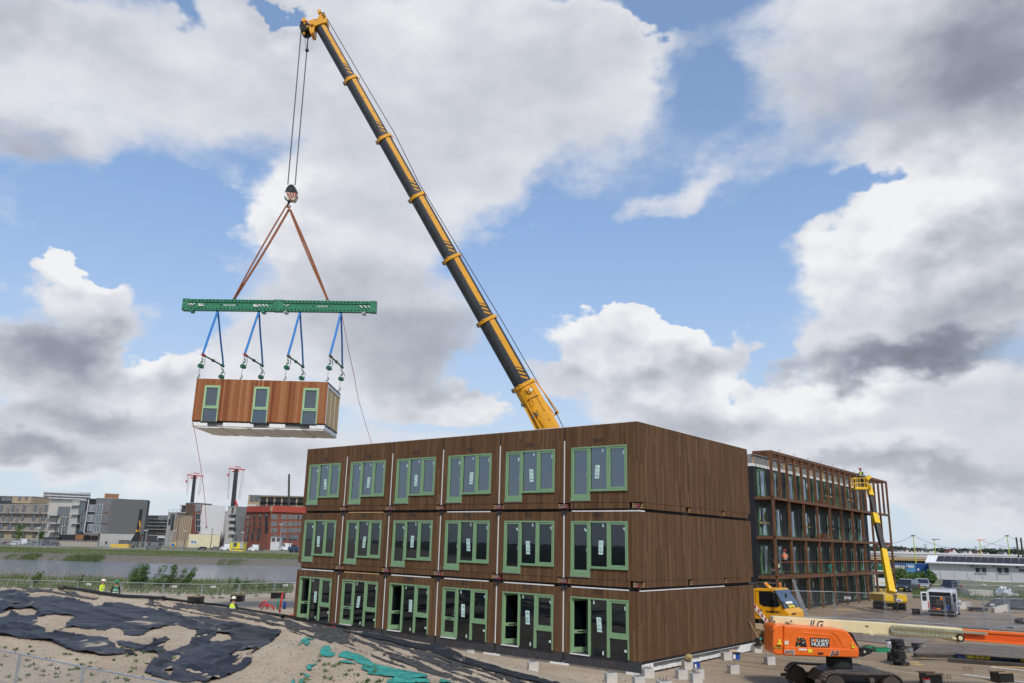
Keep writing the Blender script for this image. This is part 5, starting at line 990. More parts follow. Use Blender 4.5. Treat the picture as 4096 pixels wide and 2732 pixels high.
# ================================================================ vehicles
def car(label, cat, loc, rz, L, Wd, H, kind='hatch', paint='carblack', name='parked_car', group=None, plate=True, open_rear=False):
    t = thing(name, label, cat, loc, rz, group)           # local: front towards -Y
    hw = Wd/2; gc = .22; bl = H*.52 if kind in ('hatch', 'suv') else H*.50
    f, r_ = -L/2, L/2
    if kind == 'hatch': low = [(f, gc+.12), (f, bl*.78), (f+.12*L/4, bl*.92), (f+.27*L, bl+.04), (r_-.06*L, bl+.08), (r_, bl*.95), (r_, gc+.1), (r_-.1, gc), (f+.15, gc)]; cab = [(f+.25*L, bl), (f+.42*L, H-.03), (f+.60*L, H), (r_-.17*L, H-.06), (r_-.03*L, bl+.05)]
    elif kind == 'suv': low = [(f, gc+.15), (f, bl*.85), (f+.05*L, bl*1.0), (f+.25*L, bl+.06), (r_-.02*L, bl+.06), (r_, bl), (r_, gc+.15), (r_-.1, gc+.05), (f+.15, gc+.05)]; cab = [(f+.24*L, bl+.03), (f+.38*L, H-.04), (f+.55*L, H), (r_-.08*L, H-.05), (r_-.01*L, bl+.05)]
    elif kind == 'smallvan': low = [(f, gc+.12), (f, bl*.80), (f+.08*L, bl*.98), (f+.2*L, bl+.08), (r_, bl+.08), (r_, gc+.1), (r_-.1, gc), (f+.15, gc)]; cab = [(f+.18*L, bl+.05), (f+.36*L, H-.03), (f+.5*L, H), (r_-.04, H-.02), (r_-.01, bl+.08)]
    else: low = [(f, gc+.12), (f, bl*.62), (f+.05*L, bl*.85), (f+.15*L, bl+.02), (r_, bl+.02), (r_, gc+.1), (r_-.1, gc), (f+.15, gc)]; cab = [(f+.14*L, bl), (f+.27*L, H-.04), (f+.36*L, H), (r_-.02, H-.02), (r_-.0, bl)]
    b_ = MB(); n = len(low); tum = .86 if kind in ('hatch', 'suv') else .93
    b_.loft([[(-hw*.93, y, z) for y, z in low], [(-hw, y, z) for y, z in low], [(hw, y, z) for y, z in low], [(hw*.93, y, z) for y, z in low]])
    if not open_rear: b_.loft([[(-hw*(tum if z > bl+.2 else .97), y, z) for y, z in cab], [(hw*(tum if z > bl+.2 else .97), y, z) for y, z in cab]])
    body = b_.build('body', MAT[paint], t, bevel=.05, seg=3)
    g = MAT['car_glass']
    def ip(a, c, f_): return (a[0]+(c[0]-a[0])*f_, a[1]+(c[1]-a[1])*f_)
    w0, w1 = ip(cab[0], cab[1], .12), ip(cab[0], cab[1], .93); ww = hw*.97*.94, hw*tum*.92
    o_ = .012
    MB().add([(-ww[0], w0[0]-o_, w0[1]+o_), (ww[0], w0[0]-o_, w0[1]+o_), (ww[1], w1[0]-o_, w1[1]+o_), (-ww[1], w1[0]-o_, w1[1]+o_)], [(0, 1, 2, 3)]).build('windscreen', g, t)
    if not open_rear:
        w0, w1 = ip(cab[-1], cab[-2], .2), ip(cab[-1], cab[-2], .85); MB().add([(-ww[0]*.9, w0[0]+o_, w0[1]), (ww[0]*.9, w0[0]+o_, w0[1]), (ww[1]*.9, w1[0]+o_, w1[1]), (-ww[1]*.9, w1[0]+o_, w1[1])], [(0, 1, 2, 3)]).build('rear_window', g, t)
        yb0, yb1 = cab[0][0]+.18, (cab[-1][0]-.22 if kind in ('hatch', 'suv') else f+.42*L); zt_ = H-.13; zb_ = bl+.10
        for s_ in (-1, 1):
            x0 = s_*hw*.975; x1 = s_*(hw*tum+.012)
            q = [(x0, yb0, zb_), (x0, (yb0+yb1)/2-.03, zb_), (x1, (yb0+yb1)/2-.03, zt_), (x1, cab[1][0]+.05, zt_-.02)]; MB().add(q, [(0, 1, 2, 3)]).build('side_window', g, t)
            q = [(x0, (yb0+yb1)/2+.03, zb_), (x0, yb1, zb_), (x1, yb1-(.16 if kind in ('hatch', 'suv') else .0), zt_), (x1, (yb0+yb1)/2+.03, zt_)]; MB().add(q, [(0, 1, 2, 3)]).build('side_window', g, t)
    wr = .32 if kind != 'van' else .34
    for s_ in (-1, 1):
        for yy in (f+.18*L, r_-.20*L):
            w = MB().cyl((s_*(hw-.20), yy, wr), (s_*(hw+.01), yy, wr), wr, n=18).build('wheel', MAT['rubber'], t); MB().cyl((s_*(hw-.0), yy, wr), (s_*(hw+.018), yy, wr), wr*.62, n=12).build('rim', MAT['galv'], w)
        MB().ell((s_*hw*.70, f+.03, bl*.76), hw*.24, .07, .07, 8, 5).build('headlight', MAT['headlamp'], t, smooth=True)
        MB().box(s_*hw*.97-.06, r_-.03, bl*.62, s_*hw*.97+.03*s_, r_+.015, bl*1.12).build('tail_light', MAT['red'], t)
        MB().ell((s_*(hw+.10), f+.30*L if kind != 'van' else f+.2*L, bl+.12), .10, .05, .07, 8, 5).build('mirror', MAT[paint], t, smooth=True)
    MB().box(-hw*.45, f-.018, bl*.40, hw*.45, f+.01, bl*.68).build('grille', MAT['blackpaint'], t)
    if plate: MB().box(-.26, f-.03, bl*.42, .26, f-.02, bl*.42+.11).build('number_plate', MAT['yellowpaint'], t); MB().box(-.26, r_+.02, bl*.6, .26, r_+.03, bl*.6+.11).build('number_plate', MAT['yellowpaint'], t)
    return t
pm('headlamp', (.6,.62,.64), .15, coat=.5); pm('carblack', (.012,.014,.02), .25, coat=.8, var=.03); pm('cardark', (.035,.04,.055), .25, coat=.8, var=.03); pm('cargrey', (.16,.17,.18), .3, coat=.6, metal=.2); pm('carsilver', (.42,.44,.47), .3, coat=.6, metal=.3); pm('carblue', (.02,.04,.10), .3, coat=.6); pm('carred', (.12,.015,.015), .3, coat=.5)
def ground(px, py, z=0.): g = G(px, py, z); return Vector((g.x, g.y, z))
g = ground(3630, 2366); car('dark blue-grey car with yellow plate beside the timber frame, left of the silver car', 'car', g, -.78, 4.4, 1.86, 1.60, 'suv', 'cardark')
g = ground(3692, 2358); car('silver car behind the open white van', 'car', g, -.5, 4.5, 1.8, 1.48, 'hatch', 'carsilver')
g = ground(3808, 2372); car('black car parked behind and right of the open white van', 'car', g, -.62, 4.6, 1.9, 1.72, 'suv', 'carblack')
g = ground(3533, 2350); car('white van half hidden behind the timber frame and yellow lift', 'van', g, math.pi-.45, 5.2, 2.0, 2.35, 'van', 'whitepaint', 'parked_van')
# the van with its back doors open
g = ground(3738, 2468); vn = car('white van with both rear doors open and tools inside', 'van', Vector((g.x+1.9, g.y+1.9, 0)), math.pi-.60, 4.7, 1.85, 2.05, 'van', 'whitepaint', 'open_van', open_rear=True, plate=False)
hw = .925; r_ = 2.35; H = 2.05
q = MB(); q.box(-hw*.97, -1.35, .98, -hw*.90, r_-.03, H-.05).box(hw*.90, -1.35, .98, hw*.97, r_-.03, H-.05).box(-hw*.95, -1.25, H-.07, hw*.95, r_-.03, H).box(-hw*.90, r_-.12, H-.16, hw*.9, r_, H-.07).box(-hw*.98, r_-.12, .5, -hw*.84, r_, H-.07).box(hw*.84, r_-.12, .5, hw*.98, r_, H-.07); q.build('cargo_box', MAT['whitepaint'], vn, bevel=.02)
q = MB(); q.loft([[(-hw*.93, -1.36, .99), (hw*.93, -1.36, .99), (hw*.9, -1.3, H-.08), (-hw*.9, -1.3, H-.08)], [(-hw*.93, -1.9, 1.0), (hw*.93, -1.9, 1.0), (hw*.86, -1.4, H-.1), (-hw*.86, -1.4, H-.1)]]); q.build('cab_roof', MAT['whitepaint'], vn)
MB().box(-hw*.84, r_-.3, .55, hw*.84, r_+.012, H-.12).build('cargo_shade_fill', MAT['blackpaint'], vn)  # black block fills the opening, standing in for the shade inside
for s_ in (-1, 1):
    d = MB().box(-.02, 0, 0, .02, .85, 1.42); o = d.build('rear_door', MAT['whitepaint'], vn, bevel=.02); o.location = (s_*(hw+.0), r_+.02, .5); o.rotation_euler = (0, 0, -s_*R(24))
    w = MB().box(-.025, .12, .72, .025, .73, 1.32).build('door_window', MAT['car_glass'], o)
MB().box(-hw, r_+.0, .32, hw, r_+.10, .52).build('bumper', MAT['rubber'], vn, bevel=.03)
for a, b_, c_, w, h, m_ in ((-.5, 1.0, .56, .32, .42, 'blueplastic'), (.18, 1., .56, .3, .12, 'orange'), (.5, 1., .56, .16, .16, 'redplastic'), (.1, 1., .9, .45, .5, 'boomdark'), (-.1, 1., 1.3, .16, .3, 'orange'), (-.62, 1., .9, .1, .5, 'boomgrey')):
    MB().box(a-w/2, r_+.015, c_, a+w/2, r_+.05, c_+h).build('tool_box', MAT[m_], vn, bevel=.02)
rk = MB()
for yy in (-.9, .2, 1.3, 2.1): rk.cyl((-hw*.85, yy, H+.10), (hw*.85, yy, H+.10), .02)
for s_ in (-1, 1): rk.cyl((s_*hw*.8, -1.0, H+.10), (s_*hw*.8, 2.2, H+.10), .02); rk.cyl((s_*hw*.8, .2, H), (s_*hw*.8, .2, H+.1), .015)
rk.build('roof_rack', MAT['galv'], vn)
# ================================================================ yellow boom lift by the timber frame
O = ground(3567, 2441); yl = thing('boom_lift', 'yellow crawler boom lift at the far end of the timber frame with its boom raised', 'boom lift', O)
MB().box(-1.05, -.9, .75, 1.05, 1.9, 1.42).build('turret', MAT['liftyellow'], yl, bevel=.1, seg=3)
MB().box(-1.0, -.93, .66, 1.0, .6, .76).build('hazard_strip', MAT['blackpaint'], yl)
for k in range(12): MB().prism([(-1+k*.165, .67), (-.93+k*.165, .67), (-.86+k*.165, .755), (-.93+k*.165, .755)], (0, -.937, 0), (1, 0, 0), (0, 0, 1), (0, .004, 0)).build('chevron', MAT['liftyellow'], yl)
for x, z in ((-.15, 1.28), (.2, 1.28), (-.12, .98), (.25, .98)): MB().cyl((x, -.92, z), (x, -.90, z), .05, n=10).build('port', MAT['boomdark'], yl)
letters('HOOGWERKERS', .12, MAT['boomdark'], yl, (-.45, -.905, 1.12), (1, 0, 0), (0, 0, 1)) if False else None
MB().cyl((0, .3, .55), (0, .3, .74), .5, n=20).build('turntable', MAT['liftyellow'], yl); MB().box(-.7, -.4, .3, .7, 1.2, .55).build('undercarriage', MAT['blackpaint'], yl)
for s_ in (-1, 1):
    m_ = MB(); 
    for k in range(26):
        a = k/26*6.2832; b2_ = (k+.8)/26*6.2832; e = lambda t_: (s_*.85, .4+1.15*max(-1, min(1, 1.3*math.cos(t_))), .30+.28*max(-1, min(1, 1.5*math.sin(t_))))
        m_.beam(e(a), e(b2_), .4, .05, up=(1, 0, 0)) if (Vector(e(a))-Vector(e(b2_))).length > .01 else None
    m_.build('track', MAT['trackmud'], yl); MB().box(s_*.85-.15, -.6, .1, s_*.85+.15, 1.4, .5).build('track_frame', MAT['blackpaint'], yl, bevel=.1)
MB().tube([(-.6, .2, 1.4), (-.8, 0, 1.75)], .06, 6).tube([(-.35, .2, 1.4), (-.4, -.1, 1.8)], .05, 6).build('guard_bar', MAT['liftyellow'], yl)
b0 = AY(3566, 2371, 68.3); b1 = AY(3533.5, 2199, 71.2); b2 = AY(3506, 2090, 73.2); b3 = AY(3481, 1972, 75.5); b1b = b0.lerp(b1, .02)
MB().beam(b0, b1, .56, .44, up=(0, 1, 0), w2=.46, h2=.40).build('boom_section', MAT['liftyellow'], yl, world=yl, bevel=.02)
MB().beam(b1, b2, .40, .36, up=(0, 1, 0)).build('boom_section', MAT['boomdark'], yl, world=yl); d = (b2-b1).normalized(); MB().beam(b2-d*.2, b2+d*1.0, .48, .44, up=(0, 1, 0)).build('collar', MAT['liftyellow'], yl, world=yl)
MB().beam(b2, b3, .33, .30, up=(0, 1, 0)).build('boom_section', MAT['boomdark'], yl, world=yl); MB().beam(b3-d*.4, b3+d*.9, .42, .4, up=(0, 1, 0)).build('collar', MAT['liftyellow'], yl, world=yl)
def z6(x, y, Y=75.): return AY(3300+x/5.2267, 1850+y/5.2267, Y)
bk = MB(); lo_ = [z6(630, 540), z6(895, 548)]; w_ = .95
for Yo in (0, w_):
    o_ = Vector((0, Yo, 0)); a, b_ = z6(600, 322)+o_, z6(905, 332)+o_; c, e = z6(632, 520)+o_, z6(895, 525)+o_
    bk.cyl(a, b_, .035).cyl(c, e, .05).cyl(z6(618, 432)+o_, z6(820, 425)+o_, .03)
    for x0, x1 in ((668, 690), (640, 640), (728, 740), (820, 825), (895, 895)): bk.cyl(z6(x0, 325)+o_, z6(x1, 525)+o_, .03)
bk.cyl(z6(600, 322), z6(600, 322)+Vector((0, w_, 0)), .035).cyl(z6(905, 332), z6(905, 332)+Vector((0, w_, 0)), .035)
pf = thing('lift_platform', '', '', z6(760, 545)) if False else None
bk.build('platform_rail', MAT['liftyellow'], yl, world=yl); a = z6(628, 548); b_ = z6(900, 548)
fl = MB(); v0 = [a+Vector((0, -.05, -.05)), b_+Vector((0, -.05, -.05)), b_+Vector((0, w_+.05, -.05)), a+Vector((0, w_+.05, -.05))]; fl.loft([v0, [v+Vector((0, 0, .18)) for v in v0]]).build('platform_floor', MAT['liftyellow'], yl, world=yl)
a = z6(850, 350); MB().beam(a, z6(932, 290), .5, .32, up=(0, 0, 1)).build('control_box', MAT['liftyellow'], yl, world=yl)
for p0, p1, r__ in (((830, 420), (900, 380), .06), ((840, 460), (935, 450), .07), ((900, 470), (945, 620), .10), ((925, 460), (960, 560), .05), ((860, 400), (850, 500), .05), ((905, 330), (915, 480), .05)): MB().cyl(z6(*p0, 75.3), z6(*p1, 75.4), r__).build('jib', MAT['liftyellow'], yl, world=yl)
MB().tube([z6(905, 400), z6(960, 480), z6(930, 560), z6(905, 500)], .03, 5).build('hose', MAT['blackpaint'], yl, world=yl)
# people
fp = z6(778, 500, 75.5); fp.z = z6(760, 530, 75.4).z+.06
person('person in a red helmet and yellow vest leaning in the raised yellow lift basket', fp, R(-60), 'work', 'hivis', 'darkcloth', 'helmetred', h=1.72)
def feet(px, py_top, Y, hh, gz=None): a = AY(px, py_top, Y); return Vector((a.x, Y, a.z-hh if gz is None else gz))
person('person in an orange vest and red helmet standing upright on the lowest balcony', AY(3143, 2292, 66.8)+Vector((0, 0, 0)), math.pi-.2, 'work', 'hivisorange', 'skin', 'helmetred')
person('person kneeling on the lowest balcony in a yellow vest behind the corner post', AY(3115, 2298, 66.0), -1.2, 'kneel', 'hivis', 'darkcloth', 'hair')
person('person in a white helmet, red sweater and yellow vest behind the yellow lift', Vector((AY(3579, 2345, 71).x, 71, 0)), 1.3, 'stand', 'hivis', 'redcloth', 'helmetwhite')
a = AY(413, 2325, 57); person('person in a yellow jacket and cream helmet walking behind the sand mound', Vector((a.x, 57, zat(a.x, 57))), 1.35, 'walk', 'hivis', 'hivis', 'helmetwhite', 'redcloth', h=1.80)
a = AY(468, 2324, 56); person('person in a green vest and green helmet standing behind the sand mound', Vector((a.x, 56, zat(a.x, 56))), .3, 'stand', 'hivisgreen', 'darkcloth', 'helmetgreen', h=1.80)
a = AY(935, 2392, 47); person('person in a white helmet and yellow vest, mostly hidden by the mound', Vector((a.x, 47, AY(935, 2392, 47).z-1.78)), math.pi, 'stand', 'hivis', 'darkcloth', 'helmetwhite')
# ================================================================ things on the sand
def blk(label, px, py, wpx, rot=0., group='concrete footing blocks beside the brown block', hgt=.36, hpx=None):
    g = ground(px, py); w = wpx/FPX*g.y*.93
    t = thing('footing_block', label, 'concrete block', (g.x, g.y+.2, zat(g.x, g.y+.2)-.02), rot, group); b_ = MB().box(-w/2, -w/2, 0, w/2, w/2, hgt).build('block', MAT['concrete'], t, bevel=.012)
    MB().box(-w*.36, -w*.36, hgt+.012, w*.36, w*.36, hgt+.022).build('cover_plate', MAT['galv'], t); r_ = MB()
    for sx in (-.3, -.12, .1, .3): r_.cyl((w*sx, w*.2*(1 if sx*sx > .05 else -1), hgt-.02), (w*sx+.01, w*.2*(1 if sx*sx > .05 else -1), hgt+.11), .007, n=4)
    r_.build('starter_bars', MAT['rust'], t); return t
BL = [('lone concrete block on the sand before the second module from the corner', 2132, 2689, 40), ('concrete block cut by the bottom edge left of the block corner', 2446, 2733, 43), ('low concrete block at the bottom edge just below the block corner', 2558, 2748, 43),
      ('concrete block touching the white foam at the block corner', 2596, 2712, 42), ('flat concrete block at the bottom edge right of the block corner', 2660, 2768, 50), ('concrete block standing between the corner and the paired blocks', 2731, 2718, 40), ('front block of the pair at the bottom edge', 2790, 2733, 41), ('rear block of the pair at the bottom edge', 2798, 2716, 38),
      ('concrete block with a crumpled bag on top beside the end wall', 2754, 2678, 37), ('concrete block with a blue and brown box against it', 2911, 2642, 36), ('concrete block carrying a small machine at the far end wall corner', 3032, 2612, 33), ('concrete block alone between end wall and orange lift', 2939, 2697, 38), ('concrete block left of the orange lift tracks', 3085, 2661, 34), ('round topped block half seen by the black sheet', 1880, 2636, 30)]
for l, x, y, w in BL: blk(l, x, y, w, .15)
def small(name, label, cat, px, py, fn, z=None, rz=0., group=None, Y=None):
    g = ground(px, py) if Y is None else AY(px, py, Y); zz_ = zat(g.x, g.y) if z is None else z
    t = thing(name, label, cat, (g.x, g.y, zz_), rz, group); fn(t); return t
def crumple(t, r_=.16, m_='foil'):
    m = MB(); m.ell((0, 0, r_*.7), r_, r_, r_*.7, 12, 8); m.v = [(v[0]*(1+.35*(rnd.random()-.5)), v[1]*(1+.35*(rnd.random()-.5)), max(0, v[2]*(1+.4*(rnd.random()-.5)))) for v in m.v]; m.build('bag', MAT[m_], t)
small('plastic_bag', 'crumpled clear bag on top of a concrete block', 'bag', 2756, 2678, lambda t: crumple(t, .17, 'insul'), z=.36)
def bluebox(t, w=.34, h=.30, open_=True):
    MB().box(-w/2, -.12, 0, w/2, .12, h).build('carton', MAT['blueplastic'], t); MB().box(-w/2-.0, -.125, .04, -w/6, -.121, h-.05).build('print_panel', MAT['white'], t)
    if open_: MB().add([(-w/2, -.12, h), (w/2, -.12, h), (w/2+.05, -.24, h+.05), (-w/2-.05, -.24, h+.05)], [(0, 1, 2, 3)]).add([(-w/2, .12, h), (w/2, .12, h), (w/2, .2, h+.1), (-w/2, .2, h+.1)], [(0, 1, 2, 3)]).build('flaps', MAT['cardboard'], t)
small('cardboard_box', 'open blue and brown box leaning on a block', 'box', 2942, 2638, bluebox, rz=.2); small('cardboard_box', 'blue and white box lying beside the end wall foam', 'box', 2782, 2673, lambda t: bluebox(t, .3, .24, False), rz=.5)
def saw(t): MB().box(-.2, -.15, 0, .2, .15, .05).cyl((0, -.05, .22), (0, .05, .22), .14, n=16).box(-.05, -.12, .05, .05, .12, .2).build('machine_body', MAT['blackpaint'], t); MB().cyl((.08, .05, .2), (.22, .1, .32), .06).build('motor', MAT['teal'], t)
small('mitre_saw', 'small black and teal saw on the farthest concrete block', 'saw', 3032, 2612, saw, z=.36); 
def broom(t): MB().cyl((0, 0, .0), (-.72, .35, 1.45), .014).build('handle', MAT['batten'], t); MB().beam((-.95, .30, 1.47), (-.5, .44, 1.45), .06, .05).build('head', MAT['chain'], t)
small('broom', 'wooden broom leaning head up beside the end wall', 'broom', 3070, 2614, broom)
def pallet(t, n=2, w=1.0, d=.8):
    for k in range(n):
        q = MB()
        for j in range(5): q.box(-w/2, -d/2+j*d/4-.05, .11+.14*k, w/2, -d/2+j*d/4+.05, .13+.14*k)
        for j in (-1, 0, 1): q.box(j*w*.42-.05, -d/2, .0+.14*k, j*w*.42+.05, d/2, .105+.14*k)
        q.build('slats', MAT['plank'], t)
    MB().box(-w/2, -d/2, .14*n, w/2, -d/2+.03, .14*n+.38).box(-w/2, d/2-.03, .14*n, w/2, d/2, .14*n+.38).box(-w/2, -d/2+.031, .14*n, -w/2+.03, d/2-.031, .14*n+.38).box(w/2-.03, -d/2+.031, .14*n, w/2, d/2-.031, .14*n+.38).build('collar', MAT['plank'], t)
small('pallet_box', 'wooden pallet box standing behind the broom', 'pallet', 3046, 2571, pallet, rz=-.5); small('pallet_box', 'taller grey pallet stack half hidden by the orange lift', 'pallet', 3100, 2580, lambda t: pallet(t, 5, .9), rz=-.5)
small('cardboard_box', 'small brown carton on the pallet box', 'box', 3034, 2566, lambda t: MB().box(-.25, -.2, 0, .25, .2, .28).build('carton', MAT['cardboard'], t), z=.66)
def ladder(t, tops=(-.62, 0, 2.75), w=.42):
    for off in (0, .16):
        a, b_ = Vector((off*1.4, 0, 0)), Vector((tops[0]+off*.4, .3, tops[2]-off*2.2)); wv_ = Vector((.25, .34, 0)); q = MB().beam(a, b_, .03, .08).beam(a+wv_, b_+wv_, .03, .08); q.build('stile', MAT['galv'], t); r2 = MB()
        for k in range(1, 10): c = a.lerp(b_, k/10); r2.cyl(c, c+wv_, .016, n=5)
        r2.build('rungs', MAT['galv'], t)
small('ladder', 'aluminium ladder propped up beside the yellow crane cab', 'ladder', 3216, 2467, ladder)
# crates, buckets and rubber pads near the mats
def crate(t, w=.6, d=.38, h=.22, m_='greenplastic'):
    q = MB().box(-w/2, -d/2, 0, w/2, d/2, .02).box(-w/2, -d/2, .02, w/2, -d/2+.02, h).box(-w/2, d/2-.02, .02, w/2, d/2, h).box(-w/2, -d/2+.02, .02, -w/2+.02, d/2-.02, h).box(w/2-.02, -d/2+.02, .02, w/2, d/2-.02, h).box(-w/2-.01, -d/2-.01, h-.03, w/2+.01, -d/2+.0, h); q.build('tray', MAT[m_], t)
    f = MB()
    for k in range(14): c = (rnd.uniform(-w*.4, w*.4), rnd.uniform(-d*.35, d*.35), h*.6+rnd.random()*.09); f.ell(c, .05, .04, .035, 6, 4)
    f.build('fittings', MAT['rust'], t)
small('crate', 'long green crate filled with fittings beside the white bucket', 'crate', 3525, 2606, lambda t: crate(t, .72)); small('crate', 'smaller green crate behind the black lift bracket', 'crate', 3476, 2596, lambda t: crate(t, .5, .38, .16))
def bucket(t, r_=.15, h=.38, m_='white', lid=None):
    MB().cyl((0, 0, 0), (0, 0, h), r_*.88, r_, n=18).build('pail', MAT[m_], t, bevel=.006); MB().cyl((0, 0, h-.03), (0, 0, h+.0), r_*1.05, n=18).build('rim', MAT[lid or m_], t); MB().tube([(r_*math.cos(a), -r_*.9, h*.9-.1*math.sin(a)) for a in np.linspace(0, 3.14, 7)], .005, 4).build('bail', MAT['galv'], t)
    MB().prism([(-.09, h*.25), (.09, h*.25), (.09, h*.65), (-.09, h*.65)], (0, -r_*.99, 0), (1, 0, 0), (0, 0, 1), (0, .06, 0)).build('print_panel', MAT['galv' if m_ == 'white' else m_], t)
for l, x, y, r__, h, m_ in (('tall white bucket with blue rim behind the black pad stack', 3560, 2601, .175, .50, 'white'), ('small white bucket peeking out beside the pad stack', 3577, 2588, .13, .3, 'white'), ('low tin with a coloured print right of the pad stack', 3640, 2611, .17, .26, 'galv'), ('black bucket beside the grey bucket', 3662, 2608, .17, .42, 'blackpaint'), ('grey smeared bucket, rightmost of the buckets', 3690, 2607, .18, .42, 'concretegrey'), ('red capped bucket at the bottom edge before the steel box', 3707, 2752, .13, .34, 'concretegrey'), ('white tub on the sand left of the pad stack', 3570, 2620, .13, .22, 'white')):
    small('bucket', l, 'bucket', x, y, lambda t, a=r__, b_=h, c=m_: bucket(t, a, b_, c, 'redplastic' if 'red capped' in l else 'blueplastic' if 'blue rim' in l else None), group='buckets near the rubber pads')
def pad(t, r_=.36):
    n = 16; MB().loft([[((r_+(.03 if k % 2 else -.02))*math.cos(k/n*6.2832), (r_+(.03 if k % 2 else -.02))*.8*math.sin(k/n*6.2832), z) for k in range(n)] for z in (.0, .135)]).build('rubber_pad', MAT['rubber'], t, bevel=.02); MB().box(-.1, -r_*.8-.02, .03, .08, -r_*.8+.05, .10).build('grip', MAT['boomdark'], t)
for k in range(8): small('outrigger_pad', ('black rubber pad, %s of the tall stack' % ['bottom one', 'second from bottom', 'third from bottom', 'fourth from bottom', 'fourth from top', 'third from top', 'second from top', 'top one'][k]), 'rubber pad', 3600+rnd.uniform(-6, 8)-(k == 7)*6, 2660, lambda t: pad(t, .34-(k > 4)*.02), z=.14*k, rz=rnd.random()*2, group='stack of black rubber pads')
for k in range(3): small('outrigger_pad', 'black rubber pad, %s of the low stack of three' % ['bottom', 'middle', 'top'][k], 'rubber pad', 3570, 2645, lambda t: pad(t, .22), z=.14*k, rz=rnd.random(), group='stack of black rubber pads')
for l, x, y, ln, rz_ in (('short light plank on the sand right of the pads', 3652, 2652, .6, .1), ('broken plank offcut leaning over another beside the pads', 3668, 2660, .5, -.2), ('small orange plank scrap near the mat edge', 3690, 2632, .35, .3), ('long yellowish beam lying at the right edge under the mats', 4080, 2672, 2.6, -.05), ('thin grey plank on the ground before the timber frame', 3378, 2438, 1.8, .1)):
    small('plank', l, 'plank', x, y, lambda t, a=ln: MB().box(-a/2, -.06, 0, a/2, .06, .04).build('board', MAT['batten'], t, bevel=.004), rz=rz_)
# timber mats on coloured blocks
def quad_slab(name, label, cat, pts, h, mat_, z0=0., group=None, seams=7, part='boards'):
    g = [ground(*p, z=z0+h) for p in pts]; t = thing(name, label, cat, (g[0].x, g[0].y, z0), 0, group)
    for k in range(seams):
        a0 = g[0].lerp(g[1], k/seams); a1 = g[0].lerp(g[1], (k+.975)/seams); b0_ = g[3].lerp(g[2], k/seams); b1_ = g[3].lerp(g[2], (k+.975)/seams); top = [Vector((v.x, v.y, z0+h-.004*(k % 2))) for v in (a0, a1, b1_, b0_)]
        MB().loft([[v-Vector((0, 0, h)) for v in top], top]).build(part, MAT[mat_], t, world=t)
    return t
Q = lambda x, y: (3450+x*.27548, 2300+y*.27548)
quad_slab('timber_mat', 'grey timber mat sloping down at the left of the raised mats', 'timber mat', [Q(735, 1122), Q(905, 998), Q(1640, 996), Q(1375, 1120)], .16, 'mat', .10)
quad_slab('timber_mat', 'large grey timber mat resting on yellow and blue blocks', 'timber mat', [Q(1368, 1130), Q(1640, 1000), Q(3000, 1085), Q(3000, 1260)], .05, 'mat', .36)
def edgebeam(label, p0, p1, h, z0, mat_='boomdark'):
    a, b_ = ground(*p0, z=z0+h), ground(*p1, z=z0+h); t = thing('timber_beam', label, 'beam', (a.x, a.y, z0)); a.z = b_.z = z0+h/2; MB().beam(a, b_, .25, h).build('beam', MAT['rust' if mat_ == 'rust' else mat_], t, world=t, bevel=.02); d = (b_-a).normalized()
    for f in (.12, .5, .85): c = a.lerp(b_, f)-Vector((0, .14, 0)); MB().cyl(c, c+Vector((0, .02, 0)), .035, n=8).build('bolt_hole', MAT['blackpaint'], t, world=t)
    return t
edgebeam('dark tarred beam under the left mat', Q(760, 1135), Q(1372, 1145), .18, .12, 'darkwood' if False else 'boomdark'); edgebeam('long dark beam on the sand under the blue and yellow blocks', Q(1240, 1200), Q(3000, 1330), .20, .0)
for k, (x0, x1, m_) in enumerate(((1398, 1532, 'bluepaint'), (1560, 1660, 'yellowpaint'), (1672, 1745, 'yellowpaint'), (1756, 1822, 'yellowpaint'), (1828, 1895, 'yellowpaint'), (1932, 2118, 'bluepaint'), (2126, 2305, 'bluepaint'), (2338, 2420, 'yellowpaint'), (2440, 2640, 'bluepaint'))):
    y = 1195+(x0-1398)*.072; a, b_ = ground(*Q(x0, y), z=.21), ground(*Q(x1, y+(x1-x0)*.072), z=.21); t = thing('coloured_block', '%s block under the mat, number %d from the left in the row' % (('blue', 'yellow')[m_[0] == 'y'], k+1), 'block', a, 0, 'blue and yellow blocks under the large mat')
    MB().beam(a+Vector((0, .25, .07)), b_+Vector((0, .25, .07)), .45, .145).build('block', MAT[m_], t, world=t, bevel=.015)
letters('2M', .13, MAT['yellowpaint'], None, (0, 0, 0), (1, 0, 0), (0, 0, 1)) if False else None
def steelbox(t, w=.62, d=.55, h=.38):
    MB().box(-w/2, -d/2, 0, w/2, -d/2+.03, h).box(-w/2, d/2-.03, 0, w/2, d/2, h).box(-w/2, -d/2+.03, 0, -w/2+.03, d/2-.03, h).box(w/2-.03, -d/2+.03, 0, w/2, d/2-.03, h).build('box_walls', MAT['blackpaint'], t)
    MB().box(-w/2-.05, -d/2-.05, h+.001, w/2+.05, -d/2+.03, h+.05).box(-w/2-.05, d/2-.03, h+.001, w/2+.05, d/2+.05, h+.05).build('top_batten', MAT['plank'], t); MB().box(-w/2-.03, -d/2-.06, 0, w/2+.03, -d/2-.002, .04).build('bottom_batten', MAT['plank'], t)
small('formwork_box', 'open black box form at the bottom edge below the mats', 'formwork', 3725, 2735, steelbox, rz=.1); small('formwork_box', 'open black box form between the white strips at the lower right', 'formwork', 4010, 2729, steelbox, rz=.15)
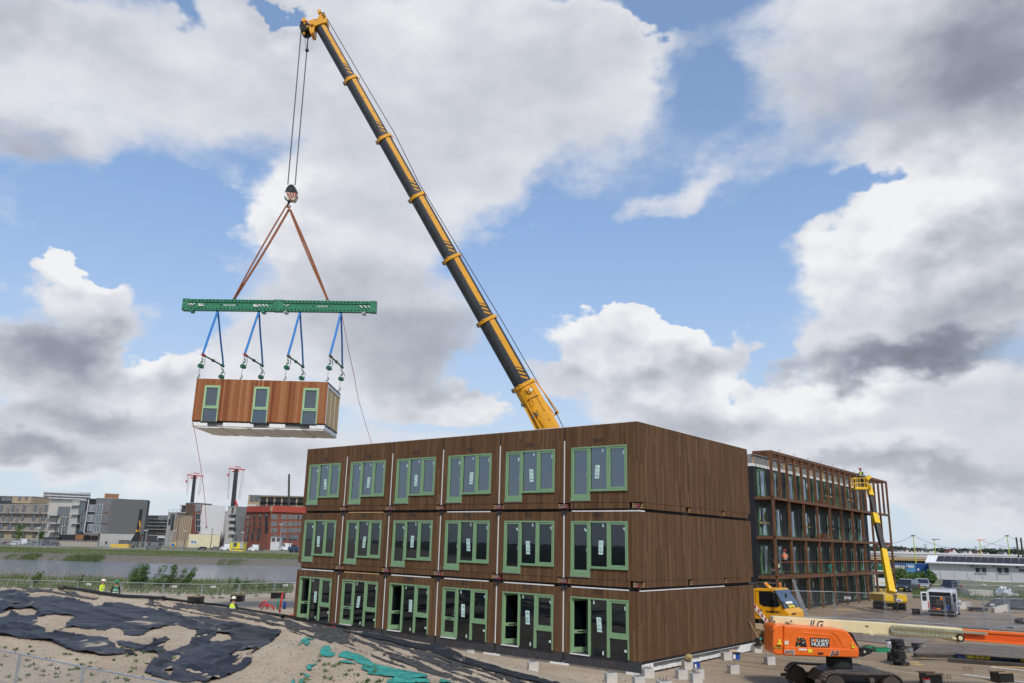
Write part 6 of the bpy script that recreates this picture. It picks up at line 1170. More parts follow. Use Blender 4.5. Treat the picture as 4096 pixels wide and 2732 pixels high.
small('formwork_box', 'dark box form on the left sand nearest the white helmeted person', 'formwork', 782, 2408, lambda t: steelbox(t, 1., .8, .5)); small('formwork_box', 'dark box form just right of the white helmeted person', 'formwork', 950, 2400, lambda t: steelbox(t, .9, .8, .5)); small('formwork_box', 'dark box form behind the red pipes', 'formwork', 1111, 2393, lambda t: steelbox(t, 1., .8, .5))
def cage(t):
    q = MB()
    for x in (-.14, .14):
        for y in (-.12, .12): q.cyl((x, y, 0), (x+.01, y, .32), .006, n=4)
    for z in (.2, .27): q.tube([(-.15, -.13, z), (.15, -.13, z+.01), (.15, .13, z), (-.15, .13, z), (-.15, -.13, z)], .005, 4)
    q.build('bars', MAT['rust'], t)
for l, x, y in (('rusty rebar cage standing on the sand above the white strip', 3872, 2698), ('rusty rebar cage at the bottom edge right of the black box form', 3785, 2735), ('rusty rebar cage close under the long dark beam', 3924, 2660)): small('rebar_cage', l, 'rebar cage', x, y, cage, group='rebar cages')
for l, p0, p1 in (('upper white strip on the sand at the lower right', Q(1855, 1345), Q(3000, 1470)), ('lower white strip on the sand beside the box form', Q(1460, 1455), Q(3000, 1650))):
    a, b_ = ground(*p0), ground(*p1); t = thing('white_strip', l, 'strip', a, 0, 'white strips on the sand'); a.z = b_.z = .03; MB().beam(a, b_, .10, .02).build('strip', MAT['white'], t, world=t); t.location.z = 0
# steel road plates
k = 0
for l, pl in (('rusty steel road plate nearest the fence, left', [(3235, 2546), (3390, 2518), (3560, 2532), (3400, 2556)]), ('brown steel road plate above the timber mats', [(3400, 2556), (3565, 2533), (3740, 2555), (3640, 2585)]), ('long steel plate in front of the open van', [(3560, 2494), (3700, 2462), (4200, 2500), (4200, 2530)]), ('steel plate between timber frame and fence, left', [(3300, 2478), (3420, 2448), (3640, 2458), (3560, 2490)]), ('muddy steel plate under the open van', [(3650, 2462), (3700, 2446), (4020, 2458), (4080, 2482)]), ('steel plate in front of the yellow lift', [(3440, 2446), (3500, 2436), (3690, 2440), (3650, 2456)])):
    t = quad_slab('road_plate', l, 'steel plate', pl, .03, 'plate', .012, 'steel road plates', 2, 'sheet')
# building materials behind the van
def stack(t, w, d, n, th, m_, gap=.012):
    for k in range(n): MB().box(-w/2+rnd.uniform(0, .03), -d/2, .1+k*th, w/2-rnd.uniform(0, .03), d/2, .1+(k+1)*th-gap).build('sheet', MAT[m_], t)
    MB().box(-w/2+.1, -d/2, 0, -w/2+.2, d/2, .09).box(w/2-.2, -d/2, 0, w/2-.1, d/2, .09).build('bearer', MAT['plank'], t)
small('panel_stack', 'stack of pale grey corrugated sheets behind the white blocks', 'sheet stack', 3915, 2391, lambda t: stack(t, 2.9, 1.2, 9, .09, 'concrete'))
def wedge(t, w=1.6): MB().prism([(-w/2, 0), (w/2, 0), (w/2, .75), (-w/2, .38)], (0, 0, 0), (1, 0, 0), (0, 0, 1), (0, .5, 0)).build('block', MAT['concretewhite'], t, bevel=.01)
pm('concretewhite', (.56,.53,.47), .85, dirt=.3, dirtcol=(.35,.3,.24))
small('concrete_wedge', 'white wedge shaped concrete block right of the open van', 'concrete block', 3850, 2438, lambda t: wedge(t, 1.7), group='white wedge blocks'); small('concrete_wedge', 'white wedge shaped concrete block, the one farther right by the black cloth', 'concrete block', 4010, 2451, lambda t: wedge(t, 1.35), group='white wedge blocks')
small('grating_stack', 'low stack of dark gratings between the two wedge blocks', 'gratings', 3912, 2446, lambda t: stack(t, 1.5, .8, 3, .10, 'boomgrey', .04))
small('wrapped_pallet', 'pallet of stones wrapped in clear film at the right', 'pallet', 4020, 2396, lambda t: (crumple(t, .9, 'foil'), MB().box(-1., -.5, 0, 1., .5, .12).build('pallet', MAT['plank'], t)))
def logs(t):
    for k in range(14): a = rnd.uniform(-.6, .6); MB().beam((-1+rnd.uniform(-.2, .2), a, .05+.05*(k//5)), (1.+rnd.uniform(-.2, .2), a+rnd.uniform(-.4, .4), .05+.05*(k//5)), .07, .04).build('board', MAT['batten'], t)
small('timber_pile', 'loose pile of light planks right of the open van', 'timber pile', 3832, 2399, logs)
def rubble(t, n=60, w=.7, h=.55):
    for k in range(1): 
        m = MB()
        for j in range(n): a = rnd.random()*6.28; r_ = w*rnd.random(); m.tube([(r_*math.cos(a), r_*math.sin(a), rnd.random()*h*(1-r_/w)), (w*.8*math.cos(a+1), w*.8*math.sin(a+1), rnd.random()*h*.6)], .01, 4)
        m.build('tangle', MAT['boomgrey'], t); MB().ell((0, 0, h*.4), w*.8, w*.8, h*.45, 12, 6).build('core', MAT['boomdark'], t)
small('wire_heap', 'dark tangled heap of wire netting at the right edge', 'wire heap', 4092, 2496, rubble)
for l, pl in (('large crumpled black ground cloth behind the wedge blocks', [(3930, 2425), (3980, 2396), (4210, 2415), (4210, 2445), (4060, 2440)]),):
    g = [ground(*p) for p in pl]; t = thing('ground_cloth', l, 'cloth', g[0]); cx = sum((v for v in g), Vector())/len(g); m = MB(); vs = []
    for rr_ in (1., .8, .55, .3, .1):
        n = 30; vs.append([Vector((cx.x+(a.x-cx.x)*rr_, cx.y+(a.y-cx.y)*rr_, .03+(.35*(1-rr_)+.25*rnd.random())*(rr_ < .95))) for i in range(n) for a in [g[int(i*len(g)/n)].lerp(g[(int(i*len(g)/n)+1) % len(g)], (i*len(g)/n) % 1)]])
    m.loft(vs).build('cloth', MAT['tarp'], t, world=t, smooth=True)
small('plant_pot', 'dark tub left of the open van', 'tub', 3665, 2458, lambda t: bucket(t, .32, .45, 'boomdark'))
# tools and parcels on the balconies, things inside the ground floor rooms
def bl(lx, ly, lz): return bld.matrix_basis @ Vector((lx, ly, lz))
def b2l(lx, ly, lz): return B2.matrix_basis @ Vector((lx, ly, lz))
def roll(t, r_=.28, w=.9, m_='foil'): MB().cyl((-w/2, 0, r_), (w/2, 0, r_), r_, n=20).build('roll', MAT[m_], t, bevel=.03); MB().tube([(w/2+.01, r_*.6*math.cos(a)*(1-a/20), r_+r_*.6*math.sin(a)*(1-a/20)) for a in np.linspace(0, 12, 30)], .01, 4).build('edge', MAT['insul'], t)
for l, x, y, r_, rz_ in (('silver foil insulation roll behind the lower corner pane', -.95, .9, .30, .3), ('silver foil roll lying under the corner room window', -1.6, .75, .22, -.2), ('silver foil bundle left in the corner room', -2.05, .9, .2, .4), ('foil roll farther back in the corner room', -1.3, 1.5, .28, .1)):
    p = bl(x, y, .56); t = thing('insulation_roll', l, 'insulation', p, -YAW+rz_, 'insulation rolls in the corner room'); roll(t, r_, .8)
letters('ROCKWOOL', .12, MAT['red'], t, (-.3, -.29, .35), (1, 0, 0), (0, 0, 1)) if False else None
for l, x, w, h, m_ in (('white carton inside the second room', -W_-2.2, .35, .28, 'white'), ('blue carton inside the second room', -W_-1.6, .5, .38, 'blueplastic'), ('brown sack on the floor of the second room', -W_-.95, .5, .2, 'cardboard'), ('green crate behind the glass of the third room', -2*W_-1.1, .6, .24, 'greenplastic'), ('pale sack in the leftmost room by the glass', -5*W_-1.0, .5, .45, 'insul'), ('white sack in the leftmost room', -5*W_-.8, .4, .5, 'white'), ('white box in the fourth room', -W_-1.9, .3, .5, 'foam')):
    t = thing('stored_goods', l, 'goods', bl(x, 1.0, .56), -YAW); MB().box(-w/2, -.2, 0, w/2, .2, h).build('box', MAT[m_], t, bevel=.03); MB().box(-w/2+.03, -.205, .05, w/2-.05, -.201, h*.6).build('print_panel', MAT['white'], t)
def coil(t, m_='redplastic', r_=.28): MB().tube([((r_-.012*(k//12 % 3))*math.cos(k/12*6.283), (r_-.012*(k//12 % 3))*.35*math.sin(k/12*6.283)+.05*(k//12), r_+(r_-.02*(k//12 % 3))*math.sin(k/12*6.283)) for k in range(72)], .028, 6).build('pipe', MAT[m_], t, smooth=True)
p = bl(-5*W_+.1, -.5, 0); t = thing('pipe_coil', 'coil of red corrugated pipe leaning by the leftmost green window', 'pipe coil', (p.x, p.y, zat(p.x, p.y)-.05), -YAW); coil(t, 'redplastic', .30)
for l, px, py, dx, dz, m_ in (('red pipe bent over on the sand left of the block', 1045, 2440, .9, .35, 'redplastic'), ('second red pipe curling on the sand', 1070, 2436, -.6, .5, 'redplastic'), ('upright red pipe with a bend left of the block', 1118, 2450, .1, 1.25, 'redplastic'), ('upright green pipe beside the red one', 1110, 2440, .0, .8, 'greenplastic'), ('left of the two short blue pipes', 1133, 2436, .0, .55, 'blueplastic'), ('right of the two short blue pipes', 1140, 2436, .0, .5, 'blueplastic'), ('red pipe on the ground reaching the block corner', 1150, 2468, 1.6, .1, 'redplastic')):
    g = ground(px, py); t = thing('drain_pipe', l, 'pipe', (g.x, g.y, zat(g.x, g.y)), 0, 'coloured pipes in the sand'); MB().tube([(0, 0, 0), (dx*.1, 0, dz*.7), (dx*.35, 0, dz), (dx*.8, 0, dz*.75), (dx, 0, dz*.15)] if abs(dx) > .2 else [(0, 0, 0), (.02, 0, dz*.5), (dx, 0, dz)], .06, 7).build('pipe', MAT[m_], t, smooth=True)
p = b2l(-.8, 4.6*BW, LB[1]); t = thing('mitre_saw', 'teal mitre saw standing on the lowest balcony', 'saw', p, -.684); saw(t); MB().cyl((-.1, -.1, .2), (.25, .1, .75), .09).cyl((0, -.04, .55), (0, .04, .55), .28, n=20).box(-.4, -.3, -.0, .4, .3, .12).build('table', MAT['teal'], t)
for l, yy, k in (('stack of dark planks on the top balcony', 4.3, 3), ('stack of dark planks on the middle balcony', 4.2, 2)):
    p = b2l(-.9, yy*BW, LB[k]); t = thing('plank_stack', l, 'plank stack', p, -.684, 'plank stacks on the balconies')
    for j in range(5): MB().box(-.3+rnd.uniform(0, .05), -1.1+j*.1, .02+j*.1, .3, 1.0-rnd.uniform(0, .5), .1+j*.1).build('board', MAT['timber'], t)
p = b2l(-1.2, .2, LB[1]-.2)
# ================================================================ cloths, netting, stones and plants on the mound
def inside(px, py, poly):
    r = np.zeros(px.shape, bool); n = len(poly)
    for i in range(n):
        x0, y0 = poly[i]; x1, y1 = poly[(i+1) % n]; c = (y0 > py) != (y1 > py); xi = (x1-x0)*(py-y0)/((y1-y0) or 1e-9)+x0; r ^= c & (px < xi)
    return r
def s2(pl): return [(x*.5955, 2250+y*.5955) for x, y in pl]
def s4(pl): return [(1150+x*.4041, 2200+y*.4041) for x, y in pl]
def drape(name, label, cat, polys, holes, mat_, step=5, off=.05, wr=.05, warp=7, streak=None, sdir=(1, .33), group=None, x2=40., thick=.004):
    P_ = [p for pl in polys for p in pl]; x0, x1 = min(p[0] for p in P_)-10, max(p[0] for p in P_)+10; y0, y1 = min(p[1] for p in P_)-10, min(2790, max(p[1] for p in P_)+10)
    gx_, gy_ = np.meshgrid(np.arange(x0, x1, step), np.arange(y0, y1, step*.6)); sh = gx_.shape; px = gx_.ravel(); py = gy_.ravel()
    wx_ = px+warp*3*fbm(px/60, py/25+3, 6); wy_ = py+warp*2*fbm(px/60+40, py/25, 6)
    m_ = np.zeros(px.shape, bool)
    for pl in polys: m_ |= inside(wx_, wy_, pl)
    for pl in holes: m_ &= ~inside(px+warp*3.2*fbm(px/40, py/14+3, 6), py+warp*2.2*fbm(px/40+40, py/14, 6), pl)
    if streak is not None:
        u_ = px*sdir[0]+py*sdir[1]; v_ = py*sdir[0]-px*sdir[1]; m_ &= fbm(u_/170, v_/11, 5)+.35*fbm(u_/60, v_/40, 3) < streak
    pts = cast(px, py); u_ = px+py*.4; v_ = py-px*.25
    pts[:, 2] += off+np.maximum(-off*.6, wr*fbm(u_/240, v_/28, 3)*2.2)+.02*fbm(px/12, py/6, 2)+np.maximum(0, .05-np.abs(fbm(u_/300+9, v_/70, 3)))*1.6*(wr > .1)
    idx_ = np.arange(len(px)).reshape(sh); mm = m_.reshape(sh); q = mm[:-1, :-1] & mm[1:, :-1] & mm[:-1, 1:] & mm[1:, 1:]
    q &= (np.abs(np.diff(pts[:, 1].reshape(sh), axis=0))[:, :-1] < 3)
    f = np.stack([idx_[:-1, :-1][q], idx_[1:, :-1][q], idx_[1:, 1:][q], idx_[:-1, 1:][q]], -1); used = np.unique(f); mp = -np.ones(len(px), int); mp[used] = np.arange(len(used))
    vv = pts[used]; c = vv.mean(0); t = raw(name, vv-c, mp[f], MAT[mat_], smooth=True); t.location = c; tag(t, label, cat, group)
    s_ = t.modifiers.new('thickness', 'SOLIDIFY'); s_.thickness = thick; s_.offset = -1; return t
main = s2([(-60, 180), (0, 190), (60, 185), (215, 205), (180, 240), (390, 225), (600, 265), (630, 290), (830, 270), (960, 300), (1080, 315), (1215, 340), (1230, 365), (1350, 360), (1590, 400), (1760, 430), (1900, 455), (1880, 490), (1850, 520), (1690, 620), (1560, 690), (1700, 655), (1690, 690), (1480, 790), (1400, 810), (1250, 812), (1100, 790), (955, 740), (1000, 680), (1030, 650), (980, 620), (680, 632), (560, 625), (470, 605), (330, 545), (150, 520), (0, 505), (-60, 500)])
hol = [s2(p) for p in ([(-80, 335), (0, 345), (60, 325), (200, 318), (245, 335), (225, 355), (150, 358), (60, 350), (0, 375), (-80, 380)], [(260, 395), (250, 375), (310, 358), (350, 352), (480, 360), (500, 372), (455, 405), (415, 435), (355, 468), (330, 478), (305, 470), (310, 445), (235, 440), (190, 428), (250, 412)],
     [(380, 470), (440, 440), (590, 455), (700, 470), (750, 445), (820, 455), (830, 490), (880, 505), (950, 500), (1010, 470), (1100, 435), (1190, 420), (1330, 462), (1290, 510), (1240, 560), (1170, 592), (1115, 600), (1100, 560), (1150, 510), (1100, 495), (1010, 540), (960, 552), (880, 528), (800, 518), (760, 528), (720, 500), (600, 490), (440, 480)],
     [(725, 510), (755, 520), (800, 565), (900, 598), (1000, 608), (1060, 622), (1060, 655), (1010, 640), (960, 618), (860, 602), (780, 565)],
     [(1420, 520), (1460, 480), (1540, 490), (1545, 515), (1480, 535)], [(1530, 650), (1600, 600), (1700, 590), (1690, 605), (1620, 645), (1560, 660)], [(1110, 740), (1160, 732), (1150, 756)], [(90, 290), (130, 292), (115, 300)])]
drape('ground_sheet', 'large dark grey ground sheet draped over the sand mound, with sand lying on it', 'ground sheet', [main], hol, 'tarpsand', wr=.13, off=.035)
0 and drape('ground_sheet', 'small dark sheet remnant within the sandy hollow of the large sheet', 'ground sheet', [s2([(960, 560), (1000, 530), (1090, 500), (1130, 510), (1110, 560), (1060, 600), (990, 590), (960, 575)]), s2([(790, 530), (880, 525), (960, 555), (985, 600), (930, 590), (850, 575)])], [], 'tarp', off=.06)
drape('torn_sheet', 'dirty torn black sheet strips along the crest of the mound', 'torn sheet', [s2([(-60, 140), (170, 172), (400, 185), (640, 215), (830, 235), (1100, 255), (1400, 290), (1900, 370), (2351, 455), (2351, 560), (2100, 520), (1900, 450), (1600, 400), (1330, 350), (1200, 330), (1000, 300), (830, 260), (620, 250), (400, 215), (220, 200), (-60, 175)])], [], 'tarpdirty', streak=.03, wr=.03, off=.03, sdir=(1, .2), step=3)
drape('torn_sheet', 'dirty black sheet in shreds on the slope in front of the block', 'torn sheet', [s4([(-40, 690), (300, 700), (560, 760), (800, 830), (1000, 860), (1250, 930), (1500, 950), (1650, 1000), (1750, 1060), (1900, 1110), (2351, 1220), (2700, 1330), (2700, 1400), (1900, 1400), (1700, 1300), (1450, 1240), (1100, 1150), (800, 1050), (500, 960), (300, 880), (0, 790)])], [], 'tarpdirty', streak=.08, wr=.05, off=.03, sdir=(1, .36), step=3)
drape('ground_sheet', 'long dark strip of sheet running down to the right in front of the plinth', 'ground sheet', [s4([(500, 790), (940, 850), (1250, 925), (1500, 950), (1650, 985), (1760, 1060), (2000, 1130), (2351, 1235), (2700, 1330), (2700, 1380), (2300, 1290), (1950, 1200), (1700, 1120), (1400, 1010), (1000, 930), (700, 850)])], [s4([(1650, 1040), (1780, 1090), (1760, 1110), (1640, 1060)])], 'tarp', wr=.09, off=.07, step=4)
tp = [[(95, 970), (120, 900), (180, 870), (270, 880), (260, 905), (200, 895), (240, 930), (200, 960), (140, 930)], [(310, 1010), (340, 970), (415, 955), (440, 1010), (490, 1025), (470, 1055), (400, 1065), (330, 1045)], [(505, 1045), (570, 1010), (700, 1050), (800, 1085), (855, 1130), (1000, 1165), (1150, 1195), (1400, 1245), (1380, 1275), (1200, 1290), (900, 1250), (770, 1240), (800, 1220), (735, 1200), (740, 1140), (640, 1100), (520, 1070)],
      [(490, 1110), (560, 1100), (700, 1135), (600, 1142), (530, 1130)], [(190, 1150), (300, 1130), (290, 1150), (240, 1175), (245, 1205), (200, 1215), (185, 1180)], [(980, 1300), (1060, 1275), (1420, 1290), (1400, 1330), (980, 1330)], [(1510, 1285), (1700, 1310), (1500, 1330)], [(20, 1330), (60, 1260), (72, 1310), (60, 1340)], [(110, 1280), (160, 1290), (150, 1340), (115, 1340)], [(120, 1225), (210, 1255), (240, 1265), (180, 1275)]]
lab = ['teal netting patch topmost on the sandy bump', 'round teal netting patch second from the top', 'longest teal netting strip running down the sandy bump', 'thin teal netting sliver left of the longest strip', 'ragged teal netting patch left on the bump', 'teal netting strip at the bottom edge', 'rightmost teal netting scrap at the bottom edge', 'narrow upright teal scrap at the bottom edge, far left', 'teal scrap at the bottom edge, second from the left', 'thin slanting teal strip above the bottom scraps']
for p, l in zip(tp, lab): drape('netting', l, 'netting', [s4(p)], [], 'teal', step=3.5, off=.045, wr=.03, warp=5, group='teal netting pieces in the sand', thick=.006)
hp_ = s2([(392, 178), (440, 182), (600, 205), (700, 222), (820, 238), (1000, 248), (1100, 256), (1300, 276), (1500, 298), (1700, 335), (1900, 374), (2100, 405), (2340, 452)]); a = cast([p[0] for p in hp_], [p[1] for p in hp_])
t = thing('hose', 'long black hose lying along the crest of the mound', 'hose', a[0]); MB().tube([Vector(v)+Vector((0, 0, .10)) for v in a], .075, 7).build('pipe', MAT['rubber'], t, world=t, smooth=True)
m_ = MB(); q = Vector(a[0])+Vector((0, 0, .1)); m_.cyl(q-Vector((.0, 0, 0)), q+Vector((.28, -.0, -.02)), .10, n=10); m_.build('end_sleeve', MAT['boomdark'], t, world=t)
# small rocks and weeds as ground cover
def scatter(name, px, py, mk, mat_, lift=0.):
    P_ = cast(px, py); vs = []; fs = []; n0 = 0
    for p in P_:
        if p[1] > 90 or p[1] < 8: continue
        v, f = mk(); vs.append(v+p+np.array([0, 0, lift])); fs.append(f+n0); n0 += len(v)
    return tag(raw(name, np.concatenate(vs), np.concatenate(fs), MAT[mat_]), kind='stuff')
OV = np.array([(1, 0, 0), (-1, 0, 0), (0, 1, 0), (0, -1, 0), (0, 0, 1), (0, 0, -1)], float); OF = np.array([(0, 2, 4), (2, 1, 4), (1, 3, 4), (3, 0, 4), (2, 0, 5), (1, 2, 5), (3, 1, 5), (0, 3, 5)])
def mkrock(lo=.012, hi=.05): return lambda: (OV*np.array([1, 1, .7])*rng.uniform(lo, hi)*rng.uniform(.6, 1.3, (6, 3)), OF)
n = 6500; px = rng.uniform(-100, 2100, n); py = rng.uniform(2350, 2760, n); k_ = (py > 2350+(px-0)*.17-10); scatter('pebbles', px[k_], py[k_], mkrock(.008, .03), 'rock')
n = 1300; px = rng.uniform(1900, 4200, n); py = 2480+(rng.random(n)**.7)*280; scatter('gravel', px, py, mkrock(.012, .05), 'rock')
def mkweed(h=.16, n=12):
    def f():
        a = rng.uniform(0, 6.28, n); t_ = rng.uniform(.3, 1.2, n); L_ = rng.uniform(.4, 1., n)*h; w = L_*.22; d = np.stack([np.cos(a)*np.sin(t_), np.sin(a)*np.sin(t_), np.cos(t_)], -1); s_ = np.stack([-np.sin(a), np.cos(a), 0*a], -1); b0 = rng.normal(0, h*.3, (n, 3))*[1, 1, 0]
        v = np.stack([b0, b0+d*L_[:, None]*.55+s_*w[:, None], b0+d*L_[:, None], b0+d*L_[:, None]*.55-s_*w[:, None]], 1).reshape(-1, 3); return v, np.arange(n*4).reshape(n, 4)
    return f
n = 130; px = np.concatenate([rng.uniform(0, 700, 60), rng.uniform(1160, 1750, 70)]); py = np.concatenate([rng.uniform(2590, 2740, 60), rng.uniform(2560, 2740, 70)]); k_ = np.ones(n, bool)
k_[60:] = py[60:] > 2550+(px[60:]-1160)*.33+15; scatter('weeds', px[k_], py[k_], mkweed(.13, 14), 'leaf')
px = rng.uniform(700, 1150, 40); scatter('weeds', px, rng.uniform(2350, 2400, 40), mkweed(.25, 14), 'leaf')
# ---- reeds and shrubs along the water
def blades(name, cx, cy, zz_, h, lean, n, w, mat_):
    a = rng.uniform(0, 6.28, n); b0 = np.stack([cx, cy, zz_], -1); tipv = np.stack([lean*h+rng.normal(0, .12, n)*h, rng.normal(0, .12, n)*h, h], -1); s_ = np.stack([np.cos(a)*w, np.sin(a)*w, 0*a], -1)
    v = np.stack([b0-s_, b0+s_, b0+tipv*.6+s_*.7, b0+tipv, b0+tipv*.6-s_*.7], 1).reshape(-1, 3); f = np.arange(n*5).reshape(n, 5); return raw(name, v, f, MAT[mat_])
def fld(px0, px1, Y0, Y1, n):
    Y = rng.uniform(Y0, Y1, n); px = rng.uniform(px0, px1, n); x = (px-2048)/FPX*Y*1.03; return x, Y
x, Y = fld(-150, 1260, 77, 97, 15000); cl = fbm(x*.35, Y*.2, 3); h = np.clip(.28+1.0*cl+.25*rng.random(len(x)), .08, .95)
tag(blades('reeds', x, Y, Z(x, Y)-.03, h, .22, len(x), .022, 'reed'), kind='stuff')
x, Y = fld(60, 620, 80, 90, 450); h = rng.uniform(.9, 1.5, 450); o = blades('reed_plumes', x+.28*h, Y, Z(x, Y)+h*.82, h*.22, .5, 450, .022, 'reedplume'); tag(o, kind='stuff'); 
x, Y = fld(60, 620, 80, 90, 900); tag(blades('reeds', x, Y, Z(x, Y), rng.uniform(.8, 1.2, 900), .3, 900, .008, 'reed'), kind='stuff')
x, Y = fld(-200, 1400, 172.5, 177, 30000); cl = fbm(x*.10, 3+0*x, 4); k_ = cl+.10*rng.random(len(x)) > .10; x, Y = x[k_], Y[k_]; h = np.clip(.3+3.6*cl[k_], .3, 2.0)*rng.uniform(.7, 1.1, len(x)); tag(blades('reeds', x, Y, Z(x, Y), h, .1, len(x), .05, 'reed'), kind='stuff')
x, Y = fld(-200, 1400, 186, 226, 26000); h = rng.uniform(.06, .28, len(x))*(1+fbm(x*.08, Y*.1, 3)*1.6); tag(blades('grass', x, Y, Z(x, Y), h, .1, len(x), .06, 'reed'), kind='stuff')
x, Y = fld(3560, 4300, 92, 112, 9000); h = rng.uniform(.15, .7, len(x))*(1+fbm(x*.3, Y*.3, 3)*1.5); tag(blades('grass', x, Y, Z(x, Y), h, .1, len(x), .03, 'reed'), kind='stuff')
def leaves(cs, n, size, lean=0.):
    k = len(cs); i = rng.integers(0, k, n); c = np.array([q[:3] for q in cs])[i]; r_ = np.array([q[3:6] for q in cs])[i]
    d = rng.normal(0, 1, (n, 3)); d /= np.linalg.norm(d, axis=1)[:, None]; rad = rng.random(n)**.4; p = c+d*r_*rad[:, None]; p[:, 0] += lean*np.maximum(0, p[:, 2])
    a = rng.normal(0, 1, (n, 3)); a /= np.linalg.norm(a, axis=1)[:, None]; b_ = np.cross(a, rng.normal(0, 1, (n, 3))); b_ /= np.linalg.norm(b_, axis=1)[:, None]+1e-9; s_ = size*rng.uniform(.5, 1.3, n)[:, None]
    return np.stack([p-a*s_, p+b_*s_*.45, p+a*s_, p-b_*s_*.45], 1).reshape(-1, 3), np.arange(n*4).reshape(n, 4)
def shrub(label, px, py, Y, w, h, n=900, lean=.25, mat_='leaf', size=.10, name='shrub', cat='shrub', group=None):
    c = AY(px, py, Y); z0 = zat(c.x, Y); t = thing(name, label, cat, (c.x, Y, z0), 0, group); st = MB()
    cs = []
    for k in range(max(5, int(w*3))):
        a = rnd.uniform(-.5, .5)*w; hh = h*rnd.uniform(.55, 1.)*(1-.5*abs(a/w)); st.tube([(a*.3, 0, 0), (a*.7+lean*hh*.3, rnd.uniform(-.1, .1), hh*.5), (a+lean*hh, rnd.uniform(-.2, .2), hh)], [.03, .02, .006], 4)
        for f in (.35, .6, .85): cs.append((a*(.5+f*.5), rnd.uniform(-.3, .3)*w*.5, hh*f, w*.16*(1.2-f*.5), w*.16, hh*.17))
    st.build('stems', MAT['boomdark'], t); v, f = leaves(cs, n, size, lean); raw('foliage', v, f, MAT[mat_], t); return t
for l, x, y, w, h, n in (('small shrub at the left end of the fence, bent by the wind', 140, 2330, 1.2, 1.7, 700), ('thin shrub between the reeds left of the two walkers', 318, 2325, .8, 1.4, 350), ('largest wind bent willow shrub behind the fence', 570, 2345, 3.6, 2.9, 3000), ('slim shrub between the two tall willow shrubs', 652, 2345, .9, 1.6, 500), ('tall narrow willow shrub right of the largest one', 705, 2345, 2.5, 3.0, 2100), ('sparse shrub behind the fence close to the block', 925, 2342, 1.6, 1.6, 500), ('small sparse shrub nearest the block', 975, 2342, .9, 1.3, 260), ('low bushy plant behind the fence beside the block', 1110, 2344, 2., .9, 500), ('low plant between the fence signs near the block', 1035, 2344, 1.6, .8, 350)):
    shrub(l, x, y, 83, w*1.06, h*1.06, n, .32, 'leaf', .10, 'willow_shrub', group='shrubs behind the low fence')
# right hand bushes
for l, x, Y, w, h, n in (('broad green bush left of the white hut, behind the dark car', 3592, 128, 7.0, 2.9, 4200), ('second green bush just left of the white hut', 3660, 130, 5, 2.2, 2600), ('smaller bush touching the corner of the white hut', 3700, 128, 2.8, 2.8, 1400)): shrub(l, x, 2270, Y, w, h, n, .05, 'leaf', .18, 'bush', 'bush')
# wood behind the photographer, seen only as a dark reflection in the windows
cs = [(x+rnd.uniform(-2, 2), rnd.uniform(-58, -42), h_*f, rnd.uniform(2.5, 4), 3, 2.6) for x in range(-90, 60, 4) for h_ in (rnd.uniform(15, 21),) for f in (.15, .4, .65, .9)]
v, f = leaves(cs, 36000, .75); tag(raw('wood', v, f, MAT['leafdark']), kind='stuff')
# ================================================================ town across the water
def C1(x, y=0): return (x*.53169, 1850+y*.53169)
GZ = .35
brick('bk_gallery', (.26,.225,.19), (.34,.30,.26), (.28,.25,.22)); brick('bk_beige', (.33,.26,.18), (.42,.35,.26), (.34,.3,.25)); brick('bk_light', (.50,.46,.42), (.60,.57,.53), (.5,.48,.45)); brick('bk_red', (.19,.045,.028), (.25,.065,.04), (.2,.12,.09)); brick('bk_grey', (.15,.155,.165), (.22,.225,.235), (.2,.2,.2)); brick('bk_tan', (.36,.26,.15), (.44,.34,.22), (.35,.3,.24))
pm('slate', (.115,.118,.118), .8, var=.05); pm('town_black', (.018,.019,.022), .6); pm('town_dark', (.045,.048,.055), .7); pm('town_white', (.58,.57,.58), .7, var=.04); pm('town_conc', (.40,.385,.365), .8); pm('town_cream', (.66,.60,.42), .8); pm('town_plum', (.07,.035,.035), .7); pm('winframe', (.10,.095,.09), .5); pm('winwood', (.26,.12,.05), .6); pm('winwhite', (.6,.6,.6), .5); pm('sheeting', (.42,.33,.24), .7, var=.12, stretch=(6, 6, .3)); pm('corten', (.11,.075,.05), .8, stretch=(8, 8, .3), var=.3); pm('rednet', (.36,.055,.035), .7, var=.2)
_wc = {}
def townwin(w, h, fr):
    k = (round(w, 1), round(h, 1), fr)
    if k not in _wc:
        w, h = k[:2]; f = MB(); t = .09; f.box(-w/2, -.05, -h/2, -w/2+t, .08, h/2).box(w/2-t, -.05, -h/2, w/2, .08, h/2).box(-w/2+t, -.05, h/2-t, w/2-t, .08, h/2).box(-w/2+t, -.05, -h/2, w/2-t, .08, -h/2+t)
        if w > 1.3: f.box(-.04, -.04, -h/2+t, .04, .08, h/2-t)
        F = f.build('window', MAT[fr]); MB().box(-w/2+t, -.01, -h/2+t, w/2-t, .05, h/2-t).build('pane', MAT['glass_far'], F); _wc[k] = [F, True]
    return _wc[k]
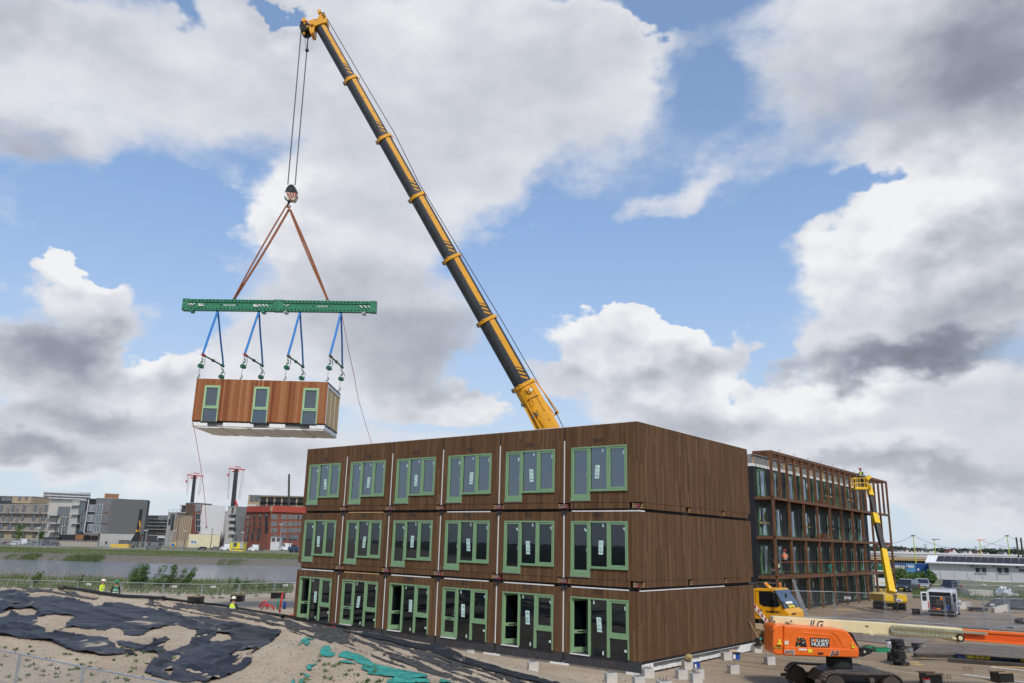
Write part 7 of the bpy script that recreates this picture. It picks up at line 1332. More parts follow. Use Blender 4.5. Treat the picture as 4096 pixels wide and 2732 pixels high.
class Face:
    def __init__(s, th, P0, P1): s.th = th; s.P0 = Vector((P0[0], P0[1], 0)); s.P1 = Vector((P1[0], P1[1], 0)); s.d = (s.P1-s.P0).normalized(); s.n = Vector((s.d.y, -s.d.x, 0)); s.inv = th.matrix_basis.inverted(); s.a = math.atan2(s.d.y, s.d.x)-th.rotation_euler.z
    def hit(s, px, py): r_ = ray(px, py); t_ = s.P0.dot(s.n)/r_.dot(s.n); P_ = r_*t_; return (P_-s.P0).dot(s.d), CAMZ+P_.z
    def win(s, u, z, w, h, fr='winframe', name=None):
        rec = townwin(w, h, fr); F = rec[0]; loc = s.inv @ (s.P0+s.d*u+Vector((0, 0, z)))
        if rec[1]: o = F; o.parent = s.th; KIDS.setdefault(s.th.name, []).append(o); rec[1] = False
        else: o = dup(F, parent=s.th)
        o.location = loc-Vector((math.sin(-s.a), math.cos(s.a), 0))*.13; o.rotation_euler = (0, 0, s.a); return o
    def box(s, name, u0, z0, u1, z1, y0, y1, mat_):
        M_ = s.inv @ Matrix.Translation(s.P0) @ Matrix.Rotation(math.atan2(s.d.y, s.d.x), 4, 'Z'); m_ = MB().box(u0, y0, z0, u1, y1, z1); m_.v = [tuple(M_ @ Vector(v)) for v in m_.v]; return m_.build(name, MAT[mat_], s.th)
    def grid(s, xs, ys, w, h, fr='winframe', fn=C1):
        for y in ys:
            for x in xs:
                u, z = s.hit(*fn(x, y))
                if z-h/2 > GZ: s.win(u, z, w, h, fr)
    def rect(s, name, x0, y0, x1, y1, mat_, y_in=-.05, y_out=.1, fn=C1):
        u0, _ = s.hit(*fn(x0, (y0+y1)/2)); u1, _ = s.hit(*fn(x1, (y0+y1)/2)); z1 = s.hit(*fn(x0, y0))[1]; z0 = s.hit(*fn(x1, y1))[1]; return s.box(name, u0, max(GZ, z0), u1, z1, y_in, y_out, mat_)
def block(name, label, x0, x1, ytop, Y0, Y1, mat_, depth=10, group=None, cat='building', fn=C1, z0=None, roof=True):
    a = AY(*fn(x0, ytop if z0 is None else ytop), Y0); b_ = AY(*fn(x1, ytop), Y1); H_ = a.z if True else 0; zb = GZ if z0 is None else AY(*fn(x0, z0), Y0).z
    th = thing(name, label, cat, (a.x, a.y, zb), math.atan2(b_.y-a.y, b_.x-a.x), group); L_ = math.hypot(b_.x-a.x, b_.y-a.y)
    MB().box(0, 0, 0, L_, depth, H_-zb).build('wall', MAT[mat_], th)
    if roof: MB().box(-.12, -.12, H_-zb+.002, L_+.12, depth+.1, H_-zb+.22).build('roof_edge', MAT['town_conc' if mat_ != 'town_black' else 'town_dark'], th)
    return th, Face(th, (a.x, a.y), (b_.x, b_.y)), H_
def sideface(th, F, px, Y):                             # second visible wall, from the end of F to pixel px at distance Y
    b_ = AY(px, 2160, Y); return Face(th, (F.P1.x, F.P1.y), (b_.x, b_.y))
th, F, H = block('gallery_flat', 'long beige brick flat with galleries at the far left', -90, 372, 316, 300, 288, 'bk_gallery')
F.grid([-60, 10, 100, 182, 268, 346], [345], 1.5, 1.8); F.grid([-40, 28, 90, 172, 258, 332], [412], 1.4, 1.9); F.grid([-50, 14, 80, 165, 246, 325], [478], 1.5, 2.0); F.grid([-30, 18, 105, 182, 262, 330], [548], 1.8, 1.7)
for y in (386, 456, 516): F.rect('gallery_slab', -88, y-5, 371, y+2, 'town_conc', -1.0, .0)
F.rect('brick_base', -88, 522, 371, 588, 'bk_tan', -.08, .0); F.grid([60, 130, 305], [365, 430, 495], 1.1, 2.4, 'winwood')
th, F, H = block('penthouse', 'stone clad penthouse set back on the gallery flat roof', 95, 240, 256, 306, 304, 'bk_tan', 8, z0=306); F.grid([150, 200], [270], 1., 1.2)
th, F, H = block('penthouse', 'dark glazed penthouse at the far left roof edge', -90, 92, 252, 307, 306, 'town_dark', 8, z0=306); F.grid([-20, 30, 70], [275], 2.2, 1.5)
th, F, H = block('distant_flat', 'distant flat with tan brick and white floor bands', 330, 682, 224, 430, 440, 'bk_tan', 16)
for y in (226, 248, 268): F.rect('floor_band', 330, y, 682, y+8, 'town_white', -.4, .1)
F.grid([345, 358, 395, 415, 440, 455, 480, 505, 530, 545, 570, 600, 620, 650, 668], [241, 262, 281], 1.5, 2.0)
th, F, H = block('brick_house', 'pale brick house with outside stairs and tall windows', 372, 552, 298, 287, 283, 'bk_light'); F.grid([458, 505], [365], 2.6, 3.0); F.grid([462, 480, 500, 512], [438], .8, 2.8); F.grid([430, 455, 480, 500], [505], .9, 2.6); F.grid([455], [562], 1.2, 2.)
for k in range(3): F.rect('stair_flight', 375+k*3, 400+k*62, 455, 404+k*62, 'town_dark', -1.6, -.1); F.rect('rail', 400, 440+k*50, 455, 443+k*50, 'town_dark', -1.65, -1.6)
for x in (378, 450): F.rect('stair_post', x, 400, x+3, 560, 'town_dark', -1.7, -1.6)
th, F, H = block('concrete_bay', 'open concrete bay with white ledges between two houses', 545, 600, 290, 283, 282, 'town_conc')
for y in (318, 385, 455): F.rect('ledge', 545, y, 600, y+7, 'town_white', -.9, .0)
th, F, H = block('dark_house', 'narrow charcoal house with slit windows', 594, 660, 290, 282.5, 282, 'town_dark'); F.grid([610, 622, 636], [345, 410, 475], .7, 4.2)
th, F, H = block('black_house', 'narrow black house with white edge', 652, 728, 276, 282, 281.5, 'town_black'); F.grid([678, 702], [345, 420, 490], 1.7, 2.4, 'winwhite'); F.rect('white_edge', 650, 278, 655, 530, 'town_white', -.3, .2)
th, F, H = block('grey_brick_house', 'grey brick house with timber windows and a large blank side wall', 728, 846, 271, 281, 279, 'bk_grey', 9); F.grid([752], [345], 2.4, 2.9, 'winwhite'); F.grid([742], [422], 2.4, 2.9, 'winwhite'); F.grid([731], [497], 2.4, 2.6, 'winwhite'); F.grid([808], [345, ], 2.2, 2.9, 'winwood'); F.grid([796], [422], 2.2, 3.1, 'winwood'); F.grid([784], [498], 2.2, 3.0, 'winwood'); F.grid([660+0], [572], .1, .1) if False else None
S = sideface(th, F, C1(1072)[0], 282.5); L_ = (S.P1-S.P0).length; S.box('blank_side_wall', 0, 4.6, L_, H, -.1, .4, 'slate'); S.box('white_plinth_wall', -2.0, GZ, L_-1.5, 4.55, -.8, -.2, 'town_conc'); S.box('wall_end', L_-.4, GZ, L_, H, .4, 8, 'slate')
th, F, H = block('brick_annex', 'low grey brick annex with copper windows below the grey house', 632, 738, 532, 278, 277, 'bk_grey', 4); F.grid([665, 712], [573], 2.6, 2.2, 'winwood')
th, F, H = block('roof_cabin', 'brown timber clad cabin on the flat roof', 790, 896, 236, 286, 288, 'winwood', 4, z0=272)
th, F, H = block('balcony_flat', 'plum coloured flat with rows of balconies behind', 1062, 1280, 398, 400, 405, 'town_plum', 14); F.grid([1078+i*24 for i in range(9)], [418, 443, 468, 494, 518], 1.9, 2.6, 'winframe')
for y in (430, 455, 482, 507): F.rect('balcony_row', 1070, y-8, 1272, y, 'town_conc', -.9, .0)
th, F, H = block('site_house', 'unfinished pale house with scaffolding beside the sheeted block', 1268, 1335, 378, 318, 316, 'town_conc'); F.grid([1300], [405, 445, 490], 2.2, 1.8, 'winframe'); F.rect('tiled_front', 1268, 425, 1312, 470, 'town_dark', -.15, 0.)
th, F, H = block('sheeted_block', 'tall block wrapped in tan vertical sheeting', 1316, 1470, 404, 312, 310, 'sheeting'); 
for k in range(11): F.rect('batten', 1322+k*13, 408, 1324+k*13, 585, 'corten', -.12, 0.)
th, F, H = block('corrugated_block', 'stepped dark brown corrugated block above the tan sheeting', 1398, 1486, 306, 316, 314, 'corten', 8, z0=402); 
th, F, H = block('corrugated_block', 'lower dark brown corrugated block above the tan sheeting', 1334, 1400, 376, 315, 315, 'corten', 8, z0=403)
th, F, H = block('arched_gable', 'white gable with tall arched window and scaffold around it', 1356, 1402, 322, 320, 320, 'town_white', 3, z0=376); F.grid([1382], [350], 1.6, 2.6)
sc_ = MB(); 
for x in (1270, 1300, 1330, 1356): a = AY(*C1(x, 355), 311); sc_.cyl((a.x, 311, GZ), a, .07, n=4)
for y in (356, 378, 402): sc_.cyl(AY(*C1(1270, y), 311), AY(*C1(1402, y), 311), .06, n=4)
t = thing('scaffold', 'light tube scaffold around the arched gable', 'scaffold', (AY(*C1(1270, 400), 311).x, 311, GZ)); sc_.build('tubes', MAT['galv'], t, world=t)
th, F, H = block('white_clad_house', 'red brick strip and white insulated side wall above a cream base', 1462, 1522, 320, 308, 306, 'bk_red', 9); F.grid([1492], [345, 405, 455, 500], 2.6, 2.2, 'winwhite'); S = sideface(th, F, C1(1670)[0], 309); L_ = (S.P1-S.P0).length; S.box('insulated_wall', 0, 5.2, L_, H, -.15, .4, 'town_white'); S.box('cream_base', -3.4, GZ, L_-.8, 5.1, -.5, .2, 'town_cream'); S.win(4.4, 2.4, 2.2, 2.2, 'winframe')
th, F, H = block('pale_tower', 'slim pale rendered house with scaffold', 1668, 1722, 372, 320, 318, 'town_white'); F.rect('scaffold', 1672, 335, 1680, 560, 'town_dark', -1.2, -1.)
th, F, H = block('banded_house', 'pale brick house with dark window bands', 1716, 1775, 334, 306, 303, 'bk_light', 9)
for y in (402, 450, 498, 552): F.rect('window_band', 1720, y-12, 1772, y+12, 'glass_far', -.08, .1)
F.grid([1752], [357], 1.2, 2.2); S = sideface(th, F, C1(1848)[0], 306); L_ = (S.P1-S.P0).length; S.box('grey_side_wall', 0, GZ, L_, H+.1, -.15, .4, 'bk_grey'); [S.box('scaffold_tube', 3.5+k, GZ, 3.56+k, H-3, -.9, -.84, 'galv') for k in (0, 1.5, 3)]
th, F, H = block('red_brick_flat', 'red brick flat with red safety netting around its roof and arches below', 1852, 2040, 368, 300, 290, 'bk_red', 14)
F.grid([1872, 1916, 1960], [408, 458, 508], 1.9, 1.7, 'winwood'); F.grid([2006], [408, 458, 508], 1.7, 1.9, 'town_black'); F.grid([1862, 1902, 1946], [560], 1.6, 2.2, 'winframe'); S = sideface(th, F, C1(2330)[0], 297); L_ = (S.P1-S.P0).length; S.box('side_wall', 0, GZ, L_, H, -.1, .4, 'bk_red')
for F_ in (S,): F_.grid([2062, 2138, 2192, 2226, 2262], [410, 462, 512], 2.2, 1.7, 'winwood'); F_.grid([2062, 2138, 2192, 2226], [565], 1.8, 1.9, 'winframe')
F.rect('safety_net', 1866, 330, 2044, 372, 'rednet', -.6, -.5); S.box('safety_net', .3, H-.2, L_, H+2.0, -.6, -.5, 'rednet')
c0, cz = F.hit(*C1(1946, 512)); M_ = F.inv @ (F.P0+F.d*c0+Vector((0, 0, cz))); MB().cyl(M_+Vector((0, -.15, 0)), M_, .85, n=20).build('round_window', MAT['glass_far'], th)
th, F, H = block('brick_flat_behind', 'light brick flat with dark balconies behind the red one', 1870, 2330, 246, 385, 385, 'bk_tan', 14); F.grid([1895, 1925, 1942], [270], 1.6, 2.8)
for k in range(6): F.rect('balcony_recess', 1958+k*56, 264, 2002+k*56, 325, 'town_black', -.1, .1)
for y in (254, 296): F.rect('balcony_row', 1955, y, 2300, y+8, 'town_dark', -.9, -.12)
th, F, H = block('tarpaulin_roof', 'pale crumpled tarpaulin on the left roof corner of the red flat', 1862, 1925, 314, 299, 299, 'concrete', 3, z0=372, cat='tarpaulin', roof=False)
# tower cranes of the piling type, lamps, rig
def mast(label, x0, y0, x1, y1, Y, w, top=True, brace=False):
    a = AY(*C1(x0, y0), Y); b_ = AY(*C1(x1, y1), Y); t = thing('distant_crane', label, 'crane', (a.x, a.y, GZ), 0, 'distant cranes'); d = (a-b_).normalized(); base = a+d*((a.z-GZ)/max(.1, -d.z)) if d.z < -.1 else a
    MB().beam(base, b_, w, w, w2=w*.8, h2=w*.8).build('mast', MAT['boomgrey' if top else 'boomdark'], t, world=t)
    if top:
        q = MB(); L_ = 3.2*Y/300; q.beam(b_-Vector((L_*.9, 0, -.2)), b_+Vector((L_, 0, -.2)), .4, .42); q.beam(b_-Vector((L_*.45, 0, 1.0)), b_+Vector((L_*.3, 0, -.9)), .5, .5).beam(b_+Vector((-L_*.2, 0, 1.)), b_+Vector((L_*.5, 0, .8)), .3, .3); q.build('head', MAT['red'], t, world=t)
        r_ = MB()
        for s_ in (-.85, -.7, .75, .95): r_.cyl(b_+Vector((s_*L_, 0, 0)), Vector((b_.x+s_*L_*.8, b_.y, a.z+3)), .05, n=4)
        r_.build('ropes', MAT['rope'], t, world=t); hk_ = b_-Vector((L_*.88, 0, 2.4)); MB().ell(hk_, .35, .3, .7, 8, 5).build('hook_block', MAT['red'], t, world=t)
    if brace: MB().cyl(AY(*C1(1768, 285), Y), AY(*C1(1785, 328), Y), .45, n=6).build('strut', MAT['red'], t, world=t)
mast('left of the two red headed crane masts in the distance', 1445, 302, 1466, 98, 330, 1.25); mast('right of the two red headed crane masts, taller', 1752, 330, 1779, 50, 330, 1.6, True, True); mast('thin dark crane boom standing up right of the others', 2172, 325, 2175, 88, 330, .8, False)
a = AY(*C1(915, 655), 262); t = thing('piling_rig', 'yellow piling rig with a tall black mast before the grey house', 'piling rig', (a.x, 262, GZ))
def rg(x, y, dY=0): return AY(*C1(x, y), 262+dY)
MB().beam(rg(845, 634), rg(980, 634), 2.8, 1.7).build('body', MAT['liftyellow'], t, world=t, bevel=.1); MB().beam(rg(905, 600), rg(965, 602), 2.4, 1.4).build('cab', MAT['town_dark'], t, world=t, bevel=.1); MB().beam(rg(920, 592), rg(968, 592), 2.0, .3).build('cab_roof', MAT['greenplastic'], t, world=t)
MB().beam(rg(850, 657), rg(985, 657), 3.2, .9).build('tracks', MAT['rubber'], t, world=t, bevel=.2); MB().beam(rg(1018, 655, -1), rg(1063, 352, -1), 1.0, 1.1, w2=.7, h2=.8).build('mast', MAT['town_black'], t, world=t); MB().beam(rg(985, 610), rg(1035, 530), .7, .9).beam(rg(990, 650), rg(1030, 590), .5, .6).build('mast_strut', MAT['town_black'], t, world=t); MB().beam(rg(1008, 662, -1.5), rg(1032, 650, -1.5), 1., .9).build('drill_base', MAT['liftyellow'], t, world=t)
MB().tube([rg(1050, 440, -1.6), rg(1054, 480, -1.6), rg(1048, 515, -1.6), rg(1030, 520, -1.6), rg(1024, 505, -1.6)], .18, 6).build('yellow_hose', MAT['craneyellow'], t, world=t); MB().box(-4.9, -1.45, .9, -4.2, -1.42, 1.9).build('chevrons', MAT['blackpaint'], t)
def lamp(label, x0, y0, x1, y1, Y, m_='galv', head=True):
    a = AY(*C1(x0, y0), Y); b_ = AY(*C1(x1, y1), Y); t = thing('street_lamp', label, 'street lamp', (a.x, a.y, GZ), 0, 'street lamps across the water'); MB().cyl((b_.x, Y, GZ), b_, .14, .09, n=6).build('pole', MAT[m_], t, world=t)
    if head: MB().beam(b_-Vector((.7, 0, 0)), b_+Vector((.3, 0, 0)), .4, .22).build('lamp_head', MAT['winwhite'], t, world=t)
for l, *q in (('leftmost pale street lamp before the gallery flat', 270, 655, 298, 492, 235), ('pale street lamp right of the piling rig', 1085, 660, 1106, 511, 235), ('pale street lamp by the yellow site cabin', 1752, 660, 1766, 530, 235), ('pale lamp right of the yellow site cabin', 1828, 592, 1832, 527, 290), ('dark lamp before the tan sheeted block', 1393, 615, 1398, 515, 270, 'town_dark'), ('dark pole before the white insulated wall', 1590, 595, 1600, 493, 290, 'town_dark', False), ('dark pole between the white wall and the banded house', 1663, 590, 1668, 515, 290, 'town_dark', False), ('pole before the red flat, left', 2106, 640, 2118, 466, 280, 'galv'), ('dark pole before the red flat, right', 2180, 640, 2188, 503, 280, 'town_dark', False), ('pale lamp before the sheeted block', 1320, 575, 1323, 514, 300, 'galv')): lamp(l, *q)
def tcar(label, x0, x1, y, Y, kind, paint, cat='car', side=1, H=None, name='parked_car'):
    a = AY(*C1(x0, y), Y); b_ = AY(*C1(x1, y), Y); L_ = abs(b_.x-a.x); c = (a+b_)/2; car(label, cat, (c.x, Y, GZ), -math.pi/2 if side > 0 else math.pi/2, L_, L_*.40, H or L_*.34, kind, paint, name, 'cars and vans across the water')
for l, x0, x1, y, Y, k, p, H in (('dark red car at the left frame edge across the water', -5, 64, 634, 262, 'suv', 'carred', None), ('white hatchback, second car from the left across the water', 62, 150, 634, 258, 'hatch', 'whitepaint', None), ('white van behind the white hatchback', 128, 210, 612, 268, 'smallvan', 'whitepaint', 1.9), ('silver grey estate car beneath the pale lamp', 206, 330, 632, 258, 'hatch', 'cargrey', 1.6), ('dark grey hatchback right of the lamp by the wooden fence', 338, 442, 636, 258, 'hatch', 'cardark', 1.5), ('grey delivery van right of the piling rig', 1090, 1200, 655, 245, 'smallvan', 'cargrey', 2.1), ('black car left in the row by the signs', 1485, 1552, 643, 262, 'suv', 'carblack', None), ('grey car, second in the row by the signs', 1578, 1655, 645, 262, 'hatch', 'cargrey', None), ('black car behind the white van and grey car', 1640, 1700, 622, 272, 'suv', 'carblack', None), ('small white van left of the yellow cabin', 1658, 1732, 652, 258, 'smallvan', 'whitepaint', 2.), ('dark blue car right of the yellow cabin', 1830, 1872, 650, 262, 'hatch', 'carblue', None), ('small white van right of the yellow cabin', 1870, 1945, 655, 258, 'smallvan', 'whitepaint', 2.), ('black car at the right end of the row', 1932, 1984, 645, 262, 'suv', 'carblack', None), ('white van on the upper road above the cabin', 1738, 1808, 585, 300, 'van', 'whitepaint', 2.4), ('white lettered van before the red flat', 2118, 2196, 603, 285, 'van', 'whitepaint', 2.5), ('black van before the red flat', 2184, 2240, 603, 285, 'smallvan', 'carblack', 2.0)): tcar(l, x0, x1, y, Y, k, p, 'van' if 'van' in k else 'car', H=H)
th, F, H = block('site_cabin', 'yellow site cabin on the car park across the water', 1736, 1834, 600, 256, 256, 'yellowpaint', 3, cat='cabin'); F.grid([1768], [618], 1.2, 1.0); F.rect('door', 1805, 604, 1830, 650, 'town_conc', -.05, .0); F.rect('blue_base', 1737, 648, 1833, 656, 'bluepaint', -.06, 0)
th, F, H = block('shipping_container', 'white container before the red brick flat', 2040, 2114, 564, 288, 288, 'town_white', 2.5, cat='container'); F.grid([2058, 2095], [580], 1.2, 1.1)
th, F, H = block('shipping_container', 'dark container with a white banner on the building site', 1120, 1268, 549, 340, 340, 'town_dark', 2.5, cat='container'); F.rect('banner', 1185, 553, 1258, 590, 'town_white', -.1, 0); F.rect('banner_field', 1187, 568, 1240, 588, 'town_black', -.14, -.1)
th, F, H = block('wooden_fence', 'grey brown wooden garden fence behind the parked cars', 388, 735, 590, 268, 268, 'sheeting', .2, cat='fence', roof=False)
for k in range(12): F.rect('post', 388+k*30, 587, 391+k*30, 640, 'town_conc', -.1, .0)
th, F, H = block('carport', 'low black carport beneath the dark houses', 445, 640, 540, 272, 272, 'town_black', 3, cat='carport', roof=False); F.rect('copper_door', 568, 542, 628, 582, 'winwood', -.1, .0)
th, F, H = block('garden_hut', 'low black hut between cars and gallery flat', 330, 436, 562, 270, 270, 'town_black', 2.5, cat='hut', roof=False); F.rect('shutter', 345, 570, 420, 600, 'town_dark', -.06, 0)
for l, x, w, y, m_ in (('left blue road sign across the water', 1448, 15, 597, 'slingblue'), ('right blue road sign across the water', 1469, 13, 600, 'slingblue'), ('white road sign beside the two blue ones', 1484, 12, 606, 'winwhite')):
    a = AY(*C1(x, y), 256); t = thing('road_sign', l, 'sign', (a.x, 256, GZ), 0, 'road signs across the water'); MB().box(-.045*w/2, -.05, a.z-GZ-.3, .045*w/2, 0, a.z-GZ+.3).build('plate', MAT[m_], t); MB().cyl((0, .05, 0), (0, .05, a.z-GZ), .05, n=5).build('pole', MAT['galv'], t)
a = AY(*C1(1307, 618), 250); t = thing('hose_reel', 'teal and yellow hose reel beside the site fence', 'reel', (a.x, 250, GZ)); MB().cyl((0, -.5, 1.4), (0, .5, 1.4), .75, n=18).build('reel', MAT['liftyellow'], t); MB().cyl((0, -.55, 1.4), (0, -.5, 1.4), .55, n=16).build('hub', MAT['slingblue'], t)
a = AY(1160, 2200, 252); t = thing('skip', 'dark blue tarpaulined trailer left of the brown block', 'trailer', (AY(1176, 2200, 252).x, 252, GZ)); MB().box(-1.6, -1, .5, 1.6, 1, 1.7).build('bed', MAT['carblue'], t); MB().cyl((-.8, -1.05, .4), (-.8, 1.05, .4), .4, n=12).cyl((.8, -1.05, .4), (.8, 1.05, .4), .4, n=12).build('wheels', MAT['rubber'], t)
pts = [Vector((AY(C1(x)[0], 2190, 250).x, 250, GZ)) for x in range(-60, 1400, 72)]; fence('long site fence across the water behind the grassy bank', pts, 2.0, nv=8, nh=3, wire=.02, rt=.05)
def tree(label, x, y0, y1, Y, w, group='young trees across the water'):
    a = AY(*C1(x, y1), Y); top = AY(*C1(x, y0), Y).z-GZ; t = thing('tree', label, 'tree', (a.x, Y, GZ), 0, group); MB().cyl((0, 0, 0), (0, 0, top*.8), .12, .05, n=6).build('trunk', MAT['boomdark'], t); cs = [(rnd.uniform(-.3, .3)*w, rnd.uniform(-.3, .3)*w, top*f, w*.3, w*.3, top*.12) for f in (.35, .5, .65, .8, .92) for _ in range(2)]; v, f = leaves(cs, 500, .3); raw('crown', v, f, MAT['leaf'], t)
tree('young tree before the gallery flat', 130, 470, 590, 275, 3.6); tree('smaller young tree right of the first, before the gallery flat', 305, 520, 590, 275, 2.2)
# ================================================================ right background
def ZR(x, y): return (3500+x*.31889, 1850+y*.31889)
GZ = .0
th, F, H = block('white_hut', 'long white site hut with a solar panel roof', 670, 2600, 1256, 165, 150.7, 'town_white', 9, cat='hut', fn=ZR, roof=False)
L_ = (F.P1-F.P0).length; rz_ = H+1.25
MB().add([(-.5, -.7, H-.05), (L_, -.7, H-.05), (L_, 4.5, rz_), (-.5, 4.5, rz_), (-.5, -.7, H+.14), (L_, -.7, H+.14), (L_, 4.5, rz_+.19), (-.5, 4.5, rz_+.19)], [(0, 1, 2, 3), (4, 5, 6, 7), (0, 1, 5, 4), (3, 2, 6, 7), (0, 4, 7, 3)]).build('roof', MAT['white'], th)
MB().add([(0, .02, H), (0, 9, H), (0, 4.5, rz_)], [(0, 1, 2)]).build('gable', MAT['town_white'], th); MB().add([(-.5, 9.6, H), (L_, 9.6, H), (L_, 4.5, rz_), (-.5, 4.5, rz_)], [(0, 1, 2, 3)]).build('roof', MAT['white'], th)
MB().box(-.5, -.82, H-.14, L_, -.70, H-.0).build('gutter', MAT['galv'], th); MB().cyl((18.2, -.1, 0), (18.2, -.1, H-.1), .05, n=6).build('downpipe', MAT['galv'], th)
sl = (rz_-H-.0)/5.2
for k in range(16):
    x0 = 1.4+k*1.28*1.0; yA, yB = -.25, 4.2; z_ = lambda y: H+.16+(y+.7)*sl; MB().add([(x0, yA, z_(yA)), (x0+1.24, yA, z_(yA)), (x0+1.24, yB, z_(yB)), (x0, yB, z_(yB)), (x0, yA, z_(yA)+.05), (x0+1.24, yA, z_(yA)+.05), (x0+1.24, yB, z_(yB)+.05), (x0, yB, z_(yB)+.05)], [(4, 5, 6, 7), (0, 1, 5, 4), (1, 2, 6, 5), (2, 3, 7, 6), (3, 0, 4, 7)]).build('solar_panel', MAT['solar'] if 'solar' in MAT else pm('solar', (.03, .028, .035), .6, var=.1, spec=.2), th)
F.grid([1297, 1362, 1573, 1640], [1352], 1.2, 1.25, 'winwhite', fn=ZR); F.grid([1850], [1352], 1.1, .4, 'winframe', fn=ZR); F.grid([1782], [1315], .5, .3, 'winframe', fn=ZR)
for x in (1217, 1488): F.rect('air_conditioner', x-18, 1285, x+20, 1312, 'cargrey', -.5, -.02, fn=ZR)
for x in (1328, 1603): F.rect('awning', x-74, 1305, x+70, 1313, 'town_conc', -.25, -.01, fn=ZR)
for x in (800, 935, 1070, 1420, 1520, 1700): F.rect('panel_joint', x, 1262, x+2, 1450, 'town_conc', -.012, 0, fn=ZR)
pts = [Vector((AY(ZR(x, 1430)[0], 2300, 132).x, 132, 0)) for x in (700, 822, 992, 1162, 1345, 1525, 1705, 1890, 2070)]; fence('rusty thin fence before the white hut', pts, 2.1, nv=6, nh=8, wire=.008, rt=.03)
for l, x0, x1, m_, tx in (('blue container with white doors left of the lettered one', 240, 386, 'bluepaint2', 0), ('light blue container with a white sign', 386, 501, 'bluelight', 1), ('dark blue container touching the white hut', 501, 690, 'bluepaint2', 2)):
    if m_ not in MAT: pm(m_, (.012,.07,.24) if m_ == 'bluepaint2' else (.09,.26,.46), .5, var=.1)
    th, F, H = block('shipping_container', l, x0, x1, 1268 if tx == 0 else 1270, 172, 172, m_, 2.5, cat='container', fn=ZR, roof=False); w = F.hit(*ZR(x1, 1300))[0]
    for k in range(int(w/.35)): F.box('corrugation', .05+k*.35, .1, .15+k*.35, H-.1, -.04, 0, m_)
    if tx == 0: F.rect('roller_door', 248, 1285, 315, 1345, 'town_conc', -.08, -.0, fn=ZR); F.rect('roller_door', 322, 1290, 375, 1345, 'town_conc', -.08, -.0, fn=ZR)
    if tx == 1: F.rect('sign_panel', 392, 1292, 487, 1318, 'town_white', -.08, 0, fn=ZR); F.rect('sign_mark', 397, 1297, 412, 1314, 'town_black', -.10, -.08, fn=ZR)
    if tx == 2: F.rect('sign_panel', 530, 1328, 552, 1358, 'town_white', -.08, 0, fn=ZR)
th, F, H = block('green_container', 'small dark green container seen through the timber frame', 35, 98, 1272, 180, 180, 'hookgreen', 2.5, cat='container', fn=ZR, roof=False); F.rect('sign_panel', 50, 1280, 75, 1290, 'town_white', -.05, 0, fn=ZR)
# viaduct under construction with falsework
a = AY(*ZR(-600, 1120), 235); b_ = AY(*ZR(2000, 1190), 270); t = thing('viaduct', 'concrete viaduct under construction on falsework beyond the containers', 'viaduct', (a.x, a.y, 0)); zt_ = 5.1
def vd(f, z, dy=0): q = a.lerp(b_, f); return Vector((q.x, q.y+dy, z))
MB().beam(vd(0, zt_-.25, 5), vd(1, zt_-.25, 5), 12, .5).build('deck', MAT['town_white'], t, world=t); MB().beam(vd(0, zt_-.95, 5), vd(1, zt_-.95, 5), 12.6, .5).build('edge_beam', MAT['town_conc'], t, world=t); MB().beam(vd(0, zt_-1.75, 5), vd(1, zt_-1.75, 5), 12.2, .55).build('formwork', MAT['sheeting'], t, world=t); MB().beam(vd(0, zt_-2.3, 5), vd(1, zt_-2.3, 5), 12.0, .3).build('timber_beams', MAT['batten'], t, world=t); MB().beam(vd(0, 1.2, 9), vd(1, 1.2, 9), 1, 2.6).build('deck_shade_panel', MAT['town_dark'], t, world=t)  # last beam: dark panel standing in for the shade under the deck
fw = MB(); nn2 = 70
for k in range(nn2): f_ = k/nn2*.75; q = vd(f_, 0, -.5); fw.cyl(q, (q.x, q.y, zt_-2.4), .10, n=4); q2 = vd(f_+.75/nn2, 0, -.5); (fw.cyl(q, (q2.x, q2.y, zt_-2.6), .06, n=4) if k % 2 else fw.cyl(q2, (q.x, q.y, zt_-2.6), .06, n=4))
for z_ in (.9, 1.8): fw.cyl(vd(0, z_, -.5), vd(.75, z_, -.5), .06, n=4)
fw.build('falsework', MAT['galv'], t, world=t); rl_ = MB()
for k in range(60): f_ = k/60; q = vd(f_, zt_-1.2, -1.4); rl_.cyl(q, (q.x, q.y, zt_-.1), .05, n=4)
for z_ in (zt_-.6, zt_-.1): rl_.cyl(vd(0, z_, -1.4), vd(1, z_, -1.4), .05, n=4)
rl_.build('guard_rail', MAT['galv'], t, world=t); q = vd(.36, zt_-.3, -1.5); MB().box(0, 0, 0, .01, .01, .01) if False else None
# yellow lamp poles with cables
pm('limeyellow', (.50,.54,.06), .5); tops = []
for l, x0, y0, x1, y1, Y, lampy in (('leftmost tall yellow cable pole beyond the timber frame', 512, 1270, 480, 918, 190, 0), ('yellow lamp pole left of the white hut roof', 766, 1168, 741, 968, 215, 1), ('yellow lamp pole behind the solar roof', 1333, 1186, 1309, 972, 215, 1), ('rightmost tall yellow cable pole behind the solar roof', 1690, 1196, 1657, 920, 215, 0)):
    tp_ = AY(*ZR(x1, y1), Y); t = thing('cable_pole', l, 'pole', (tp_.x, Y, 0), 0, 'yellow poles'); MB().cyl((0, 0, 0), (0, 0, tp_.z), .15, .09, n=8).build('pole', MAT['limeyellow'], t); tops.append(tp_)
    MB().beam((-.1, 0, tp_.z+.05), (1.6 if lampy else .5, 0, tp_.z+.12), .25, .15).beam((-.5, 0, tp_.z), (.1, 0, tp_.z), .3, .2).build('lamp_head' if lampy else 'bracket', MAT['orange' if 'behind the solar roof' in l and lampy else 'boomgrey'], t)
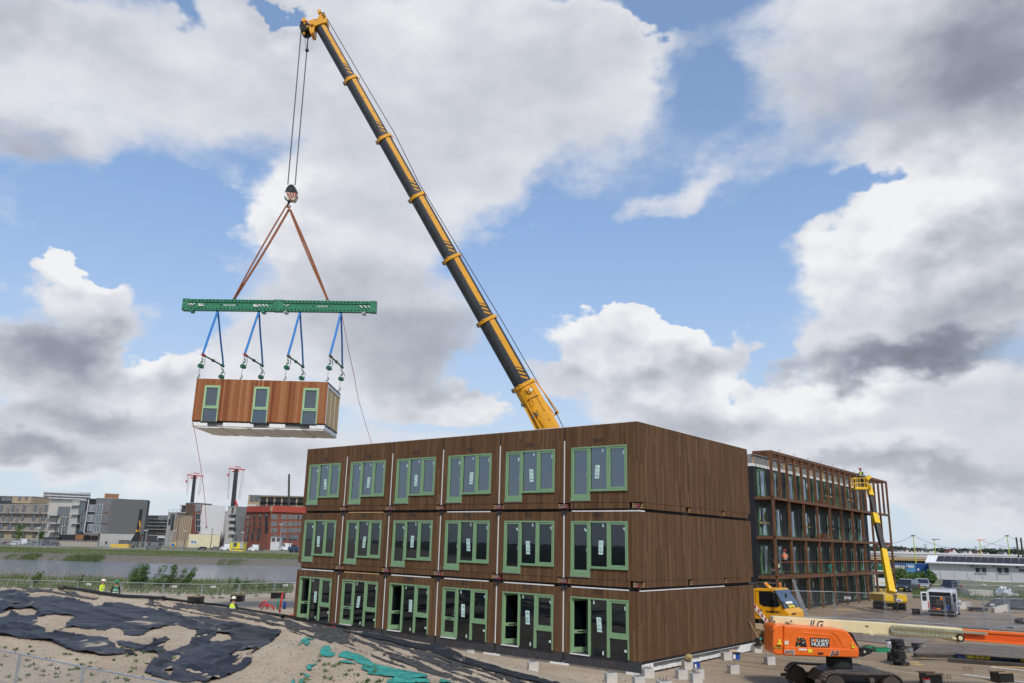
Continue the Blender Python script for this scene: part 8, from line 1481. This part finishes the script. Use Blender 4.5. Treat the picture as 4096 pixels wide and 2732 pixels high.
for l, p0, p1, sag in (('cable sagging between the two tall yellow poles', tops[0], tops[3], 3.2), ('cable from the right yellow lamp pole out of frame', tops[2], AY(*ZR(2100, 1060), 215), 1.0), ('cable from the rightmost yellow pole to the right', tops[3], AY(*ZR(2100, 1000), 215), .8), ('cable from the leftmost yellow pole behind the timber frame', tops[0], AY(*ZR(-200, 975), 190), 1.4)):
    t = thing('overhead_cable', l, 'cable', p0, 0, 'overhead cables'); MB().tube([p0.lerp(p1, k/12)-Vector((0, 0, sag*4*(k/12)*(1-k/12))) for k in range(13)], .035, 4).build('strand', MAT['rope'], t, world=t)
for l, x0, y0, x1, y1 in (('left of the two dark steel poles at the right edge', 1806, 1196, 1770, 936), ('right of the two dark steel poles at the right edge', 1862, 1198, 1827, 942)):
    tp_ = AY(*ZR(x1, y1), 200); t = thing('steel_pole', l, 'pole', (tp_.x, 200, 0), 0, 'dark steel poles'); MB().cyl((0, 0, 0), (0, 0, tp_.z*.5), .34, n=8).build('sleeve', MAT['town_black'], t); MB().cyl((0, 0, tp_.z*.5), (0, 0, tp_.z), .20, n=8).build('pole', MAT['boomdark'], t)
# far tree line, small gabled houses, pylons
pm('pylon', (.22,.25,.29), .7); cs = []
for x in np.arange(-100, 2100, 9):
    Y = 950; yy = 1082+34*sst(200, 700, x)+18*math.sin(x*.021)+rnd.uniform(-8, 8); q = AY(*ZR(x, yy), Y); cs += [(q.x, Y+rnd.uniform(-15, 15), max(2, q.z*f), 7, 8, 3.2) for f in (.25, .55, .85)]
v, f = leaves(cs, 42000, 1.5); tag(raw('far_wood', v, f, MAT['hill']), kind='stuff')
for l, x, y0, w in (('round tree in the far line, left of the two tallest', 870, 1090, 60), ('tall round tree rising left of centre in the far tree line', 930, 1085, 62), ('tallest dark round tree in the far tree line', 1002, 1076, 85), ('broad dark tree right of the tallest', 1125, 1082, 95), ('wide dark tree behind the right lamp pole', 1335, 1100, 110), ('dark tree before the pylons at the right', 1500, 1112, 90)):
    q = AY(*ZR(x, y0), 820); t = thing('tree', l, 'tree', (q.x, 820, 0), 0, 'larger trees in the far line'); W2 = w*.31889/FPX*820*.5; hh = q.z; MB().cyl((0, 0, 0), (0, 0, hh*.6), .6, .3, n=6).build('trunk', MAT['boomdark'], t)
    c2 = [(rnd.uniform(-.6, .6)*W2, rnd.uniform(-2, 2), hh*fz, W2*.5, 4, hh*.2) for fz in (.3, .5, .7, .82) for _ in range(3)]; v, f = leaves(c2, 1500, .9); raw('crown', v, f, MAT['leafdark' if 'dark' in l else 'hill'], t)
hxs = [300, 325, 350, 385, 410, 465, 495, 520, 560, 600, 640, 700, 725, 745, 790, 950, 1000, 1085, 1115, 1145, 1200, 1300, 1345, 1420, 1640, 1720, 1790]
for k, x in enumerate(hxs):
    q = AY(*ZR(x, 1152+(x-300)*.012), 700); w = rnd.uniform(3.6, 5.6)*(1.6 if x in (1000, 1200) else 1); hb_ = max(3.8, q.z-1.2); t = thing('gabled_house', 'tiny white gabled house in the distance, number %d from the left' % (k+1), 'house', (q.x, 700, 0), rnd.uniform(-.1, .1), 'distant gabled houses')
    wallm = rnd.choice(['town_white', 'town_white', 'town_cream', 'town_conc']); MB().box(-w/2, 0, 0, w/2, 9, hb_).prism([(-w/2, hb_), (w/2, hb_), (0, hb_+w*.62)], (0, 0, 0), (1, 0, 0), (0, 0, 1), (0, 9, 0)).build('wall', MAT[wallm], t)
    MB().prism([(-w/2-.3, hb_-.2), (0, hb_+w*.62-.05), (w/2+.3, hb_-.2), (w/2+.3, hb_+.15), (0, hb_+w*.62+.35), (-w/2-.3, hb_+.15)], (0, .25, 0), (1, 0, 0), (0, 0, 1), (0, 9.2, 0)).build('roof', MAT[rnd.choice(['bk_red', 'town_dark', 'slate'])], t); MB().box(-.5, -.06, hb_-.6, .5, 0, hb_+.5).build('window', MAT['glass_far'], t)
for k, (x, yt, w) in enumerate(((627, 1020, 78), (520, 1048, 40), (880, 1062, 60), (1060, 1070, 45), (1135, 1066, 50), (1262, 1045, 34), (1372, 1058, 100), (1480, 1072, 70), (1572, 1062, 90), (1742, 1055, 90), (1850, 1075, 60))):
    Y = 1500; q = AY(*ZR(x, yt), Y); W2 = w*.31889/FPX*Y*.5; h = q.z; t = thing('pylon', 'lattice power pylon on the horizon, number %d from the left' % (k+1), 'pylon', (q.x, Y, 0), 0, 'power pylons'); m_ = MB(); r__ = .38
    for s_ in (-1, 1): m_.beam((s_*4, 0, 0), (s_*.9, 0, h*.75), r__, r__); m_.beam((s_*.9, 0, h*.75), (0, 0, h), r__, r__)
    for j in range(6): z0_, z1_ = h*j/7, h*(j+1)/7; w0_ = 4-3.1*z0_/(h*.75); w1_ = 4-3.1*z1_/(h*.75); m_.beam((-w0_, 0, z0_), (w1_, 0, z1_), r__*.6, r__*.6); m_.beam((w0_, 0, z0_), (-w1_, 0, z1_), r__*.6, r__*.6)
    for zf, wf in ((.92, .8), (.72, 1.)): m_.beam((-W2*wf, 0, h*zf), (W2*wf, 0, h*zf), r__, r__); m_.beam((-W2*wf, 0, h*zf), (0, 0, h*(zf+.06)), r__*.7, r__*.7); m_.beam((W2*wf, 0, h*zf), (0, 0, h*(zf+.06)), r__*.7, r__*.7)
    m_.build('lattice', MAT['pylon'], t)
q = AY(3535, 2185, 1100); t = thing('distant_flat', 'pale pink flat seen far away through the timber frame', 'building', (q.x, 1100, 0)); MB().box(-8, 0, 0, 9, 12, q.z+5).build('wall', MAT['bk_red'], t); [MB().box(-7+x*3, -.1, 3+z*4, -5.4+x*3, 0, 5+z*4).build('window', MAT['town_white'], t) for x in range(5) for z in range(3)]
